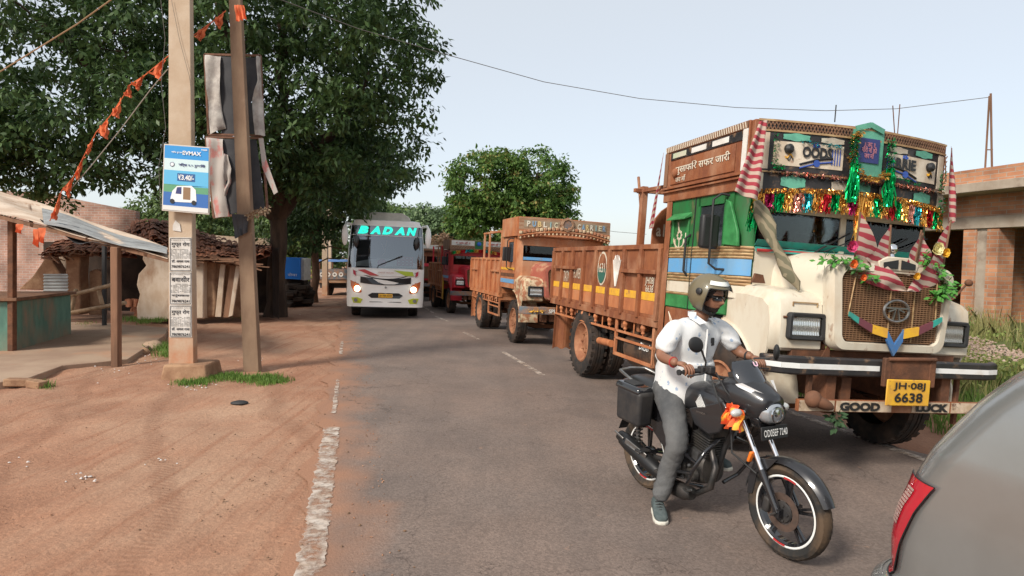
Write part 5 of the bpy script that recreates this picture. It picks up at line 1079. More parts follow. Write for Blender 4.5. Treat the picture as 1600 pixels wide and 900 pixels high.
m = MB(); a, b = Vector((.40, -.165, .22)), Vector((-.13, -.20, .43)); ax_ = (b - a)
m.lathe([(0, .028), (.04, .045), (.16, .058), (ax_.length - .12, .062), (ax_.length - .05, .056), (ax_.length - .04, .045), (ax_.length, .042), (ax_.length, .03), (ax_.length - .03, .0)], a, ax_, 20)
m.build('muffler', mat('matt black exhaust', (.018, .018, .019), .42, .3), bk, smooth=45)
m = MB(); m.bar((.0, -.245, .42), (.22, -.215, .345), .012, .05); m.bar((-.02, -.25, .43), (-.12, -.26, .47), .01, .018); m.bar((.02, -.24, .40), (.16, -.225, .36), .03, .012); m.build('heat_shield', M['steel'], bk, bevel=.004)
m = MB(); m.tube([(.70, -.10, .26), (.70, -.24, .30), (.78, -.27, .42), (.84, -.22, .56), (.82, -.08, .62)], .014, 8); m.tube([(.70, .10, .26), (.70, .24, .30), (.78, .27, .42), (.84, .22, .56), (.82, .08, .62)], .014, 8); m.tube([(.77, -.27, .40), (.50, -.22, .33), (.44, -.14, .30)], .013, 8); m.tube([(.80, -.25, .47), (.58, -.20, .50)], .012, 8); m.lr('crash_guard', M['gloss'], bk, smooth=50)
m = MB(); m.bb((.38, -.27, .285), (.47, -.13, .31)); m.tube([(.42, -.12, .29), (.42, -.26, .29)], .012, 6); m.bb((.12, -.25, .37), (.20, -.15, .39)); m.parts('footrest', M['plastic'], bk, bevel=.006)
m = MB(); m.bb((.41, .13, .285), (.50, .27, .31)); m.tube([(.42, .12, .29), (.42, .26, .29)], .012, 6); m.build('footrest', M['plastic'], bk, bevel=.006)
m = MB(); m.tube([(.58, -.17, .22), (.66, -.2, .23), (.70, -.20, .25)], .009, 6); m.tube([(.60, -.17, .30), (.44, -.22, .27)], .009, 6); m.build('brake_pedal', M['steel'], bk)
# tank, side panels, seat, tail
m = MB(); loft(m, [(.40, 0, .80, .07, .04, 2.2), (.44, 0, .83, .10, .08, 2.4), (.54, 0, .86, .125, .115, 2.5), (.68, 0, .875, .150, .128, 2.5), (.82, 0, .87, .150, .122, 2.5), (.92, 0, .86, .12, .10, 2.4), (.97, 0, .85, .07, .06, 2.2)], 32)
m.build('fuel_tank', M['tank'], bk, smooth=70)
for s in (-1, 1):
    m = MB(); m.prism([(.60, .80), (.92, .92), (.98, .86), (.90, .70), (.80, .66), (.66, .70)], (0, s * .135, 0), X, Z, (0, s * .022, 0)); m.build('tank_shroud', M['tank'], bk, bevel=.012, seg=3)
    m = MB(); m.prism([(.10, .78), (.46, .76), (.44, .55), (.34, .42), (.20, .52), (.05, .70)], (0, s * .11, 0), X, Z, (0, s * .02, 0)); m.build('side_panel', M['gloss'], bk, bevel=.01)
m = MB(); m.lathe([(0, .042), (.012, .042), (.018, .03), (.018, 0)], (.72, 0, .995), (-.05, 0, 1), 20); m.build('fuel_cap', M['steel'], bk, smooth=40)
m = MB()   # white wing badge on the tank
for k in range(6): m.prism([(.70 - .012 * k, .985 - .018 * k - .06), (.73 - .010 * k, .97 - .022 * k - .05), (.66 - .02 * k, .905 + .004 * k - .05)], (0, -.163, -.01), X, Z, (0, .004, 0)) if 0 else m.bar((.715 - .006 * k, -.1605 - .001 * k, .925 - .011 * k), (.765 - .013 * k, -.158, .845 - .003 * k), .003, .0075, up=(0, 1, 0)) 
m.build('wing_badge', M['wht'], bk)
text('HONDA', 'lettering', M['steel'], bk, (.735, -.1625, .80), .085, .014, (1, 0, 0), Z, .01)
m = MB(); loft(m, [(-.20, 0, .875, .06, .025, 2.5), (-.12, 0, .87, .10, .045, 2.6), (.05, 0, .86, .125, .05, 2.8), (.2, 0, .825, .125, .045, 2.8), (.36, 0, .80, .10, .04, 2.6), (.46, 0, .815, .07, .035, 2.4)], 24); m.build('seat', mat('black vinyl seat', (.02, .02, .021), .38), bk, smooth=60)
m = MB(); m.tube([(.10, -.13, .80), (-.05, -.16, .89), (-.24, -.13, .935), (-.28, 0, .94), (-.24, .13, .935), (-.05, .16, .89), (.10, .13, .80)], .013, 8); m.build('grab_rail', M['steel'], bk, smooth=50)
m = MB(); loft(m, [(-.34, 0, .82, .03, .02, 2.2), (-.25, 0, .82, .07, .045, 2.5), (-.05, 0, .80, .10, .05, 2.5), (.12, 0, .77, .10, .04, 2.5)], 18); m.build('tail_cowl', M['tank'], bk, smooth=50)
m = MB(); m.grid(lambda a, b: (-.0 + .345 * math.cos(R(85 + 75 * a)), (b * 2 - 1) * .07, .302 + .345 * math.sin(R(85 + 75 * a))), 10, 4, thick=(0, 0, .006)); m.build('rear_mudguard', M['plastic'], bk, smooth=60)
def pannier(s):
    m = MB(); m.box((.13, s * .265, .735), (.28, .14, .27), (0, .08, 0), taper=(1.05, 1.12)); b = m.build('side_box', M['plastic'], bk, bevel=.03, seg=4)
    m = MB(); m.box((.125, s * .27, .875), (.30, .16, .055), (0, .08, 0), taper=(.92, .88)); m.build('lid', M['gloss'], b, bevel=.022, seg=4); m = MB(); m.box((.115, s * .265, .907), (.14, .09, .014), (0, .08, 0)); m.build('lid_recess', M['blkm'], b, bevel=.006)
    m = MB(); m.tube([(-.06, s * .19, .62), (.18, s * .19, .60), (.18, s * .12, .80)], .01, 6); m.build('box_bracket', M['steel'], b)
pannier(-1)
# cowl, screen, headlight
m = MB(); loft(m, [(.84, 0, .99, .150, .06, 2.2), (.90, 0, .985, .165, .10, 2.3), (1.00, 0, .970, .160, .135, 2.4), (1.09, 0, .945, .135, .135, 2.4), (1.155, 0, .925, .112, .112, 2.4), (1.185, 0, .935, .098, .082, 2.4), (1.215, 0, .945, .080, .055, 2.2)], 32)
m.build('headlight_cowl', M['tank'], bk, smooth=60)
def scrf(a, b): q = 2 * b - 1; return (1.175 - .17 * a - .075 * q * q * (1.2 - .3 * a), (.095 + .045 * math.sin(a * 3.14 * .8)) * q * (1 - .25 * a ** 4), .985 + .215 * a - .018 * q * q)
m = MB(); m.grid(scrf, 10, 16, thick=(-.006, 0, 0)); m.build('windscreen', M['screenb'], bk, smooth=70)
scr = list(bk.children)[-1]; text('U', 'sticker', mat('white pink sticker', (.8, .5, .6), .5), scr, Vector(scrf(.86, .56)) + Vector((.005, 0, .003)), .035, .035, (.1, 1, 0), (-.6, 0, .8), .04)
m = MB()
for s in (-1, 1): m.add([(1.185, s * .03, .982), (1.175, s * .06, .972), (1.04, s * .148, 1.035), (1.02, s * .152, 1.05), (1.06, s * .135, 1.062), (1.18, s * .04, .998)], [(0, 1, 2, 3, 4, 5)])
for i, q in enumerate(list(m.v)): m.v[i] = tuple(Vector(q) + Vector((.012, .008 * (1 if q[1] > 0 else -1), .004)))
m.lr('position_lamp', mat('white lamp strip', (.75, .75, .76), .15), bk)
m = MB(); loft(m, [(1.14, 0, .895, .092, .080, 2.6), (1.19, 0, .888, .088, .072, 2.6), (1.222, 0, .884, .072, .058, 2.5), (1.234, 0, .882, .045, .038, 2.2)], 28); m.build('headlight', mat('headlamp reflector', (.50, .52, .55), .2, .6), bk, smooth=60)
hl = list(bk.children)[-1]; m = MB(); m.lathe([(.0, .052), (.012, .050), (.014, .042), (.004, .036), (.012, .012), (.014, 0)], (1.226, 0, .882), (1, 0, -.1), 24); m.build('lamp_bezel', M['chrome'], hl, smooth=50)
m = MB(); loft(m, [(1.15, 0, .895, .096, .084, 2.6), (1.20, 0, .888, .092, .076, 2.6), (1.236, 0, .884, .076, .062, 2.5), (1.254, 0, .882, .045, .038, 2.2)], 28); m.build('lens', M['lens'], hl, smooth=60)
m = MB(); m.prism([(-.10, 0), (.10, 0), (.07, -.07), (-.07, -.07)], (1.17, 0, .85), (0, 1, 0), Z, (-.08, 0, 0)); m.build('chin_cowl', M['gloss'], bk, bevel=.012)
m = MB(); m.box((1.215, 0, .765), (.012, .235, .085), (0, -.12, 0)); plt = m.build('number_plate', M['blk'], bk, bevel=.004)
text('OD05EF 7240', 'lettering', M['wht'], plt, (1.226, 0, .768), .21, .045, (0, 1, 0), (-.12, 0, 1), .012, 0, .002)
for s in (-1, 1):
    m = MB(); m.tube([(1.08, s * .11, .88), (1.10, s * .19, .885)], .010, 6); m.ball((1.10, s * .215, .885), (.028, .045, .028), 14, 10); m.build('indicator', mat('clear indicator', (.6, .6, .58), .12, .3), bk, smooth=60)
m = MB(); m.box((1.135, -.115, .60), (.022, .035, .075), (0, .35, 0)); m.build('side_reflector', mat('amber reflector', (.75, .18, .02), .25), bk, bevel=.008)
m = MB(); bushy(m, [(1.00, -.16, .90), (1.06, -.17, .86)], .03, 26, .04); cloth(m, (1.00, -.16, .91), (1.12, -.17, .90), (1.15, -.21, .77), (1.05, -.20, .79), 10, 10, .03, (0, -1, 0), 2); cloth(m, (.98, -.16, .92), (1.08, -.17, .92), (1.02, -.21, .76), (.94, -.18, .80), 10, 10, .03, (0, -1, 0), 2, 2); m.ball((1.06, -.19, .88), (.035, .03, .03), 10, 8); cloth(m, (1.00, -.15, .90), (1.04, -.16, .92), (1.02, -.19, .82), (.98, -.18, .84), 6, 6, .02, (0, -1, 0), 2, 1)
m.build('tied_cloth', noisy('orange and yellow votive cloth', (.80, .13, .04), (.85, .45, .05), 14, .7, lo=.52, hi=.58), bk, smooth=80)
# handlebar, controls, mirrors
m = MB(); m.tube([(.76, -.385, 1.10), (.80, -.24, 1.11), (.86, -.10, 1.06), (.87, 0, 1.05), (.86, .10, 1.06), (.80, .24, 1.11), (.76, .385, 1.10)], .0115, 10); m.box((.88, 0, 1.0), (.10, .22, .05)); m.box((.93, 0, 1.08), (.06, .17, .07), (0, -.4, 0)); m.build('handlebar', M['plastic'], bk, smooth=50)
for s in (-1, 1):
    m = MB(); m.tube([(.765, s * .36, 1.10), (.80, s * .25, 1.11)], .018, 12); m.lathe([(0, .02), (.012, .02), (.012, 0)], (.757, s * .385, 1.10), (0, s, 0), 12); m.build('grip', M['blkm'], bk, smooth=50)
    m = MB(); m.box((.805, s * .225, 1.115), (.05, .06, .05)); m.box((.845, s * .20, 1.12), (.06, .05, .05)); m.build('switch_housing', M['plastic'], bk, bevel=.008)
    m = MB(); m.tube([(.84, s * .22, 1.11), (.86, s * .28, 1.10), (.825, s * .38, 1.085)], .006, 6); m.build('brake_lever' if s < 0 else 'clutch_lever', M['plastic'], bk)
    mp_ = Vector((.845, -.33, 1.295)) if s < 0 else Vector((.905, .36, 1.215))
    m = MB(); m.tube([(.82, s * .22, 1.13), (.83, s * .225, 1.17), mp_ + Vector((-.005, -s * .055, -.04))], .007, 8); mb_ = m.build('mirror_stem', M['plastic'], bk, smooth=50)
    m = MB(); m.ball(mp_, (.022, .085, .052), 20, 12, rot=(s * .25 if s < 0 else -.5, 0, .25 if s < 0 else .75)); m.build('mirror', M['blkm'], mb_, smooth=60)
for (p, q) in (((.86, -.16, 1.10), (1.0, -.1, .92)), ((.84, -.2, 1.10), (.93, -.14, .80)), ((.86, .12, 1.10), (1.0, .1, .9))):
    m = MB(); p = Vector(p); q = Vector(q); m.tube([p, p.lerp(q, .3) + Vector((.06, -.03, -.05)), p.lerp(q, .7) + Vector((.05, -.03, -.03)), q], .006, 6); m.build('cable', M['blkm'], bk, smooth=60)
m = MB(); m.tube([(1.17, -.10, .50), (1.02, -.16, .60), (.98, -.13, .74), (1.02, -.09, .84)], .007, 6); m.build('cable', M['blkm'], bk, smooth=60)

# ---------------------------------------------------------------- rider
def skin_mesh(joints, edges, root, sub=2):
    """joints: name -> (pos, rx, ry); grows one continuous surface"""
    names = list(joints); ix = {n_: i for i, n_ in enumerate(names)}
    me = bpy.data.meshes.new('sk'); me.from_pydata([joints[n_][0] for n_ in names], [(ix[a], ix[b]) for a, b in edges], [])
    o = bpy.data.objects.new('sk', me); col.objects.link(o); sk = o.modifiers.new('s', 'SKIN'); sk.use_smooth_shade = True; sk.branch_smoothing = .6
    for i, n_ in enumerate(names):
        d = me.skin_vertices[0].data[i]; r_ = joints[n_][1:]; d.radius = (r_[0], r_[-1]); d.use_root = (n_ == root)
    su = o.modifiers.new('u', 'SUBSURF'); su.levels = sub; su.render_levels = sub
    dg = bpy.context.evaluated_depsgraph_get(); ev = o.evaluated_get(dg); mm = ev.to_mesh(); vs = [tuple(v.co) for v in mm.vertices]; fs = [tuple(p.vertices) for p in mm.polygons]; ev.to_mesh_clear()
    bpy.data.objects.remove(o); bpy.data.meshes.remove(me); return vs, fs
def relax(vs, fs, it=6):
    v = np.array(vs); nb = [set() for _ in vs]
    for f in fs:
        for i in range(len(f)): nb[f[i]].add(f[i - 1]); nb[f[i - 1]].add(f[i])
    nb = [list(q) for q in nb]
    for _ in range(it): v = v * .4 + .6 * np.array([v[q].mean(0) for q in nb])
    return [tuple(p) for p in v]
M['skin'] = noisy('brown skin', (.27, .13, .08), (.22, .10, .058), 9, .5, bump=.05, bscale=60); M['beard'] = noisy('black beard', (.02, .014, .012), (.035, .022, .018), 30, .8, bump=.4, bscale=120)
rd = thing('person', 'motorcycle rider in white printed short sleeved shirt, grey jeans and olive open face helmet', 'person', BK)
J = dict(pel=((.27, 0, .90), .10, .10), bel=((.31, 0, 1.06), .10, .10), che=((.43, .01, 1.27), .10, .09), nb=((.50, .02, 1.43), .068, .062), nk=((.545, .03, 1.51), .058),
    sR=((.48, -.165, 1.365), .06), eR=((.49, -.335, 1.165), .046), wR=((.70, -.355, 1.150), .030), sL=((.49, .20, 1.365), .06), eL=((.58, .345, 1.17), .046), wL=((.71, .355, 1.15), .028),
    hR=((.33, -.105, .86), .10), kR=((.60, -.235, .56), .066), aR=((.37, -.22, .10), .04), hL=((.33, .105, .86), .10), kL=((.62, .24, .60), .066), aL=((.44, .19, .38), .04))
E_ = [('pel', 'bel'), ('bel', 'che'), ('che', 'nb'), ('nb', 'nk'), ('che', 'sR'), ('sR', 'eR'), ('eR', 'wR'), ('che', 'sL'), ('sL', 'eL'), ('eL', 'wL'), ('pel', 'hR'), ('hR', 'kR'), ('kR', 'aR'), ('pel', 'hL'), ('hL', 'kL'), ('kL', 'aL')]
body = MB(); v_, f_ = skin_mesh(J, E_, 'pel'); body.add(v_, f_)
# hands closing over the grips
def hand(s):
    w0 = Vector((.695, s * .355, 1.150)); JJ = {'w': (w0, .027, .022), 'p': (Vector((.735, s * .345, 1.152)), .036, .019), 'q': (Vector((.762, s * .340, 1.146)), .038, .017)}; ED = [('w', 'p'), ('p', 'q')]
    vs, fs = skin_mesh(JJ, ED, 'w', 2); body.add(vs, fs)
    for k, (dy, L_) in enumerate(((.030, .92), (.010, 1.0), (-.010, .95), (-.029, .8))):
        y = s * (.340 + dy * -1); a = Vector((.755, y, 1.147)); pts = [a, a + Vector((.038 * L_, 0, -.004)), a + Vector((.060 * L_, 0, -.032)), a + Vector((.058 * L_, 0, -.062 * L_)), a + Vector((.046 * L_, 0, -.084 * L_))]
        jj = {str(i): (p, .0105 - .0008 * i) for i, p in enumerate(pts)}; vs, fs = skin_mesh(jj, [(str(i), str(i + 1)) for i in range(4)], '0', 1); body.add(vs, fs)
    y = s * .315; pts = [Vector((.725, s * .335, 1.145)), Vector((.742, s * .305, 1.125)), Vector((.765, s * .292, 1.095)), Vector((.782, s * .290, 1.078))]
    jj = {str(i): (p, .0125 - .001 * i) for i, p in enumerate(pts)}; vs, fs = skin_mesh(jj, [(str(i), str(i + 1)) for i in range(3)], '0', 1); body.add(vs, fs)
hand(-1); hand(1)
# head: facing turned to the rider's left
hc = Vector((.585, .035, 1.60)); yaw = R(8); hf = Vector((math.cos(yaw), math.sin(yaw), -.20)).normalized(); hs = Vector((0, 0, 1)).cross(hf).normalized(); hu = hf.cross(hs)
HM = Matrix(((hf.x, hs.x, hu.x, hc.x), (hf.y, hs.y, hu.y, hc.y), (hf.z, hs.z, hu.z, hc.z), (0, 0, 0, 1)))   # head local: x face, y left, z up
def hp3(a, b, grow=0):
    t_ = 2 * math.pi * a; p_ = math.pi * (b - .5); c = math.cos(t_); s_ = math.sin(t_); cp = math.cos(p_); z = math.sin(p_)
    x = .098 * c * cp; y = .075 * s_ * cp; zz = .118 * z
    if z < 0: y *= 1 - .30 * z * z * (1 if c > -.3 else .4); x += .012 * (-z) * (c > 0) * c; 
    if c < 0 and z < -.2: x *= 1 - .35 * (-z - .2)
    g = lambda yy, zc, wy, wz: math.exp(-((y - yy) / wy) ** 2 - ((zz - zc) / wz) ** 2) * (1 if c > 0 else 0)
    x += .026 * g(0, -.028, .012, .020) + .012 * g(0, -.010, .010, .022) - .010 * (g(.030, .006, .016, .012) + g(-.030, .006, .016, .012)) + .006 * g(0, .026, .045, .010) + .009 * g(0, -.062, .022, .006) + .007 * g(0, -.074, .018, .006) - .004 * g(0, -.068, .02, .003) + .010 * g(0, -.098, .022, .012)
    n_ = 1 + grow / .09
    return HM @ Vector((x * n_, y * n_, zz * (1 + grow / .12)))
vsh = MB(); vsh.grid(lambda a, b: hp3(a, b), 56, 44); body.add(vsh.v, vsh.f)
for s in (-1, 1): sub_ = MB(); sub_.ball((0, 0, 0), (.02, .008, .032), 10, 8); body.add([HM @ (Vector(p) + Vector((-.005, s * .076, -.005))) for p in sub_.v], sub_.f)
bd = body.build('body', M['skin'], rd, smooth=80)
m = MB(); vs = []; fs = []
na, nb_ = 40, 16
m.grid(lambda a, b: hp3((a - .5) * .56, .05 + .245 * b + .05 * (abs(a - .5) * 2) ** 3, .003), 40, 14); m.build('beard', M['beard'], rd, smooth=80)
m = MB(); m.grid(lambda a, b: hp3((a - .5) * .12, .295 + .016 * b + .0, .0045), 12, 4); m.build('moustache', M['beard'], rd, smooth=80)
m = MB(); m.ball(HM @ Vector((-.012, 0, .02)), (.10, .085, .112), 20, 14); m.build('hair', M['beard'], rd, smooth=80)
m = MB()
for s in (-1, 1):
    m.grid(lambda a, b: hp3((.022 + .115 * a) * s, .475 + .085 * b - .012 * a * (1 - b), .010), 8, 4, thick=None)
    m.tube([HM @ Vector(p) for p in ((.095, s * .058, .010), (.05, s * .082, .008), (-.01, s * .084, .002))], .0035, 6)
m.tube([HM @ Vector(p) for p in ((.104, -.012, .010), (.110, 0, .012), (.104, .012, .010))], .003, 6)
m.build('sunglasses', mat('dark sunglasses', (.008, .008, .009), .08), rd, smooth=50)
for s in (-1, 1): m = MB(); m.ball(HM @ Vector((.079, s * .030, .004)), (.012, .012, .012), 10, 8); m.build('eye', M['wht'], rd, smooth=60)
# helmet shell with a face opening, rim, visor, pivot and strap
def sh(el, az, r, rz=None): 
    rx, ry, rz_ = r * 1.06, r * .93, r * (rz or 1.0); return HM @ (Vector((-.012, 0, .012)) + Vector((rx * math.cos(az) * math.cos(el), ry * math.sin(az) * math.cos(el), rz_ * math.sin(el))))
def ell(a): # lower limit of the shell as a function of azimuth (0 = face)
    q = abs(a); return R(24) if q < R(58) else (R(24) - (q - R(58)) / R(14) * R(80) if q < R(72) else R(-56) + R(6) * math.sin((q - R(72)) * 1.5))
m = MB(); nA = 90; nE = 22
m.grid(lambda a, b: sh(ell((a - .5) * 2 * math.pi) + (R(90) - ell((a - .5) * 2 * math.pi)) * b, (a - .5) * 2 * math.pi, .146), nA, nE)
m.grid(lambda a, b: sh(ell((a - .5) * 2 * math.pi), (a - .5) * 2 * math.pi, .146 - .022 * b), nA, 2)
M['helmet'] = noisy('olive drab helmet', (.165, .135, .08), (.145, .12, .072), 4, .42, coat=.25); hm = m.build('helmet', M['helmet'], rd, smooth=70)
m = MB(); m.grid(lambda a, b: sh(ell((a - .5) * 2 * math.pi) + .02, (a - .5) * 2 * math.pi, .125), nA, 2); m.grid(lambda a, b: sh(R(-50) + R(70) * b, R(72) + (2 * math.pi - R(144)) * a, .124), 30, 8); m.build('lining', M['blkm'], hm, smooth=70)
m = MB(); m.tube([sh(ell(a) + .01, a, .1465) for a in [(k / 80 - .5) * 2 * math.pi for k in range(81)]], .0035, 6); m.build('edge_trim', M['blk'], hm, smooth=60)
vis = bpy.data.materials.new('clear visor'); vis = glass('clear visor', (.96, .97, .97), .12, .08)
m = MB(); m.grid(lambda a, b: sh(R(12) + R(36) * b, R(-80) + R(160) * a, .154 + .010 * (1 - b)), 30, 8); m.build('visor', vis, hm, smooth=70)
m = MB(); m.grid(lambda a, b: sh(R(34) + R(13) * b, R(-60) + R(120) * a, .1535), 24, 2); m.build('visor_band', mat('white visor strip', (.75, .74, .7), .3), hm, smooth=70)  # opaque white strip across the upper visor
for s in (-1, 1): m = MB(); c_ = sh(R(10), s * R(84), .150); n_ = (c_ - HM @ Vector((0, 0, .02))).normalized(); m.lathe([(-.004, .024), (.008, .024), (.012, .018), (.012, 0)], c_, n_, 20); m.build('visor_pivot', M['blk'], hm, smooth=40)
m = MB(); m.tube([HM @ Vector(p) for p in ((.0, -.092, -.05), (.03, -.075, -.105), (.045, 0, -.135), (.03, .075, -.105), (.0, .092, -.05))], .012, 6, sx=.5); m.build('chin_strap', M['blkm'], hm, smooth=60)
# shirt
def shirt_mat():
    m = noisy('white printed cotton', (.70, .70, .69), (.64, .65, .66), 3, .85, bump=.5, bscale=5, stretch=(1, 1, .6)); t = m.node_tree; N = t.nodes; L = t.links; b = N['Principled BSDF']
    tc = N.new('ShaderNodeTexCoord'); v = N.new('ShaderNodeTexVoronoi'); v.inputs['Scale'].default_value = 17; v.inputs['Randomness'].default_value = .9; mp = N.new('ShaderNodeMapping'); mp.inputs['Scale'].default_value = (1, 1, .8); L.new(tc.outputs['Object'], mp.inputs[0])
    nn = N.new('ShaderNodeTexNoise'); nn.inputs['Scale'].default_value = 60; va = N.new('ShaderNodeVectorMath'); va.operation = 'MULTIPLY_ADD'; va.inputs[1].default_value = (.03, .03, .03); L.new(tc.outputs['Object'], nn.inputs[0]); L.new(nn.outputs['Color'], va.inputs[0]); L.new(mp.outputs[0], va.inputs[2]); L.new(va.outputs[0], v.inputs['Vector'])
    r = N.new('ShaderNodeMapRange'); r.inputs[1].default_value = .16; r.inputs[2].default_value = .24; r.inputs[3].default_value = .8; r.inputs[4].default_value = 0; L.new(v.outputs['Distance'], r.inputs[0])
    src = b.inputs['Base Color'].links[0].from_socket; mx = N.new('ShaderNodeMix'); mx.data_type = 'RGBA'; L.new(r.outputs[0], mx.inputs[0]); L.new(src, mx.inputs[6]); mx.inputs[7].default_value = (.22, .33, .50, 1); L.new(mx.outputs[2], b.inputs['Base Color']); return m
M['shirt'] = shirt_mat()
JS = dict(hem=((.33, 0, .87), .20, .20), pel=((.33, 0, .97), .215, .21), bel=((.37, 0, 1.10), .215, .205), che=((.44, .01, 1.26), .205, .185), nb=((.495, .02, 1.41), .105, .095), sR=((.47, -.18, 1.375), .094), mR=((.48, -.275, 1.26), .086), cR=((.488, -.325, 1.18), .080), sL=((.49, .215, 1.375), .094), mL=((.54, .29, 1.26), .086), cL=((.565, .335, 1.19), .080))
v_, f_ = skin_mesh(JS, [('hem', 'pel'), ('pel', 'bel'), ('bel', 'che'), ('che', 'nb'), ('che', 'sR'), ('sR', 'mR'), ('mR', 'cR'), ('che', 'sL'), ('sL', 'mL'), ('mL', 'cL')], 'pel', 3)
import mathutils.noise as mn
v_ = relax(v_, f_, 14)
def fold(vs, fs, amp, dirv, fr, seed=0):
    """cloth creases pushed along the surface normals"""
    P = np.array(vs); N_ = np.zeros_like(P)
    for f in fs:
        q = P[list(f)]; c = np.cross(q[1] - q[0], q[2] - q[0]); N_[list(f)] += c
    N_ /= np.linalg.norm(N_, axis=1)[:, None] + 1e-9
    if (N_ * (P - P.mean(0))).sum() < 0: N_ = -N_
    d = np.array(dirv); out = []
    for p, n_ in zip(P, N_):
        k = float(p @ d); w_ = mn.noise(Vector((p[0] * 4 + seed, p[1] * 4, p[2] * 4))); r_ = mn.noise(Vector((p[0] * 5, p[1] * 5, k * fr + 2.2 * w_ + seed))); r2 = mn.noise(Vector((p[0] * 11, p[1] * 11 + seed, p[2] * 11)))
        out.append(tuple(p + n_ * amp * ((1 - abs(r_) * 3.2) * (.5 + w_) + .5 * r2)))
    return out
def wrinkle(v, amp=.008, s=(7, 7, 10)):
    out = []
    for p in v:
        p = Vector(p); n_ = mn.noise(Vector((p.x * s[0], p.y * s[1], p.z * s[2] + 3 * p.x))) + .5 * mn.noise(Vector((p.x * s[0] * 2.3, p.y * s[1] * 2.3, p.z * s[2] * 2)))
        c = Vector((.36 + .3 * (p.z - 1.1), 0, p.z)); d = (p - c); d.z = 0; d.normalize(); out.append(p + d * n_ * amp)
    return out
m = MB(); v_ = fold(v_, f_, .013, (.5, .5, .7), 13); m.add(v_, f_); sh_ = m.build('shirt', M['shirt'], rd, smooth=80)
def onshirt(y, z, off=.004):   # front surface point of the shirt at given side position
    best = None
    for p in v_:
        d = (p[1] - y) ** 2 + (p[2] - z) ** 2
        if p[0] > .45 and (best is None or d < best[0]): best = (d, p[0])
    return Vector((best[1] + off, y, z))
m = MB()
for s in (-1, 1):   # collar leaves
    m.add([Vector(p) for p in ((.47, .02 + s * .08, 1.475), (.54, .02 + s * .07, 1.46), (.61, .02 + s * .035, 1.41), (.595, .02 + s * .085, 1.395), (.51, .02 + s * .105, 1.435))], [(0, 1, 2, 3, 4)]); 
m.grid(lambda a, b: (.505 + .085 * math.cos(R(60 + 240 * a)), .02 + .088 * math.sin(R(60 + 240 * a)), 1.445 + .035 * b), 20, 2)
m.build('collar', M['shirt'], sh_, smooth=60)
m = MB(); P0 = [onshirt(.02, 1.36 - .055 * k, .014) for k in range(9)]; m.tube(P0, .010, 6, sx=.3, up=(1, 0, 0)); m.build('placket', M['shirt'], sh_, smooth=60)
m = MB(); pk = [onshirt(.05, 1.25, .006), onshirt(.13, 1.25, .006), onshirt(.13, 1.15, .006), onshirt(.05, 1.15, .006)]; m.add(pk, [(0, 1, 2, 3)]); m.build('pocket', M['shirt'], sh_)
m = MB(); p = onshirt(.10, 1.26, .004); m.box(p, (.012, .04, .06), (0, 0, .3)); m.build('phone', M['blkm'], rd, bevel=.006)
# jeans and shoes
toe = BK.inverted() @ G(1034, 820)
JT = dict(pel=((.28, 0, .875), .155, .125), hR=((.34, -.11, .86), .120), tR=((.49, -.19, .73), .104), kR=((.615, -.25, .565), .084), sR=((.50, -.24, .34), .078), aR=((toe.x - .135, toe.y + .08, .10), .070), hL=((.34, .11, .86), .112), tL=((.49, .18, .73), .094), kL=((.63, .245, .595), .078), sL=((.55, .22, .48), .07), aL=((.46, .19, .36), .06))
v_j, f_j = skin_mesh(JT, [('pel', 'hR'), ('hR', 'tR'), ('tR', 'kR'), ('kR', 'sR'), ('sR', 'aR'), ('pel', 'hL'), ('hL', 'tL'), ('tL', 'kL'), ('kL', 'sL'), ('sL', 'aL')], 'pel', 3)
v_j = relax(v_j, f_j, 12)
def wr2(v):
    out = []
    for p in v:
        p = Vector(p); n_ = mn.noise(Vector((p.x * 8, p.y * 8, p.z * 26))) + .5 * mn.noise(Vector((p.x * 16, p.y * 12, p.z * 50))); out.append(p + Vector((1, -.6, 0)) * n_ * .012 * (1 + .8 * (p.z < .25)))
    return out
M['jeans'] = noisy('faded grey denim', (.065, .068, .072), (.12, .12, .12), 3, .9, bump=.3, bscale=70, c3=(.05, .052, .056), s3=2); m = MB(); v_j = fold(v_j, f_j, .010, (0, 0, 1), 22, 5); m.add(v_j, f_j); m.build('jeans', M['jeans'], rd, smooth=80)
M['shoe'] = noisy('grey green canvas shoe', (.06, .08, .08), (.09, .11, .11), 20, .8)
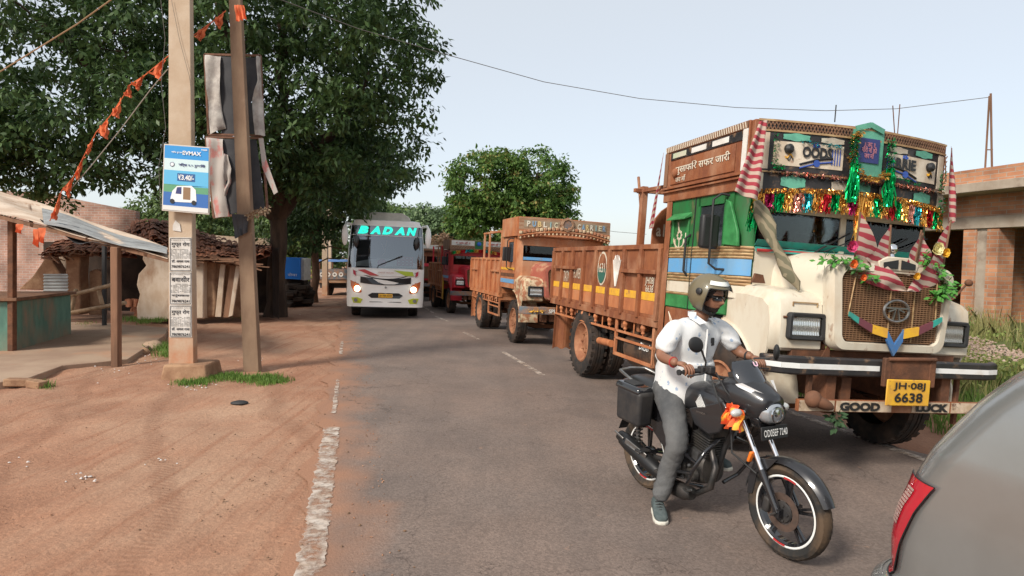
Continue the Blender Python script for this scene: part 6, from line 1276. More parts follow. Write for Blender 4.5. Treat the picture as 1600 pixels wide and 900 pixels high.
def shoe(an, dirv, z0):
    an = Vector(an); d = Vector(dirv).normalized(); s_ = Vector((0, 0, 1)).cross(d).normalized()
    def L3(x, y, z): return an + d * x + s_ * y + Vector((0, 0, z))
    m = MB(); sec = [(-.055, .030, .035, .07), (-.03, .040, .04, .105), (.03, .042, .045, .10), (.08, .046, .04, .075), (.13, .050, .03, .058), (.175, .046, .025, .045), (.20, .028, .02, .032)]
    n = 16; vs = []
    for (x, w_, _, h_) in sec:
        for k in range(n): a = 2 * math.pi * k / n; c, q = math.cos(a), math.sin(a); vs.append(L3(x, w_ * math.copysign(abs(c) ** .75, c), z0 + .018 + h_ * (.5 + .5 * math.copysign(abs(q) ** .8, q))))
    m.add(vs, [(i * n + j, i * n + (j + 1) % n, (i + 1) * n + (j + 1) % n, (i + 1) * n + j) for i in range(len(sec) - 1) for j in range(n)] + [tuple(range(n)), tuple(range((len(sec) - 1) * n, len(sec) * n))]); o_ = m.build('shoe', M['shoe'], rd, smooth=60)
    m = MB(); ou = [(-.065, .0), (-.055, .036), (.0, .042), (.07, .045), (.14, .054), (.19, .046), (.215, .02), (.215, -.02), (.19, -.046), (.14, -.054), (.07, -.045), (0, -.042), (-.055, -.036)]
    m.prism(ou, an + Vector((0, 0, z0)), d, s_, (0, 0, .024)); m.build('sole', mat('off white sole', (.6, .57, .5), .7), o_, bevel=.006)
    m = MB()
    for k in range(4): m.tube([L3(.05 + .022 * k, -.025, z0 + .105 - .012 * k), L3(.06 + .022 * k, 0, z0 + .118 - .013 * k), L3(.05 + .022 * k, .025, z0 + .105 - .012 * k)], .004, 5)
    m.build('laces', M['blkm'], o_)
dd = Vector((.86, -.5, 0)).normalized(); ank = Vector((toe.x, toe.y, 0)) - dd * .19; shoe(ank, dd, tz(*(BK @ ank).to_2d()) - bo.z + .004); shoe((.45, .19, 0), (1, .1, 0), .313)
m = MB(); m.tube([(.655 + .02 * math.cos(a) * .2, -.351 + .034 * math.cos(a), 1.151 + .034 * math.sin(a)) for a in [2 * math.pi * k / 16 for k in range(17)]], .005, 6); m.build('wrist_thread', M['red'], rd)
m = MB(); m.tube([(.66, .351 + .034 * math.cos(a), 1.151 + .034 * math.sin(a)) for a in [2 * math.pi * k / 16 for k in range(17)]], .008, 6); m.build('wrist_watch', M['blkm'], rd)
m = MB(); m.lathe([(-.003, .0125), (.003, .0125)], (.775, -.350, 1.147), (1, 0, 0), 14); m.build('ring', mat('gold ring', (.8, .5, .15), .2, 1), rd)

# ---------------------------------------------------------------- silver car at the right edge: only its rear corner is in the frame
US = 2.20
def carprof(z):   # (tail position v, side position u inset) as height rises
    P_ = [(.18, 2.30, .05), (.32, 2.36, .02), (.44, 2.40, .0), (.50, 2.37, .0), (.54, 2.29, .0), (.70, 2.285, .0), (.86, 2.26, .005), (.98, 2.22, .01), (1.10, 2.16, .02), (1.22, 2.08, .04), (1.34, 1.99, .06), (1.46, 1.88, .09), (1.57, 1.74, .14), (1.66, 1.52, .22), (1.72, 1.1, .40)]
    for i in range(len(P_) - 1):
        if P_[i][0] <= z <= P_[i + 1][0]:
            t_ = (z - P_[i][0]) / (P_[i + 1][0] - P_[i][0]); return P_[i][1] + (P_[i + 1][1] - P_[i][1]) * t_, P_[i][2] + (P_[i + 1][2] - P_[i][2]) * t_
    return P_[-1][1:]
def cpt(z, s, off=0, hw=.84):   # s: 0 side front .. 1 centre of tail
    vt, du = carprof(z); r = .26; u0 = US + du; Lf = -1.6
    if s < .35: q = s / .35; v = Lf + (vt - r - Lf) * q; return uv(u0 - off, v, z + tz_car)
    if s < .8: a = (s - .35) / .45 * math.pi / 2; return uv(u0 + r - (r + off) * math.cos(a), vt - r + (r + off) * math.sin(a), z + tz_car)
    q = (s - .8) / .2; return uv(u0 + r + (hw - r - du) * q, vt + off + .03 * q, z + tz_car)
tz_car = -.06
car = thing('silver_car', 'silver grey car at the right edge with red tail lamp', 'car', uv(US + .84, .3))
inv = car.matrix_world.inverted() if 0 else Matrix.Translation(-Vector(uv(US + .84, .3)))
M['silver'] = noisy('dusty silver paint', (.33, .335, .33), (.29, .29, .28), 1.1, .24, metal=.55, coat=.5)
mir = lambda p: p + U2 * 2 * ((US + .84) - p.dot(U2))
def cgrid(mb, z0, z1, s0, s1, off=0, nz_=10, ns_=24, both=True):
    f1 = lambda a, b: inv @ cpt(z0 + (z1 - z0) * b, s0 + (s1 - s0) * a, off)
    mb.grid(f1, ns_, nz_)
    if both: mb.grid(lambda a, b: inv @ mir(cpt(z0 + (z1 - z0) * b, s0 + (s1 - s0) * a, off)), ns_, nz_)
m = MB(); cgrid(m, .50, 1.72, 0, 1, 0, 40, 60); m.grid(lambda a, b: inv @ uv(US + .40 + .88 * a, -1.6 + 2.7 * b, 1.72 + tz_car + .03 * math.sin(math.pi * a)), 6, 4)
for v0_, v1_ in ((-1.6, -1.6),):
    m.grid(lambda a, b: inv @ uv(US + .05 + 1.58 * a, -1.6 + -1.0 * b, tz_car + .95 - .25 * b), 6, 4); m.grid(lambda a, b: inv @ uv(US + .1 + 1.48 * a, -1.6, tz_car + .3 + 1.36 * b), 6, 4)
m.build('body', M['silver'], car, smooth=60)
m = MB(); cgrid(m, .18, .52, 0, 1, .022, 10, 50); m.grid(lambda a, b: inv @ cpt(.515, a, .022 - .03 * b), 50, 2); m.build('bumper', M['silver'], car, smooth=50)
def tl(a, b): # tail lamp patch bounded by the photographed outline
    z = .53 + .46 * b; s0 = .40 + .10 * max(0, b - .5) ** 1.0 * 0; lo_ = .53 - .16 * b + .0; hi_ = .70 - .03 * b if b < .9 else .70 - .03 * b - .6 * (b - .9)
    return inv @ cpt(z, lo_ + (hi_ - lo_) * a, .014 + .012 * math.sin(math.pi * a) * math.sin(math.pi * min(1, b * 1.2)))
m = MB(); m.grid(tl, 14, 22); tlm = noisy('red tail lamp', (.52, .012, .03), (.45, .01, .025), 3, .12, coat=1); lamp = m.build('tail_lamp', tlm, car, smooth=60)
m = MB()
for k in range(12): b0 = .52 + .032 * k; a0_, a1_ = .26, .50; m.add([tl(a0_, b0) , tl(a1_, b0), tl(a1_, b0 + .024), tl(a0_, b0 + .024)], [(0, 1, 2, 3)]); 
cx = [Vector(p) for p in m.v]; m.v = [tuple(p + (p - inv @ uv(US + .35, 1.95, .7)).normalized() * .006) for p in cx]; m.build('ribbed_reflector', mat('pale ribbed reflector', (.46, .30, .26), .3), lamp)
m = MB(); m.tube([inv @ cpt(.525, .02 + .98 * k / 60, .004) for k in range(61)], .006, 6); m.build('bumper_seam', M['blk'], car)
m = MB(); ed_ = [tl(0, b / 20) for b in range(21)] + [tl(a / 8, 1) for a in range(1, 9)] + [tl(1, 1 - b / 20) for b in range(1, 21)] + [tl(1 - a / 8, 0) for a in range(1, 9)]; m.tube(ed_, .0028, 5); m.build('lamp_seal', M['blk'], lamp)
m = MB(); m.tube([inv @ cpt(z_, .30, .001) for z_ in [.53 + .45 * k / 20 for k in range(21)]], .004, 5); m.build('fuel_flap_seam', M['blk'], car) if 0 else None
m = MB()
for (v, s) in ((-.9, 1),): 
    pass
for u_ in (US + .12, US + 1.56):
    for v in (1.35, -1.15): c_ = inv @ uv(u_, v, .30 + tz_car); m.lathe([(-.10, .2), (-.10, .29), (-.07, .31), (.07, .31), (.10, .29), (.10, .2)], c_, U2, 28)
m.parts('wheel', M['tyre'], car, smooth=40)
m = MB(); m.grid(lambda a, b: inv @ cpt(1.02 + .40 * b, .02 + .25 * a, .006), 20, 8); m.build('side_window', M['glassd'], car, smooth=60); m = MB(); m.grid(lambda a, b: inv @ cpt(1.12 + .36 * b, .86 + .14 * a, .006), 8, 6); m.grid(lambda a, b: inv @ mir(cpt(1.12 + .36 * b, .86 + .14 * a, .006)), 8, 6); m.build('rear_window', M['glassd'], car, smooth=60)
# ---------------------------------------------------------------- left roadside: poles, boards, sheet-roofed stall, ruined hut
YX = Vector((0, 1, 0))
def brick_mat(name, axis='x', c1=(.40, .17, .10), c2=(.30, .12, .075), mortar=(.34, .26, .20), scale=1.0):
    m = mat(name, c1, .9); t = m.node_tree; N = t.nodes; L = t.links; b = N['Principled BSDF']; g = N.new('ShaderNodeNewGeometry'); sp = N.new('ShaderNodeSeparateXYZ'); L.new(g.outputs['Position'], sp.inputs[0])
    cb = N.new('ShaderNodeCombineXYZ'); ad = N.new('ShaderNodeMath'); ad.operation = 'MULTIPLY_ADD'; ad.inputs[1].default_value = 1.0
    L.new(sp.outputs[0], ad.inputs[0]); L.new(sp.outputs[1], ad.inputs[2]); L.new(ad.outputs[0], cb.inputs[0]); L.new(sp.outputs[2], cb.inputs[1])
    br = N.new('ShaderNodeTexBrick'); br.inputs['Scale'].default_value = scale; br.inputs['Brick Width'].default_value = .24; br.inputs['Row Height'].default_value = .086; br.inputs['Mortar Size'].default_value = .008; br.inputs['Bias'].default_value = -.1
    br.inputs['Color1'].default_value = (*c1, 1); br.inputs['Color2'].default_value = (*c2, 1); br.inputs['Mortar'].default_value = (*mortar, 1); L.new(cb.outputs[0], br.inputs['Vector'])
    n = N.new('ShaderNodeTexNoise'); n.inputs['Scale'].default_value = 1.4; n.inputs['Detail'].default_value = 8; L.new(g.outputs['Position'], n.inputs[0]); r = N.new('ShaderNodeMapRange'); r.inputs[1].default_value = .35; r.inputs[2].default_value = .7; r.inputs[3].default_value = .65; r.inputs[4].default_value = 1.35; L.new(n.outputs['Fac'], r.inputs[0])
    mu = N.new('ShaderNodeMix'); mu.data_type = 'RGBA'; mu.blend_type = 'MULTIPLY'; mu.inputs[0].default_value = 1; L.new(br.outputs[0], mu.inputs[6]); L.new(r.outputs[0], mu.inputs[7]); L.new(mu.outputs[2], b.inputs['Base Color'])
    bp = N.new('ShaderNodeBump'); bp.inputs['Strength'].default_value = .8; bp.inputs['Distance'].default_value = .02; bp.invert = True; L.new(br.outputs['Fac'], bp.inputs['Height']); L.new(bp.outputs[0], b.inputs['Normal']); return m
M['brick'] = brick_mat('rough brickwork', c1=(.50, .235, .125), c2=(.38, .16, .085), mortar=(.40, .31, .24)); M['brick2'] = brick_mat('faded pink brickwork', c1=(.44, .26, .20), c2=(.37, .21, .165), mortar=(.48, .42, .37))
M['mud'] = noisy('crumbling mud wall', (.36, .22, .13), (.24, .13, .075), 3.5, .95, bump=.8, bscale=10, world=True, detail=9); M['limewash'] = noisy('stained limewash', (.52, .42, .33), (.42, .31, .22), 2.2, .9, c3=(.30, .18, .11), s3=1.4, bump=.3, bscale=20, world=True, stretch=(1, 1, .5))
M['tile'] = noisy('clay roof tile', (.46, .19, .10), (.32, .12, .065), 6, .85, world=True, c3=(.20, .11, .07), s3=2.2, lo3=.6, hi3=.8); M['tin'] = noisy('dusty tin sheet', (.56, .46, .37), (.44, .33, .25), 2.0, .7, world=True, c3=(.30, .15, .08), s3=3.5, lo3=.58, hi3=.72); M['tin2'] = noisy('grey tin sheet', (.34, .35, .35), (.24, .24, .24), 3, .55, world=True)
M['dark'] = noisy('interior shade and dark stack', (.035, .025, .02), (.06, .04, .03), 3, .95, world=True); M['tarp'] = noisy('black tarpaulin', (.022, .023, .026), (.05, .05, .055), 4, .5, world=True, bump=.6, bscale=6)  # dark: interior shade put into the colour, also the stack's own tone
def cut(px, Yd, thick, m=None, wob=0):
    m = m or MB(); P = [W(a, b, Yd) for a, b in px]; m.add([tuple(p) for p in P] + [tuple(p + YX * thick) for p in P], [tuple(range(len(P)))] + [(i, (i + 1) % len(P), (i + 1) % len(P) + len(P), i + len(P)) for i in range(len(P))] + [tuple(range(2 * len(P) - 1, len(P) - 1, -1))]); return m
# concrete pole with plinth, blue sign and bill-posted notices
b0 = G(285, 590); Yp = b0.y
m = MB(); a, b, c, d = W(263, 585, Yp), W(303, 585, Yp), W(294, -260, Yp), W(263, -260, Yp)
m.add([a, b, b + YX * .12, a + YX * .12, d, c, c + YX * .10, d + YX * .10], [(0, 1, 2, 3), (4, 5, 6, 7), (0, 1, 5, 4), (1, 2, 6, 5), (2, 3, 7, 6), (3, 0, 4, 7)])
P1 = thing('concrete_pole', 'square pale concrete pole pasted with three printed notices above a rough plinth', 'utility pole', b0)
def under(par, m, name, mats, **kw): 
    o = par.matrix_world.translation if par.matrix_world.translation.length else par.location; m.v = [tuple(Vector(q) - par.location) for q in m.v]; return m.build(name, mats, par, **kw)
under(P1, m, 'post', M['concrete'], bevel=.012)
m = MB(); q0, q1 = W(249, 594, Yp - .16), W(324, 588, Yp - .12); m.box(((q0.x + q1.x) / 2, Yp + .12, .08), (q1.x - q0.x, .62, .26), (0, 0, .06), taper=(.88, .86)); under(P1, m, 'plinth', M['mud'], bevel=.03, seg=3)
M['paper'] = noisy('weathered paper', (.62, .60, .57), (.50, .47, .43), 8, .9); M['ink'] = mat('black ink', (.03, .03, .035), .9)
yp = Yp - .012
TX = [('गुप्त रोग', 'डॉ. अमल दास'), ('बवासीर', 'नपुंसकता'), ('गुप्त रोग', 'डॉ. अमल दास')]
for k, (y0, y1) in enumerate(((371, 425), (425, 477), (477, 528))):
    m = MB(); A, B, C_, D = W(265, y1 - 1, yp), W(299.5, y1 - 1, yp), W(299, y0, yp), W(264.5, y0, yp); m.add([A, B, C_, D, A + YX * .01, B + YX * .01, C_ + YX * .01, D + YX * .01], [(0, 1, 2, 3), (0, 1, 5, 4), (2, 3, 7, 6), (1, 2, 6, 5), (3, 0, 4, 7)]); pp = under(P1, m, 'notice', M['paper'])
    L3 = lambda px, py: W(px, py, yp - .004) - P1.location
    c = 282; ht = y1 - y0
    text(TX[k][0], 'lettering', M['ink'], pp, L3(c, y0 + 11), .26, .085, X, Z, .02, 0, 0); text(TX[k][1], 'lettering', M['ink'], pp, L3(c, y0 + 37), .26, .048, X, Z, .02, 0, 0); text('7869876241', 'lettering', M['ink'], pp, L3(c, y0 + 45.5), .26, .04, X, Z, .02, 0, 0)
    m = MB()
    for r_ in range(9):
        yy = y0 + 4 if r_ == 0 else y0 + 17 + r_ * 1.9
        for s_ in range(9):
            w_ = rnd.uniform(1.5, 3.4); x_ = 267 + s_ * 3.45
            if r_ == 0 or rnd.random() < .85: a_, b_2 = L3(x_, yy), L3(x_ + w_, yy); m.bar(a_, b_2, .0005, .0045)
    for (xa, ya, xb, yb) in ((266, y0 + 1.5, 298, y0 + 1.5), (266, y1 - 2.5, 298, y1 - 2.5), (266, y0 + 1.5, 266, y1 - 2.5), (298, y0 + 1.5, 298, y1 - 2.5)): m.bar(L3(xa, ya), L3(xb, yb), .0006, .006) if xa != xb else m.bar(L3(xa, ya), L3(xb, yb), .006, .0006, up=(0, 1, 0))
    m.build('printed_lines', M['ink'], pp)
m = MB(); P = [W(*p, yp) for p in ((270, 360), (283, 362), (281, 350), (274, 344), (270, 352))]; m.add(P, [tuple(range(5))]); under(P1, m, 'paper_scrap', M['paper'])
# blue framed advertisement
Ys = Yp - .14; c0 = W(290, 278, Ys)
SG = thing('hanging_sign', 'blue and white framed advertisement for a three wheeler fixed to the concrete pole', 'sign', c0)
m = cut([(256, 224.5), (327.5, 230), (326.5, 335.5), (252.5, 329)], Ys, .03); fr_ = under(SG, m, 'frame', mat('sign frame', (.55, .5, .45), .6), bevel=.004)
def sq(px, name, mt, off, par=SG): m = cut(px, Ys - off, .0015); return under(par, m, name, mt) if par is SG else under2(par, m, name, mt)
def under2(par, m, name, mt): m.v = [tuple(Vector(q) - SG.location) for q in m.v]; return m.build(name, mt, par)
def bil(u, v): # sign coords 0..1
    a = Vector((257.5, 226.5)).lerp(Vector((326, 231.5)), u); b = Vector((254.5, 327)).lerp(Vector((325, 333)), u); p = a.lerp(b, v); return (p.x, p.y)
def rect(u0, v0, u1, v1): return [bil(u0, v0), bil(u1, v0), bil(u1, v1), bil(u0, v1)]
pn = sq(rect(0, 0, 1, 1), 'panel', mat('sign blue', (.02, .26, .62), .45), .004)
for r_, nm, c in ((rect(0, .20, 1, .38), 'pale_band', (.55, .70, .72)), (rect(0, .93, 1, 1), 'white_band', (.66, .66, .64)), (rect(0, .38, 1, .62), 'sky_picture', (.10, .42, .68)), (rect(0, .60, 1, .72), 'green_picture', (.10, .30, .16)), (rect(0, .72, 1, .93), 'road_picture', (.03, .13, .40)), (rect(.30, .42, .70, .54), 'price_box', (.02, .10, .28))): under2(pn, cut(r_, Ys - .0065 - (.002 if nm == 'price_box' else 0), .0015), nm, mat('sign ' + nm, c, .5))
sw = mat('sign white', (.75, .77, .78), .5); LS = lambda u, v, o=.013: W(*bil(u, v), Ys - o) - SG.location; EX = (W(*bil(1, .5), Ys) - W(*bil(0, .5), Ys)).normalized()
for s, u, v, w_, h_ in (('EVMAX', .62, .10, .26, .055), ('बिना रुकावट', .30, .10, .18, .03), ('सिर्फ ६.५ रु/किमी', .62, .29, .38, .055), ('₹3.40/-', .50, .48, .22, .075), ('TIGER', .90, .035, .09, .02)): text(s, 'lettering', sw if v != .29 else M['navy'], pn, LS(u, v), w_, h_, EX, Z, .03, 0, 0)
m = MB()
def dsk(u, v, r_): m.lathe([(0, r_), (.002, r_), (.002, 0)], LS(u, v, .010), (0, -1, 0), 14)
dsk(.18, .29, .032); m.build('clock_face', M['navy'], pn); m = MB(); m.lathe([(0, .024), (.002, .024), (.002, 0)], LS(.18, .29, .013), (0, -1, 0), 14); m.build('clock_dial', sw, pn)
m = MB(); o = 0
for poly in ([(.16, .82), (.20, .70), (.30, .62), (.62, .60), (.72, .66), (.74, .84), (.62, .86), (.20, .87)],): m.v += []; mm_ = cut([bil(*p) for p in poly], Ys - .010, .0015); under2(pn, mm_, 'vehicle_picture', sw)
under2(pn, cut([bil(*p) for p in ((.30, .64), (.40, .63), (.40, .74), (.27, .74))], Ys - .012, .0015), 'picture_window', M['navy']); under2(pn, cut([bil(*p) for p in ((.44, .63), (.60, .63), (.60, .82), (.44, .82))], Ys - .012, .0015), 'picture_seat', mat('sign brown', (.25, .15, .08), .6))
for u in (.20, .68): m = MB(); m.lathe([(0, .032), (.002, .032), (.002, 0)], LS(u, .86, .014), (0, -1, 0), 14); m.build('picture_wheel', M['blkm'], pn)
# leaning rusty pole with two torn banners
b2 = G(395, 581); Y2 = b2.y; P2 = thing('leaning_pole', 'slim brown leaning pole carrying two torn black banner frames', 'utility pole', b2)
m = MB(); a, b, c, d = W(380, 586, Y2), W(405, 584, Y2), W(368, -150, Y2), W(351, -150, Y2); m.add([a, b, b + YX * .12, a + YX * .12, d, c, c + YX * .09, d + YX * .09], [(0, 1, 2, 3), (4, 5, 6, 7), (0, 1, 5, 4), (1, 2, 6, 5), (2, 3, 7, 6), (3, 0, 4, 7)])
under(P2, m, 'post', noisy('brown stained pole', (.26, .175, .115), (.19, .12, .078), 3, .9, c3=(.40, .32, .26), s3=2.2, lo3=.58, hi3=.72, bump=.2, stretch=(1, 1, .4)), bevel=.012)
M['bblack'] = noisy('charcoal banner cloth', (.035, .036, .042), (.055, .055, .06), 3, .7); M['btorn'] = noisy('torn white banner', (.50, .47, .43), (.33, .30, .28), 7, .8, bump=.5, bscale=9); M['bred'] = noisy('faded red white banner', (.42, .38, .35), (.48, .20, .18), 6, .8, lo=.52, hi=.60, stretch=(1, 1, .5)); M['frm'] = noisy('rusty frame', (.13, .06, .04), (.2, .1, .06), 9, .8)
def banner(label, px, inner, strips, Yb, mt2):
    c0 = W(sum(p[0] for p in px) / 4, sum(p[1] for p in px) / 4, Yb); B_ = thing('torn_banner', label, 'banner', c0)
    m = MB(); n = len(px)
    for i in range(4): m.bar(W(*px[i], Yb), W(*px[(i + 1) % 4], Yb), .03, .03)
    under(B_, m, 'frame', M['frm'])
    under(B_, cut(inner, Yb - .005, .012), 'black_cloth', M['bblack'])
    for st in strips:
        m = MB(); Q = [W(*p, Yb - .03 - .02 * (i % 2)) for i, p in enumerate(st)]; k = len(Q) // 2
        # strips given as left edge downwards then right edge downwards
        Lf, Rt = Q[:k], Q[k:]
        def pick(E, t_): t_ = t_ * (k - 1); i = min(int(t_), k - 2); return E[i].lerp(E[i + 1], t_ - i)
        m.grid(lambda a, b: pick(Lf, b).lerp(pick(Rt, b), a) + Vector((0, -.02 * math.sin(a * 6 + b * 5) - .012 * math.sin(b * 17), 0)), 10, 16, thick=(0, .003, 0)); under(B_, m, 'torn_sheet', mt2, smooth=80)
    return B_
Yb = Y2 + .30
banner('upper torn banner, charcoal with ragged white strips, on the leaning pole', [(320, 85), (407, 87), (412, 212), (326, 210)], [(342, 88), (401, 90), (404, 130), (392, 160), (400, 209), (346, 209)], [[(320, 86), (322, 125), (325, 160), (327, 209), (345, 88), (344, 125), (346, 170), (352, 200)], [(400, 88), (403, 128), (393, 155), (397, 210), (407, 87), (409, 128), (411, 160), (413, 212)]], Yb, M['btorn'])
banner('lower torn banner, charcoal with peeling red and grey edges, on the leaning pole', [(322, 214), (410, 216), (418, 330), (334, 340)], [(345, 217), (400, 218), (414, 325), (352, 336)], [[(322, 215), (327, 250), (330, 300), (335, 340), (348, 217), (350, 250), (352, 300), (358, 338)], [(350, 240), (349, 262), (350, 285), (350, 305), (356, 242), (362, 265), (361, 285), (352, 306)]], Yb, M['bred'])
m = MB(); Q = [W(*p, Yb - .05) for p in ((404, 216), (411, 216), (416, 250), (434, 300), (428, 304), (410, 262))]; m.add(Q + [q + YX * .01 for q in Q], [tuple(range(6)), tuple(range(11, 5, -1))] + [(i, (i + 1) % 6, (i + 1) % 6 + 6, i + 6) for i in range(6)]); one('loose_sheet', 'narrow red and white strip of sheet hanging off the lower banner', 'banner', W(416, 260, Yb), m, M['bred'])
m = MB(); cloth(m, W(362, 334, Y2 - .05), W(388, 336, Y2 - .05), W(388, 362, Y2 - .05), W(368, 373, Y2 - .05), 8, 8, .02); one('rag', 'dark grey rag tied round the leaning pole below the banners', 'rag', W(375, 350, Y2), m, M['bblack'], smooth=80)
m = MB(); bushy(m, [W(385, 338, Y2 - .1), W(405, 331, Y2 - .1), W(418, 326, Y2)], .06, 110, .05); m.bar(W(385, 337, Y2 - .08), W(417, 329, Y2 - .05), .03, .03); one('dry_twigs', 'dry straw and stick caught under the torn banners', 'twigs', W(400, 333, Y2), m, noisy('straw', (.34, .24, .15), (.2, .13, .08), 20, .9))
# orange flag string and wires
M['oflag'] = noisy('orange flag cloth', (.70, .17, .06), (.55, .12, .05), 7, .75)
fp = [(78, 345, 10.6), (97, 297, 10.4), (115, 277, 10.2), (133, 240, 10.1), (150, 207, 10.0), (173, 180, 9.9), (193, 150, 9.8), (203, 133, 9.7), (227, 117, 9.6), (260, 90, 9.4), (300, 57, 9.5), (333, 33, 9.6), (353, 17, 9.6)]
FS = thing('flag_string', 'string of small orange pennants rising from the sheet roof to the leaning pole', 'flag string', W(78, 345, 10.6))
m = MB(); m.tube([W(*p) for p in fp], .008, 5); under(FS, m, 'string', M['oflag'])
for i in range(len(fp) - 1):
    a, b = W(*fp[i]), W(*fp[i + 1]); L_ = (b - a).length
    if i in (9,): continue
    m = MB(); s0 = a.lerp(b, .08); s1 = a.lerp(b, .9); tip = a.lerp(b, .25) + Vector((.07 + .03 * (i % 3), -.03, -.16 - .05 * (i % 2))) * rnd.uniform(.45, 1.0) + Vector((rnd.uniform(-.06, .06), 0, rnd.uniform(-.03, .05)))
    m.grid(lambda u, v: s0.lerp(s1, u).lerp(tip, v * .98) + Vector((.012 * math.sin(v * 15 + i), -.03 * math.sin(u * 9 + v * 6 + i), .02 * math.sin(u * 14 + i))), 10, 8, thick=(0, .003, 0)); under(FS, m, 'pennant', M['oflag'], smooth=80)
for (q, h_) in (((25, 350), .16), ((52, 358), .30), ((60, 356), .26)):
    m = MB(); p = W(*q, 10.3); cloth(m, p, p + X * .12, p + Vector((.10, -.02, -h_)), p + Vector((.0, 0, -h_ * .8)), 6, 6, .02); one('flag', dict(((25, '.'),)).get(0) or 'small orange flag hanging from the eave of the sheet roof', 'flag', p, m, M['oflag'], group='orange flags under the sheet roof eave', smooth=80)
m = MB(); p = W(366, 8, 9.5); cloth(m, p, p + X * .14, p + Vector((.20, -.03, -.20)), p + Vector((.04, 0, -.24)), 8, 8, .03); one('flag', 'orange cloth knotted round the top of the leaning pole', 'flag', p, m, M['oflag'], smooth=80)
M['wire'] = mat('grey wire', (.12, .11, .10), .6); M['cord'] = mat('pale cord', (.35, .32, .28), .8)
def wire(label, pts, r_, mt, nm='overhead_wire', cat='wire'):
    P = [W(*p) for p in pts]; Q = []
    for i in range(len(P) - 1):
        for k in range(6): Q.append(P[i].lerp(P[i + 1], k / 6))
    Q.append(P[-1]); m = MB(); m.tube(Q, r_, 5); one(nm, label, cat, P[0], m, mt, smooth=60)
wire('long thin wire sagging across the sky to the bamboo mast on the brick building', [(352, -30, 9.8), (440, 0, 10.2), (560, 45, 11), (700, 86, 12), (850, 128, 13), (1000, 154, 13.6), (1150, 168, 14), (1290, 173, 14.2), (1400, 170, 14.2), (1545, 152, 14)], .007, M['wire'])
wire('tan cable crossing in front of the big tree at upper left', [(-60, 150, 11), (0, 112, 10.8), (60, 75, 10.5), (120, 38, 10.2), (180, -5, 10), (240, -60, 9.8)], .011, mat('tan cable', (.35, .22, .12), .8))
wire('pale rope from the sheet roof up to the concrete pole', [(108, 298, 10.4), (140, 262, 10.1), (190, 200, 9.8), (235, 140, 9.6), (262, 108, 9.4)], .008, M['cord'], 'rope', 'rope')
wire('thin vertical wire hanging beside the concrete pole above the blue sign', [(250, -10, 9.3), (258, 60, 9.3), (252, 130, 9.3), (259, 200, 9.3), (248, 260, 9.3), (251, 325, 9.3)], .004, M['wire'])
wire('thin wire running down the face of the concrete pole', [(268, 0, 9.17), (280, 60, 9.17), (296, 120, 9.17), (300, 150, 9.17)], .003, M['wire'])
wire('distant wire between the parked trucks and the sky', [(900, 352, 30), (960, 362, 30), (1010, 366, 30)], .01, M['wire'])
# stall: counter, posts, sheet roof with tarp
FR, FL, BL, BR = W(262, 402, 10.0), W(-260, 268, 11.3), W(-260, 205, 14.8), W(262, 389, 12.6)
ST = thing('stall_roof', 'low sloping tin sheet roof over the green counter stall', 'canopy', W(120, 360, 11))
m = MB()
def roof(u, v): p = FL.lerp(FR, u).lerp(BL.lerp(BR, u), v); return p + Vector((0, 0, .012 * math.sin(v * 190) + .03 * math.sin(u * 9) * (v - .5) + .02 * math.sin(u * 23 + v * 5)))
m.grid(roof, 60, 150, thick=(0, 0, -.006)); under(ST, m, 'tin_sheet', M['tin'], smooth=50)
m = MB(); m.grid(lambda a, b: FL.lerp(FR, .66 + .34 * a).lerp(BL.lerp(BR, .66 + .34 * a), b * .7) + Vector((.02, -.06, .03 + .015 * math.sin(b * 80) + .03 * math.sin(a * 8))), 16, 60, thick=(0, 0, -.006)); under(ST, m, 'grey_sheet', M['tin2'], smooth=50)
m = MB(); m.grid(lambda a, b: W(66, 348, 10.7).lerp(W(170, 384, 10.2), a) + Vector((0, -.05 + .35 * b, .06 - .10 * b - .16 * (1 - b) * abs(math.sin(a * 3.1)) - .03 * math.sin(a * 14))), 24, 8, thick=(0, 0, -.01)); under(ST, m, 'tarpaulin', M['tarp'], smooth=80)
m = MB(); m.bar(FL + Vector((0, .05, -.05)), FR + Vector((0, .05, -.05)), .06, .06); m.bar(BL + Vector((0, -.05, -.05)), BR + Vector((0, -.05, -.05)), .06, .06)
for k in range(5): u = .3 + .16 * k; m.bar(FL.lerp(FR, u) + Vector((0, 0, -.04)), BL.lerp(BR, u) + Vector((0, 0, -.04)), .05, .05)
under(ST, m, 'roof_pole', M['wood'])
for (px, pt, w_, lab, mt) in (((182, 572), (181, 386), .115, 'stout weathered wooden post under the low end of the sheet roof', 'wood'), ((163, 517), (163, 382), .08, 'thin dark post behind the stout wooden post', 'blkm'), ((19, 556), (19, 344), .10, 'dark metal post at the corner of the green counter', 'rust_d')):
    g = G(*px); q = W(*pt, g.y); m = MB(); m.bar(g - Vector((0, 0, .03)), q, w_, w_, up=(0, 1, 0)); one('post', lab, 'post', g, m, M[mt], bevel=.012)
n0, f0 = G(23, 556), G(109, 531); d = (f0 - n0).normalized(); nrm = Vector((d.y, -d.x, 0))
if nrm.x < 0: nrm = -nrm
CN = thing('counter', 'peeling green painted masonry counter with a wooden top under the sheet roof', 'counter', n0)
M['peelgreen'] = noisy('peeling green wash', (.13, .26, .20), (.09, .19, .15), 5, .85, c3=(.28, .20, .14), s3=2.0, lo3=.52, hi3=.7, bump=.3, stretch=(1, 1, .4), zdirt=((.30, .19, .12), 0, .45))
H_ = .95; m = MB(); f1 = f0 + d * .1; W_ = 1.9
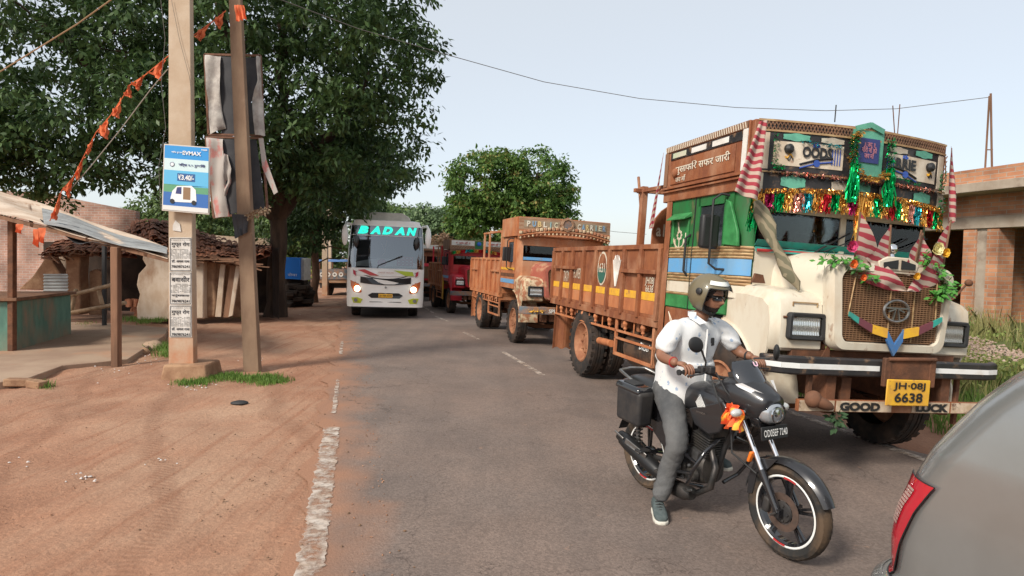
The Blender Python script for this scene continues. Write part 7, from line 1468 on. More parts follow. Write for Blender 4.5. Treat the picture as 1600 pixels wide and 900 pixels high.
m.add([n0, f1, f1 - nrm * W_, n0 - nrm * W_] + [q + Vector((0, 0, H_)) for q in (n0, f1, f1 - nrm * W_, n0 - nrm * W_)], [(0, 1, 5, 4), (1, 2, 6, 5), (2, 3, 7, 6), (3, 0, 4, 7), (4, 5, 6, 7)]); under(CN, m, 'base', M['peelgreen'], bevel=.02)
m = MB(); e = .08; m.add([q + Vector((0, 0, z)) for z in (H_ + .002, H_ + .06) for q in (n0 + nrm * e - d * e, f1 + nrm * e + d * e, f1 - nrm * W_ + d * e, n0 - nrm * W_ - d * e)], [(0, 1, 5, 4), (1, 2, 6, 5), (2, 3, 7, 6), (3, 0, 4, 7), (4, 5, 6, 7), (3, 2, 1, 0)]); under(CN, m, 'counter_top', M['wood'], bevel=.01)
# brick wall behind, ruined mud hut
wallp = cut([(-420, 455), (212, 455), (212, 330), (150, 318), (60, 300), (-60, 296), (-420, 280)], 22, .25); one('brick_wall', 'long pale pink brick wall behind the ruined hut', 'wall', W(60, 455, 22), wallp, M['brick2'])
m = cut([(225, 452), (430, 455), (430, 372), (400, 372), (225, 360)], 26.5, .25); one('compound_wall', 'plain dirty wall farther back behind the tiled roofs', 'wall', W(300, 455, 24), m, M['limewash'])
HT = thing('ruined_hut', 'ruined mud hut with broken clay tile roof, cream wall and dark doorway', 'hut', G(240, 505))
def sub(name, px, Yd, th, mt, **kw): return under(HT, cut(px, Yd, th), name, mt, **kw)
Yh = 17.0
sub('cream_wall', [(214, 500), (318, 498), (318, 402), (262, 396), (225, 392), (222, 405), (228, 415), (216, 428), (213, 445), (218, 460), (213, 480)], Yh, .35, M['limewash'], bevel=.03)
sub('mud_pillar', [(104, 492), (125, 492), (126, 470), (124, 430), (126, 388), (101, 385), (103, 420), (100, 450)], Yh + .9, .4, M['mud'], bevel=.03)
sub('mud_pier', [(138, 492), (158, 492), (158, 425), (150, 420), (139, 424)], Yh + 1.3, .3, M['mud'], bevel=.03)
sub('low_wall', [(28, 452), (104, 455), (104, 440), (88, 420), (74, 396), (64, 412), (50, 432)], Yh + 1.2, .4, M['mud'], bevel=.04); sub('pale_wall', [(66, 440), (104, 445), (104, 402), (78, 392), (70, 398)], Yh + 1.8, .3, M['limewash'], bevel=.03)
sub('mud_wall', [(318, 496), (336, 496), (338, 470), (334, 440), (337, 400), (316, 398)], Yh + .2, .5, M['mud'], bevel=.05)
sub('end_wall', [(336, 496), (376, 496), (378, 404), (337, 402)], Yh + .9, .3, M['mud'])
sub('door_plank', [(336, 495), (345, 495), (352, 405), (345, 405)], Yh + .15, .05, M['limewash']); sub('door_plank', [(348, 496), (357, 496), (370, 408), (361, 408)], Yh + .2, .05, M['wood']); sub('door_plank', [(357, 495), (363, 493), (376, 410), (370, 406)], Yh + .1, .05, M['limewash'])
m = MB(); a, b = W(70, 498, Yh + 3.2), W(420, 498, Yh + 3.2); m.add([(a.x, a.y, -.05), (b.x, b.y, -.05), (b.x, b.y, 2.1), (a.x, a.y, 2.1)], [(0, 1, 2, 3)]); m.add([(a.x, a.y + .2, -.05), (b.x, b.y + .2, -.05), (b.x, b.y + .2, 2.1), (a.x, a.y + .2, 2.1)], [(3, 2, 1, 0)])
c_, d_2 = W(376, 498, Yh + 1.3), W(420, 498, Yh + 1.3); m.add([(b.x, b.y, -.05), (d_2.x + .3, d_2.y, -.05), (d_2.x + .3, d_2.y, 2.0), (b.x, b.y, 2.0)], [(0, 1, 2, 3)]); under(HT, m, 'back_wall', M['dark'])  # near-black colour stands in for the shade inside the hut
def tiles(up, lo, Yu, Yl, name, n=60, rows=9, mt='tile', seed=1):
    rr = random.Random(seed); m = MB(); U_ = [W(*p, Yu) for p in up]; L_ = [W(*p, Yl) for p in lo]
    def pk(E, t_): t_ = min(.9999, max(0, t_)) * (len(E) - 1); i = int(t_); return E[i].lerp(E[i + 1], t_ - i)
    for i in range(n):
        for j in range(rows):
            if rr.random() < .05: continue
            ca, cb_ = (i + .5 + rr.uniform(-.10, .10)) / n, (i + .5 + rr.uniform(-.12, .12)) / n; t0, t1 = j / rows, (j + 1.25) / rows
            p = pk(U_, ca).lerp(pk(L_, ca), t0) + Vector((0, 0, rr.uniform(0, .03))); q = pk(U_, cb_).lerp(pk(L_, cb_), t1) + Vector((0, 0, rr.uniform(.0, .05))); d = (q - p).normalized(); x = d.cross(Z).normalized(); y = x.cross(d)
            if y.z < 0: y = -y
            vs = [e + x * r_ * math.cos(a) + y * r_ * math.sin(a) for e, r_ in ((p, .085), (q, .11)) for a in (0, .8, 1.57, 2.34, 3.14)]; m.add(vs, [(k, k + 1, k + 6, k + 5) for k in range(4)])
    m.grid(lambda a, b: pk(U_, a).lerp(pk(L_, a), b) - Vector((0, 0, .03)), 20, 3); return under(HT, m, name, M[mt])
tiles([(95, 378), (150, 372), (212, 376)], [(62, 404), (120, 396), (214, 402)], 19.4, 17.6, 'eave_tiles', 16, 5, seed=2)
tiles([(190, 368), (212, 348), (232, 346), (262, 352)], [(196, 392), (222, 392), (244, 376), (264, 398)], 19.8, 17.2, 'roof_tiles', 9, 7, seed=3)
tiles([(236, 345), (262, 350), (300, 360), (340, 374), (380, 384), (424, 382)], [(238, 372), (262, 396), (300, 404), (340, 410), (376, 414), (422, 398)], 19.6, 16.8, 'roof_tiles', 24, 8, seed=4)
m = MB(); 
for k in range(26): u = k / 25; p = W(262 + 118 * u, 398 + 14 * u + rnd.uniform(-3, 3), 16.7); m.bar(p, p + Vector((rnd.uniform(.5, .9), rnd.uniform(-.1, .3), rnd.uniform(-.25, .05))), .035, .03)
for k in range(22): p = W(60 + 90 * k / 21, 398 - 5 * k / 21 + rnd.uniform(-5, 5), 17.5); m.bar(p, p + Vector((rnd.uniform(-.2, .5), rnd.uniform(-.2, .6), rnd.uniform(-.2, .1))), .035, .03)
[under(HT, q_, 'thatch_sticks', M['wood']) for q_ in (_sub(m, list(zip(m.f, m.m))[:26 * 6]), _sub(m, list(zip(m.f, m.m))[26 * 6:]))]
m = MB(); m.grid(lambda a, b: W(68 + 38 * a, 428 + 30 * b, 16.4) + Vector((0, -.02 * math.sin(b * 38), 0)), 4, 40, thick=(0, .01, 0)); one('corrugated_sheet', 'upright corrugated iron sheet behind the green counter', 'sheet', W(87, 458, 16.4), m, M['tin2'], smooth=60)
# tile heap, bamboo rails
m = MB(); rr = random.Random(5); g = G(230, 502)
for k in range(150):
    u = rr.random(); row = rr.choice((0, .17, .34)); p = G(200 + 66 * u, 503 - 2 * rr.random()) + Vector((0, .25 - row, 0)) + Vector((0, .1, .10 + row * .9)); a = rr.uniform(-.35, .35); d = Vector((math.sin(a), .3, math.cos(a) * .9)).normalized() * .22; x = d.cross(YX).normalized() * .07
    m.add([p + x * c + YX * -.05 * s_ + e for e in (Vector(), d) for c, s_ in ((-1, 0), (-.6, .8), (0, 1.1), (.6, .8), (1, 0))], [(i, i + 1, i + 6, i + 5) for i in range(4)])
one('tile_heap', 'heap of loose curved clay tiles stacked against the cream wall', 'tile heap', g, m, M['tile'], kind=None)
for (a, b, lab) in (((108, 462, 14.6), (184, 443, 14.2), 'upper bamboo rail beside the ruined doorway'), ((108, 489, 14.6), (196, 473, 14.2), 'lower bamboo rail beside the ruined doorway'), ((112, 485, 14.6), (119, 452, 14.6), 'short upright bamboo left of the rails'), ((160, 476, 14.4), (152, 447, 14.4), 'short slanting bamboo between the rails')):
    m = MB(); m.tube([W(*a), W(*b)], .045 if 'rail' in lab else .03, 8); one('bamboo_pole', lab, 'bamboo', W(*a), m, noisy('bamboo ' + lab[:5], (.42, .29, .18), (.30, .19, .11), 8, .7), smooth=60)
# stones, bricks, litter
def stone(label, px, s, mt='slab', seed=0):
    rr = random.Random(seed); g = G(*px); m = MB(); m.ball((0, 0, s[2] * .35), (s[0], s[1], s[2]), 12, 8); m.v = [tuple(Vector(p) * (1 + .22 * mn.noise(Vector(p) * 6 + Vector((seed, 0, 0))))) for p in m.v]; o = m.build('stone', M[mt], None, smooth=35); o.location = g; tag(o, label, 'stone')
stone('grey rock at the edge of the concrete floor left of the poles', (240, 546), (.20, .15, .13), 'slab', 3); stone('smaller brown rock beside the grey one near the concrete floor', (224, 552), (.12, .09, .08), 'mud', 4); stone('flat black stone lying alone on the dirt right of the poles', (373, 631), (.11, .06, .03), 'blkm', 5)
for k, (p, lab) in enumerate((((30, 603), 'broken brick lying in the dirt at far left'), ((58, 606), 'broken brick with weeds in front of the concrete floor'))):
    m = MB(); g = G(*p); m.box(g + Vector((0, 0, .05)), (.32 - .08 * k, .14, .10), (0, .05, .2 - .5 * k)); one('brick', lab, 'brick', g, m, M['mud'], bevel=.015)
# far left of the road: sign board, stack, cart truck, people
g = G(459, 470); m = cut([(440, 435), (469, 437), (469, 403), (440, 402)], 24, .8); BS = thing('kiosk', 'bright blue kiosk behind the big tree trunk', 'kiosk', W(455, 470, 24)); under(BS, m, 'blue_panel', mat('kiosk blue', (.02, .20, .72), .5)); under(BS, cut([(469, 437), (475, 438), (475, 404), (469, 403)], 24.1, .8), 'white_side', M['white']); under(BS, cut([(441, 470), (475, 470), (475, 438), (441, 436)], 24.3, .5), 'base', M['dark']); text('सेवा', 'lettering', M['wht'], BS, W(457, 429, 23.95) - BS.location, .35, .12, X, Z)
m = MB(); rr = random.Random(9)
for k in range(60): p = G(446 + 34 * rr.random(), 480 - 2 * rr.random()); m.box(p + Vector((0, rr.random() * .5, rr.random() * .85)), (rr.uniform(.25, .5), .4, .16), (rr.uniform(-.15, .15), rr.uniform(-.1, .1), rr.uniform(-.3, .3)))
one('dark_stack', 'dark stack of bundled fuel beside the big tree trunk', 'stack', G(463, 480), m, M['dark'], bevel=.03)
g = G(518, 462); TR = thing('cargo_cart', 'grey cargo truck body with blue canopy parked beyond the tree, left of the bus', 'truck', g); gy = g.y
def cbox(px0, px1, y0, y1, Yd, th, name, mt, **kw): return under(TR, cut([(px0, y1), (px1, y1), (px1, y0), (px0, y0)], Yd, th), name, mt, **kw)
cbox(496, 545, 421, 437, gy, 3.2, 'load_bed', M['bluegrey'], bevel=.02); cbox(497, 545, 437, 442, gy + .05, 3.1, 'bed_frame', M['wood2']); cbox(497, 545, 405.5, 409, gy + .1, 3.0, 'canopy', mat('canopy blue', (.12, .25, .55), .6)); cbox(500, 545, 442, 450, gy + .3, 2.6, 'chassis', M['blkm'])
for x in (499, 519, 541): cbox(x, x + 1.4, 409, 421, gy + .12, .06, 'canopy_post', M['rust_d'])
for x in (503, 513, 523, 533): m = MB(); m.lathe([(0, .11), (.01, .11), (.01, .06), (0, .05)], W(x, 429, gy - .01), (0, -1, 0), 12); under(TR, m, 'painted_ring', M['white'])
for x in (499, 538): m = MB(); c_ = G(x, 464); m.lathe([(-.14, .2), (-.14, .46), (-.1, .52), (.1, .52), (.14, .46), (.14, .2)], (c_.x, gy + .5, c_.z + .5), X, 20); under(TR, m, 'wheel', M['tyre'], smooth=40)
def far_person(label, px, h, top, leg, seed=0):
    g = G(*px); o = thing('person', label, 'person', g); s = h / 1.7
    JJ = dict(pel=((0, 0, .92 * s), .12 * s), che=((0, 0, 1.28 * s), .13 * s), nk=((0, 0, 1.46 * s), .05 * s), hd=((0, -.01, 1.58 * s), .085 * s), sR=((-.17 * s, 0, 1.38 * s), .055 * s), eR=((-.22 * s, -.03, 1.12 * s), .042 * s), wR=((-.18 * s, -.2, 1.05 * s), .03 * s), sL=((.17 * s, 0, 1.38 * s), .055 * s), eL=((.22 * s, -.03, 1.12 * s), .042 * s), wL=((.18 * s, -.2, 1.05 * s), .03 * s), kR=((-.10 * s, -.05, .48 * s), .065 * s), aR=((-.11 * s, .02, .06 * s), .045 * s), kL=((.10 * s, -.05, .48 * s), .065 * s), aL=((.11 * s, .02, .06 * s), .045 * s))
    EE = [('pel', 'che'), ('che', 'nk'), ('nk', 'hd'), ('che', 'sR'), ('sR', 'eR'), ('eR', 'wR'), ('che', 'sL'), ('sL', 'eL'), ('eL', 'wL'), ('pel', 'kR'), ('kR', 'aR'), ('pel', 'kL'), ('kL', 'aL')]
    v, f = skin_mesh(JJ, EE, 'pel', 2); m = MB(); m.add(v, f); m.build('body', M['skin'], o, smooth=80)
    for nm, keep, mt, g_ in (('shirt', lambda z: .88 * s < z < 1.45 * s, top, 1.18), ('trousers', lambda z: .10 * s < z < .95 * s, leg, 1.2)):
        m = MB(); c = [((Vector(p) - Vector((0, 0, p[2]))) * g_ + Vector((0, 0, p[2]))) for p in v]; m.add(c, [q for q in f if all(keep(v[i][2]) for i in q)]); m.build(nm, mt, o, smooth=80)
    m = MB(); m.ball((0, .01, 1.62 * s), (.095 * s, .10 * s, .09 * s), 10, 8); m.build('hair', M['beard'], o, smooth=60)
far_person('distant person in a lime shirt beside the blue kiosk', (481, 470), 1.6, mat('lime shirt', (.45, .55, .12), .8), M['jeans']); far_person('distant person in a maroon shirt in front of the blue kiosk', (449, 474), 1.5, mat('maroon shirt', (.2, .04, .03), .8), M['blkm'])
for (bx, tx_, y1, wd, Yd, lab) in ((507, 507, 300, 8, 30, 'pale concrete utility pole beyond the tree, left of the bus'), (515, 515, 310, 4, 38, 'thin pale utility pole farther down the road, left of the bus')):
    m = cut([(bx - wd / 2, 462 if Yd == 30 else 450), (bx + wd / 2, 462 if Yd == 30 else 450), (tx_ + wd / 2, y1), (tx_ - wd / 2, y1)], Yd, .2); one('utility_pole', lab, 'utility pole', W(bx, 460, Yd), m, M['concrete'])
# ---------------------------------------------------------------- brick building under construction, right
def F(u, v, z): q = U2 * u + V2 * v; return Vector((q.x, q.y, z))
BB = thing('brick_building', 'unfinished red brick building with concrete slab roof and dark openings at right', 'building', F(13, 11, .4))
def fbox(m, u0, u1, v0, v1, z0, z1, mi=None): m.add([F(u, v, z) for z in (z0, z1) for u, v in ((u0, v0), (u1, v0), (u1, v1), (u0, v1))], [(0, 3, 2, 1), (4, 5, 6, 7), (0, 1, 5, 4), (1, 2, 6, 5), (2, 3, 7, 6), (3, 0, 4, 7)], mi)
M['cement'] = noisy('raw cement', (.42, .35, .28), (.33, .26, .20), 2.2, .9, world=True, c3=(.16, .12, .10), s3=1.1, lo3=.55, hi3=.75, bump=.2, bscale=20)
cols_ = [(3.9, 4.7), (6.1, 6.9), (8.2, 9.0), (10.46, 11.26), (13.0, 13.75), (15.4, 16.2), (18.0, 18.9)]
for (a, b) in cols_:
    m = MB(); fbox(m, 13, 13.42, a, a + .26, .2, 2.56); fbox(m, 13, 13.42, b - .30, b, .2, 2.56); under(BB, m, 'brick_pier', M['brick'])
    m = MB(); fbox(m, 13.03, 13.40, a + .262, b - .302, .2, 2.56); under(BB, m, 'concrete_column', M['cement'])
m = MB(); fbox(m, 12.97, 13.45, 3.9, 18.9, 2.563, 2.82); under(BB, m, 'lintel_band', M['cement'], bevel=.01)
m = MB(); fbox(m, 13, 13.42, 3.9, 18.9, 2.823, 3.28); under(BB, m, 'upper_wall', M['brick'])
m = MB(); fbox(m, 12.35, 19, 3.2, 12.0, 3.283, 3.47); fbox(m, 12.95, 19, 12.003, 19.2, 3.283, 3.42); under(BB, m, 'roof_slab', M['cement'], bevel=.012)
m = MB(); fbox(m, 12.45, 12.6, 3.3, 11.8, 3.473, 3.76); fbox(m, 12.603, 18.8, 11.65, 11.8, 3.473, 3.72); under(BB, m, 'parapet', M['brick'])
m = MB(); fbox(m, 13.45, 17.6, 3.9, 18.9, .2, .32); under(BB, m, 'floor', M['cement'])
m = MB()
for v in (7.0, 11.0, 15.0, 18.7): fbox(m, 13.5, 17.5, v - .12, v + .12, .3, 3.27)
fbox(m, 17.5, 17.75, 3.9, 18.9, .2, 3.27); fbox(m, 13.45, 17.5, 3.9, 4.1, .2, 3.27); under(BB, m, 'inner_wall', M['brick'])
def rod(label, px0, py0, px1, py1, Yd, r_=.012, mt='rust_d', nm='rebar_rod', cat='rod'): m = MB(); m.tube([W(px0, py0, Yd), W(px1, py1, Yd)], r_, 5); one(nm, label, cat, W(px0, py0, Yd), m, M[mt])
for (a, b, c, d, Yd, lab) in ((1400, 240, 1395, 165, 15.5, 'left rod of the rebar pair above the truck header'), (1400, 240, 1406, 163, 15.5, 'right rod of the rebar pair above the truck header'), (1468, 280, 1469, 225, 14, 'leftmost rebar rod at the parapet end'), (1472, 280, 1475, 225, 14, 'second rebar rod at the parapet end'), (1478, 284, 1477, 245, 13.6, 'short thick rebar rod at the parapet end')): rod(lab, a, b, c, d, Yd)
m = MB(); m.tube([W(1539, 268, 13.2), W(1546, 150, 13.2)], .02, 6); m.tube([W(1550, 268, 13.2), W(1548, 146, 13.2)], .02, 6); m.bar(W(1543, 234, 13.2), W(1551, 234, 13.2), .02, .02); one('bamboo_mast', 'tall two legged bamboo mast standing on the parapet of the brick building', 'mast', W(1545, 268, 13.2), m, M['wood'])

# ---------------------------------------------------------------- foliage helpers
def leaf_mat(name, c1, c2, c3=None, trans=.25):
    m = mat(name, c1, .5, spec=.35); t = m.node_tree; N = t.nodes; L = t.links; b = N['Principled BSDF']; g = N.new('ShaderNodeNewGeometry'); n = N.new('ShaderNodeTexNoise'); n.inputs['Scale'].default_value = .9; n.inputs['Detail'].default_value = 3; L.new(g.outputs['Position'], n.inputs[0])
    ad = N.new('ShaderNodeMath'); ad.operation = 'MULTIPLY_ADD'; ad.inputs[1].default_value = .45; L.new(g.outputs['Random Per Island'], ad.inputs[0]); L.new(n.outputs['Fac'], ad.inputs[2])
    r = N.new('ShaderNodeValToRGB'); r.color_ramp.elements[0].position = .42; r.color_ramp.elements[0].color = (*c1, 1); r.color_ramp.elements[1].position = .95; r.color_ramp.elements[1].color = (*c2, 1)
    if c3: e = r.color_ramp.elements.new(.99); e.color = (*c3, 1)
    L.new(ad.outputs[0], r.inputs[0]); L.new(r.outputs[0], b.inputs['Base Color'])
    tr = N.new('ShaderNodeBsdfTranslucent'); L.new(r.outputs[0], tr.inputs[0]); mx = N.new('ShaderNodeMixShader'); mx.inputs[0].default_value = trans; L.new(b.outputs[0], mx.inputs[1]); L.new(tr.outputs[0], mx.inputs[2]); L.new(mx.outputs[0], N['Material Output'].inputs[0]); return m
def leaves_mesh(name, C_, rad, per, L_, Wd, seed, droop=.6, flat=.6):
    """C_ clump centres (n,3), rad clump radius, per leaves each; rhombus leaves folded along the midrib"""
    rg = np.random.default_rng(seed); n = len(C_); T_ = n * per
    c = np.repeat(C_, per, 0); o = rg.normal(size=(T_, 3)); o /= np.linalg.norm(o, axis=1)[:, None]; o *= (rg.random(T_) ** .5)[:, None] * np.array([1, 1, flat]) * rad * np.repeat(rg.uniform(.6, 1.3, n), per)[:, None]
    p = c + o; d = rg.normal(size=(T_, 3)); d /= np.linalg.norm(d, axis=1)[:, None]; d = d * .7 + o / rad * .8; d[:, 2] -= droop; d /= np.linalg.norm(d, axis=1)[:, None]
    up = rg.normal(size=(T_, 3)) * .5 + np.array([0, 0, 1.]); s = np.cross(d, up); s /= np.linalg.norm(s, axis=1)[:, None] + 1e-9
    l = L_ * rg.uniform(.65, 1.25, T_)[:, None]; w_ = Wd * rg.uniform(.7, 1.2, T_)[:, None]
    V = np.stack([p, p + d * l * .45 + s * w_, p + d * l, p + d * l * .45 - s * w_], 1).reshape(-1, 3)
    me = bpy.data.meshes.new(name); me.vertices.add(4 * T_); me.vertices.foreach_set('co', V.astype('f').ravel()); me.loops.add(4 * T_); me.loops.foreach_set('vertex_index', np.arange(4 * T_, dtype='i')); me.polygons.add(T_); me.polygons.foreach_set('loop_start', np.arange(0, 4 * T_, 4, dtype='i')); me.polygons.foreach_set('loop_total', np.full(T_, 4, 'i')); me.update(); return me
def crown_pts(ells, n, seed, inner=.35):
    rg = np.random.default_rng(seed); out = []; wsum = sum(e[1][0] * e[1][1] * e[1][2] for e in ells) 
    for c, r in ells:
        k = max(1, int(n * (r[0] * r[1] * r[2]) / wsum)); d = rg.normal(size=(k, 3)); d /= np.linalg.norm(d, axis=1)[:, None]; q = rg.random(k); t_ = np.where(q < inner, rg.random(k) ** .5 * .8, rg.uniform(.8, 1.03, k)); out.append(np.array(c) + d * t_[:, None] * np.array(r))
    return np.concatenate(out)
def trunk_mb(base_, forks, r0, seed, mb=None):
    rr = random.Random(seed); m = mb or MB(); b = Vector(base_)
    zf = min(Vector(f_[0]).z for f_ in forks) * .42 if len(forks) > 1 else 0; cr = b + Vector((0, 0, zf)); cr.x += .12 * zf * .3
    if zf: m.tube([b + (cr - b) * k / 6 + Vector((.05 * math.sin(k * 1.7), .05 * math.cos(k * 2.1), 0)) * (0 < k < 6) for k in range(7)], [r0 * q for q in (1.35, 1.05, .98, .93, .9, .88, .86)], 12)
    for (top, r_) in forks:
        b = cr if zf else Vector(base_); tp = Vector(top); pts = []; n = 9
        for k in range(n + 1):
            t_ = k / n; p = b.lerp(tp, t_) + Vector((rr.gauss(0, .10), rr.gauss(0, .10), 0)) * (t_ > 0) * (t_ < 1) * (tp - b).length / 8; pts.append(p)
        m.tube(pts, [r0 * (.62 if zf else 1) * (1 - k / n) ** .7 * (1.25 if k == 0 and not zf else 1) + r_ * (k / n) for k in range(n + 1)], 10)
        for k in range(3, n):
            for j in range(2):
                a = pts[k]; d = Vector((rr.gauss(0, 1), rr.gauss(0, 1), rr.uniform(.0, .9))).normalized() * (tp - b).length * rr.uniform(.18, .38); m.tube([a, a + d * .5 + Vector((0, 0, .15)), a + d], [max(.03, r0 * .32 * (1 - k / n)), .03, .012], 6)
    return m
def tree(name, label, pos, ells, n, per, L_, Wd, rad, lm, forks, r0, seed, group=None, bark='bark', inner=.35, cat='tree', droop=.6):
    o = thing(name, label, cat, Vector(pos), group); ells2 = [((Vector(c) - Vector(pos))[:], r) for c, r in ells]
    me = leaves_mesh('crown', crown_pts(ells2, n, seed, inner), rad, per, L_, Wd, seed + 1, droop); me.materials.append(lm); c = bpy.data.objects.new('crown', me); col.objects.link(c); c.parent = o
    m = trunk_mb((0, 0, -.1), [((Vector(t_) - Vector(pos))[:], r_) for t_, r_ in forks], r0, seed); m.build('trunk', M[bark], o, smooth=60); return o
M['bark'] = noisy('dark grooved bark', (.10, .065, .045), (.05, .033, .024), 5, .95, stretch=(1, 1, .2), bump=.8, bscale=12); M['bark2'] = noisy('brown bark', (.22, .13, .085), (.15, .085, .055), 5, .95, stretch=(1, 1, .2), bump=.6)
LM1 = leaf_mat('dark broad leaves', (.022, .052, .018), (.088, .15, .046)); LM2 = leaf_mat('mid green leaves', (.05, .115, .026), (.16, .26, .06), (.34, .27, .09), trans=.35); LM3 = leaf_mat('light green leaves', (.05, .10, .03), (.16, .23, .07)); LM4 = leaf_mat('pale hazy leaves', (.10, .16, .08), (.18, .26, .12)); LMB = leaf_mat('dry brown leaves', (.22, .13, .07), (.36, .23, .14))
tb = G(430, 494)
big = [((-7.2, 18.3, 8.2), (4.9, 4.2, 4.6)), ((-12.6, 17.6, 7.6), (3.9, 3.6, 4.1)), ((-4.9, 18.8, 6.6), (2.8, 3.0, 3.2)), ((-9.5, 16.2, 5.0), (3.6, 2.2, 1.7)), ((-5.4, 19.5, 4.6), (2.0, 2.2, 1.6)), ((-12.8, 16.4, 4.6), (2.4, 1.8, 1.3)), ((-5.7, 18.4, 4.0), (1.7, 1.5, 1.1)), ((-8.3, 17.6, 3.9), (1.9, 1.4, .9))]
tree('broadleaf_tree', 'huge dark broadleaf tree spreading over the left roadside, its trunk near the bus', tb, big, 1640, 50, .215, .046, .46, LM1, [((-6.8, 18.8, 8.5), .10), ((-10.5, 18, 7.5), .07), ((-4.2, 19, 7.2), .07), ((-8.2, 17.2, 9.6), .06), ((-12.8, 17.4, 8), .05)], .29, 11, inner=.28)
t2 = G(490, 472)
tree('broadleaf_tree', 'second smaller dark tree with plain brown trunk between the kiosk and the cargo truck', t2, [((t2.x + .3, t2.y, 4.4), (2.6, 2.0, 1.5)), ((t2.x - .5, t2.y - .5, 3.1), (1.6, 1.4, 1.3)), ((t2.x + 1.6, t2.y + 1, 5.5), (2.4, 2, 1.8))], 330, 60, .22, .05, .5, LM1, [((t2.x + .2, t2.y, 4.8), .08)], .17, 12, bark='bark2')
lt = Vector((-13.6, 15.2, 0))
tree('leafy_tree', 'lighter green tree at the far left edge behind the sheet roof', lt, [((-13.4, 15.4, 4.7), (1.5, 1.6, 1.5)), ((-14.6, 15.5, 3.4), (1.4, 1.5, 1.2)), ((-12.2, 16.6, 3.3), (.9, .9, .5))], 150, 60, .15, .045, .4, LM3, [((-13.5, 15.3, 4.6), .05), ((-14.4, 15.4, 3.6), .04)], .14, 13, bark='bark2')
def Wc(px, py, Yd): return W(px, py, Yd)
c = W(803, 300, 42)
tree('round_tree', 'rounded mid green tree rising behind the orange goods truck', (c.x, c.y, -.3), [((c.x - 1.5, c.y, 6.4), (2.9, 2.6, 2.5)), ((c.x + 1.4, c.y, 6.7), (2.5, 2.5, 2.3)), ((c.x - .3, c.y + .3, 4.4), (3.9, 3, 1.9)), ((c.x + 3.0, c.y, 4.9), (1.4, 1.6, 1.7)), ((c.x - 3.1, c.y, 4.7), (1.3, 1.6, 1.6))], 620, 56, .30, .075, .55, LM2, [((c.x - 1.4, c.y, 7.2), .1), ((c.x + 1.6, c.y, 7.4), .1), ((c.x + .2, c.y, 6.5), .1)], .35, 14, inner=.25)
c = W(672, 342, 55)
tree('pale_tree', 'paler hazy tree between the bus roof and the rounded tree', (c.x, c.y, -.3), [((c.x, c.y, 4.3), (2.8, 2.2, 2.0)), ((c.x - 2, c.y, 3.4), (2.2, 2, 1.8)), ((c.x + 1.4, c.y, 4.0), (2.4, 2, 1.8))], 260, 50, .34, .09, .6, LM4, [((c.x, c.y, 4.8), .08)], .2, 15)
c = W(686, 375, 33)
tree('dry_shrub', 'dry brown leafed shrub above the red truck', (c.x, c.y, -.3), [((c.x, c.y, 2.1), (.95, .8, .9)), ((c.x + .5, c.y, 1.4), (1.2, .8, .9))], 110, 50, .16, .05, .35, LMB, [((c.x, c.y, 2.2), .04)], .1, 16, cat='shrub')
# trees along the horizon
far = [(-30, 62, 'distant tree at the far left, outermost behind the brick wall', 1.1), (-24, 48, 'distant tree standing second from the left behind the brick wall', .9), (-18.5, 52, 'distant tree third from the left behind the tiled roofs', 1.0), (-14.5, 44, 'distant tree seen left of the bus beside the pale pole', .8), (-11.5, 60, 'distant tree seen just left of the bus, behind the others', 1.1), (-40, 75, 'distant tree beyond the left frame edge, farthest out', 1.3), (30, 42, 'distant tree hidden behind the brick building', 1.0), (38, 58, 'distant tree right of the brick building, far back', 1.2), (12, 95, 'small distant tree behind the orange truck bed', .8), (-6, 80, 'distant tree behind the farthest parked truck', .9)]
proto = None
for k, (x, y, lab, s) in enumerate(far):
    if proto is None:
        proto = tree('distant_tree', lab, (0, 0, 0), [((0, 0, 4.6), (3.6, 3.2, 2.6)), ((-2.2, 0, 3.4), (2.4, 2.2, 2.0)), ((2.4, .4, 3.6), (2.4, 2.4, 2.1)), ((0, 0, 2.2), (3.0, 2.4, 1.6))], 330, 46, .36, .10, .7, LM3, [((0, 0, 5.5), .08), ((-1.8, 0, 4.2), .06), ((2, 0, 4.4), .06)], .28, 21, group='trees along the horizon'); o = proto
    else: o = copy_tree(proto)
    o['label'] = lab; o['group'] = 'trees along the horizon'; o['category'] = 'tree'; o.location = (x, y, -.3); o.rotation_euler = (0, 0, k * 1.3); o.scale = (s, s, s * (1 if k % 2 else .9))
c = leaves_mesh('far_woods', np.array([(x, 120 + 30 * math.sin(x * .05), 1.2 + 1.0 * math.sin(x * .7) * math.sin(x * .23)) for x in np.arange(-170, 190, 1.3)]), 2.4, 40, .7, .25, 31); c.materials.append(LM4); o = bpy.data.objects.new('far_woods', c); col.objects.link(o); tag(o, 'low line of hazy woods along the horizon', 'woods', kind='stuff')
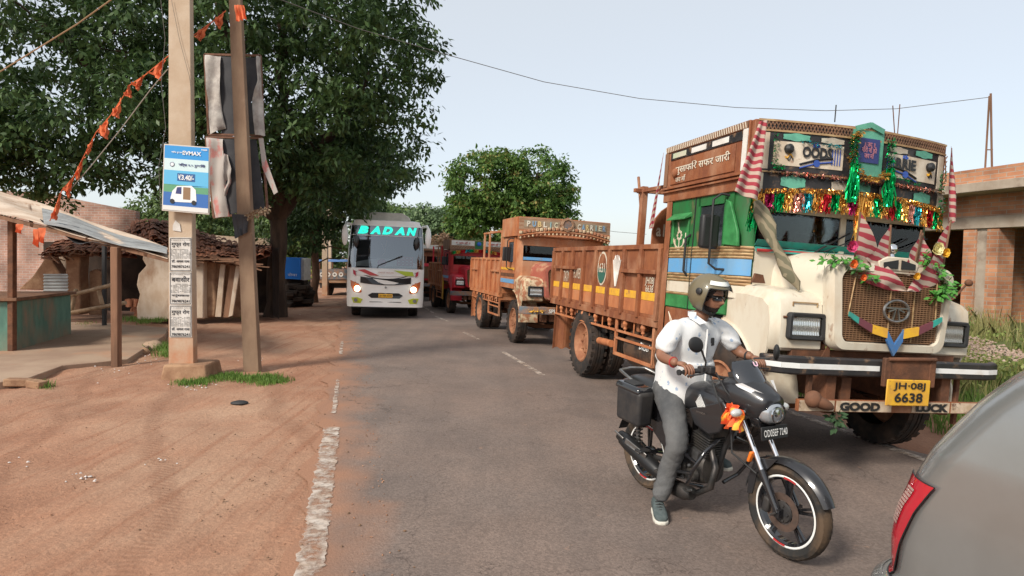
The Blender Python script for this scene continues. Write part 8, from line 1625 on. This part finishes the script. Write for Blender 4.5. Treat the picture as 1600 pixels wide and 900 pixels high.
# ---------------------------------------------------------------- grass, weeds, litter
def blades(name, label, pts, h, w_, mt, seed, lean=.5, cat='grass'):
    rg = np.random.default_rng(seed); n = len(pts); p = np.array(pts); a = rg.uniform(0, 6.28, n); s = np.stack([np.cos(a), np.sin(a), np.zeros(n)], 1) * (w_ * rg.uniform(.6, 1.3, n))[:, None]; b = rg.uniform(0, 6.28, n); hh = h * rg.uniform(.4, 1.25, n); ln = np.stack([np.cos(b), np.sin(b), np.zeros(n)], 1) * (lean * hh * rg.uniform(.1, 1, n))[:, None]
    up = np.stack([np.zeros(n), np.zeros(n), hh], 1); V = np.stack([p - s, p + s, p + ln * .35 + up * .6 + s * .7, p + ln + up, p + ln * .35 + up * .6 - s * .7], 1).reshape(-1, 3)
    me = bpy.data.meshes.new(name); me.vertices.add(5 * n); me.vertices.foreach_set('co', V.astype('f').ravel()); me.loops.add(5 * n); me.loops.foreach_set('vertex_index', np.arange(5 * n, dtype='i')); me.polygons.add(n); me.polygons.foreach_set('loop_start', np.arange(0, 5 * n, 5, dtype='i')); me.polygons.foreach_set('loop_total', np.full(n, 5, 'i')); me.update(); me.materials.append(mt); o = bpy.data.objects.new(name, me); col.objects.link(o); tag(o, label, cat, kind='stuff'); return o
GM = leaf_mat('fresh grass', (.08, .17, .025), (.19, .30, .07), trans=.3); GD = leaf_mat('dry weeds', (.20, .22, .07), (.42, .38, .17), trans=.35)
P = []; rr = random.Random(41)
while len(P) < 26000:
    u = 6.1 + abs(rr.gauss(0, 1)) * 2.2 + .2 * math.sin(rr.random() * 9); v = rr.uniform(1, 20)
    if u > 6.5 + .35 * math.sin(v * 2.3) + .2 * math.sin(v * 6): q = F(u, v, 0); P.append((q.x, q.y, tz(q.x, q.y) - .01))
blades('verge_grass', 'green grass on the right verge beside the goods truck', P, .17, .006, GM, 42)
P = []
while len(P) < 16000:
    u = rr.uniform(8.2, 12.9); v = rr.uniform(2, 20); 
    if mn.noise(Vector((u * 1.1, v * 1.1, 0))) > -.12: q = F(u, v, 0); P.append((q.x, q.y, tz(q.x, q.y) - .02))
blades('dry_weeds', 'tall dry weeds in front of the brick building', P, .42, .007, GD, 43, .6, 'weeds')
P = [];
for k in range(1100):
    u = rr.uniform(8.6, 12.9); v = rr.uniform(4, 19); q = F(u, v, 0); P.append((q.x, q.y, tz(q.x, q.y) + rr.uniform(.1, .5)))
me = leaves_mesh('weed_bushes', np.array([p for p in P if mn.noise(Vector((p[0] * .9, p[1] * .9, 3))) > .0]), .22, 26, .07, .02, 44); me.materials.append(leaf_mat('olive weed leaves', (.13, .20, .05), (.32, .36, .11), trans=.35)); o = bpy.data.objects.new('weed_bushes', me); col.objects.link(o); tag(o, 'olive green leafy weeds among the dry stalks on the right bank', 'weeds', kind='stuff')
def tuft(label, pxs, n, h, seed, spread=.25):
    P = []; rr = random.Random(seed)
    for k in range(n): a, b = rr.choice(pxs); g = G(a + rr.gauss(0, 5), b + rr.gauss(0, 1.5)); P.append((g.x + rr.gauss(0, spread * .3), g.y + rr.gauss(0, spread * .3), -.01))
    return blades('grass_tuft', label, P, h, .006, GM, seed)
tuft('low green weeds round the foot of the two poles', [(330, 592), (345, 590), (360, 588), (380, 592), (400, 592), (420, 590), (435, 596), (310, 598), (415, 598), (290, 600)], 3000, .07, 51)
tuft('weeds growing by the tile heap and the concrete floor edge', [(205, 505), (225, 508), (245, 506), (262, 503), (258, 548), (250, 545), (262, 556), (135, 515), (290, 498), (330, 497), (380, 500)], 2200, .12, 52); tuft('weed beside the broken brick at far left', [(66, 604), (70, 606)], 160, .10, 53, .12)
# gravel heap on the right bank, litter and pebbles left
def pebbles(name, label, fn, n, s0, s1, mt, seed, cat):
    rr = random.Random(seed); m = MB()
    for k in range(n):
        p = fn(rr); s = rr.uniform(s0, s1); a = rr.uniform(0, 3); vs = [Vector((math.cos(t_ + a), math.sin(t_ + a), 0)) * s * rr.uniform(.7, 1.1) for t_ in (0, 1.57, 3.14, 4.71)]; tp = p + Vector((0, 0, s * rr.uniform(.4, .9))); q = [p + v_ for v_ in vs]
        m.add(q + [tp + vs[0] * .3, tp + vs[2] * .3], [(0, 1, 4), (1, 2, 5, 4), (2, 3, 5), (3, 0, 4, 5)])
    o = m.build(name, mt); tag(o, label, cat, kind='stuff'); return o
gc = G(1520, 552)
def heap(rr): 
    a, b = rr.gauss(0, 1), rr.gauss(0, .5); return gc + Vector((a * .28, b * .8, 0)) + Vector((0, 0, max(0, .22 - .12 * (a * a + b * b)) * rr.random() + .01))
pebbles('gravel_heap', 'heap of pale rubble on the grassy bank behind the goods truck', heap, 700, .012, .032, noisy('pale rubble', (.42, .32, .26), (.30, .20, .15), 9, .9, world=True), 61, 'gravel')
def dirtp(rr):
    u = -rr.random() ** 1.3 * 9 + .25; v = rr.uniform(2, 17); q = F(u, v, 0); q.z = -.006 if u < 0 else tz(q.x, q.y) + .005; return q
pebbles('pebbles', 'small stones and crumbs of earth scattered on the red dirt', dirtp, 5000, .003, .011, M['dirt'], 62, 'pebbles')
def litterp(rr):
    c = rr.choice(((300, 603), (320, 606), (285, 602), (240, 560), (225, 570), (165, 578), (180, 590), (130, 745), (30, 720), (250, 720), (400, 560), (460, 490), (340, 600))); g = G(c[0] + rr.gauss(0, 14), c[1] + rr.gauss(0, 4)); g.z = .004; return g
pebbles('litter', 'scraps of white and pale litter on the dirt around the poles', litterp, 70, .008, .02, mat('litter white', (.55, .5, .47), .8), 63, 'litter')
def leafp(rr): u = rr.uniform(-1.2, .5) if rr.random() < .6 else rr.uniform(-9, 0); v = rr.uniform(3, 20); q = F(u, v, 0); q.z = tz(q.x, q.y) + .006; return q
pebbles('fallen_leaves', 'dry brown leaves lying along the dusty road edge', leafp, 420, .006, .014, mat('dry leaf', (.16, .09, .05), .8), 64, 'leaves')
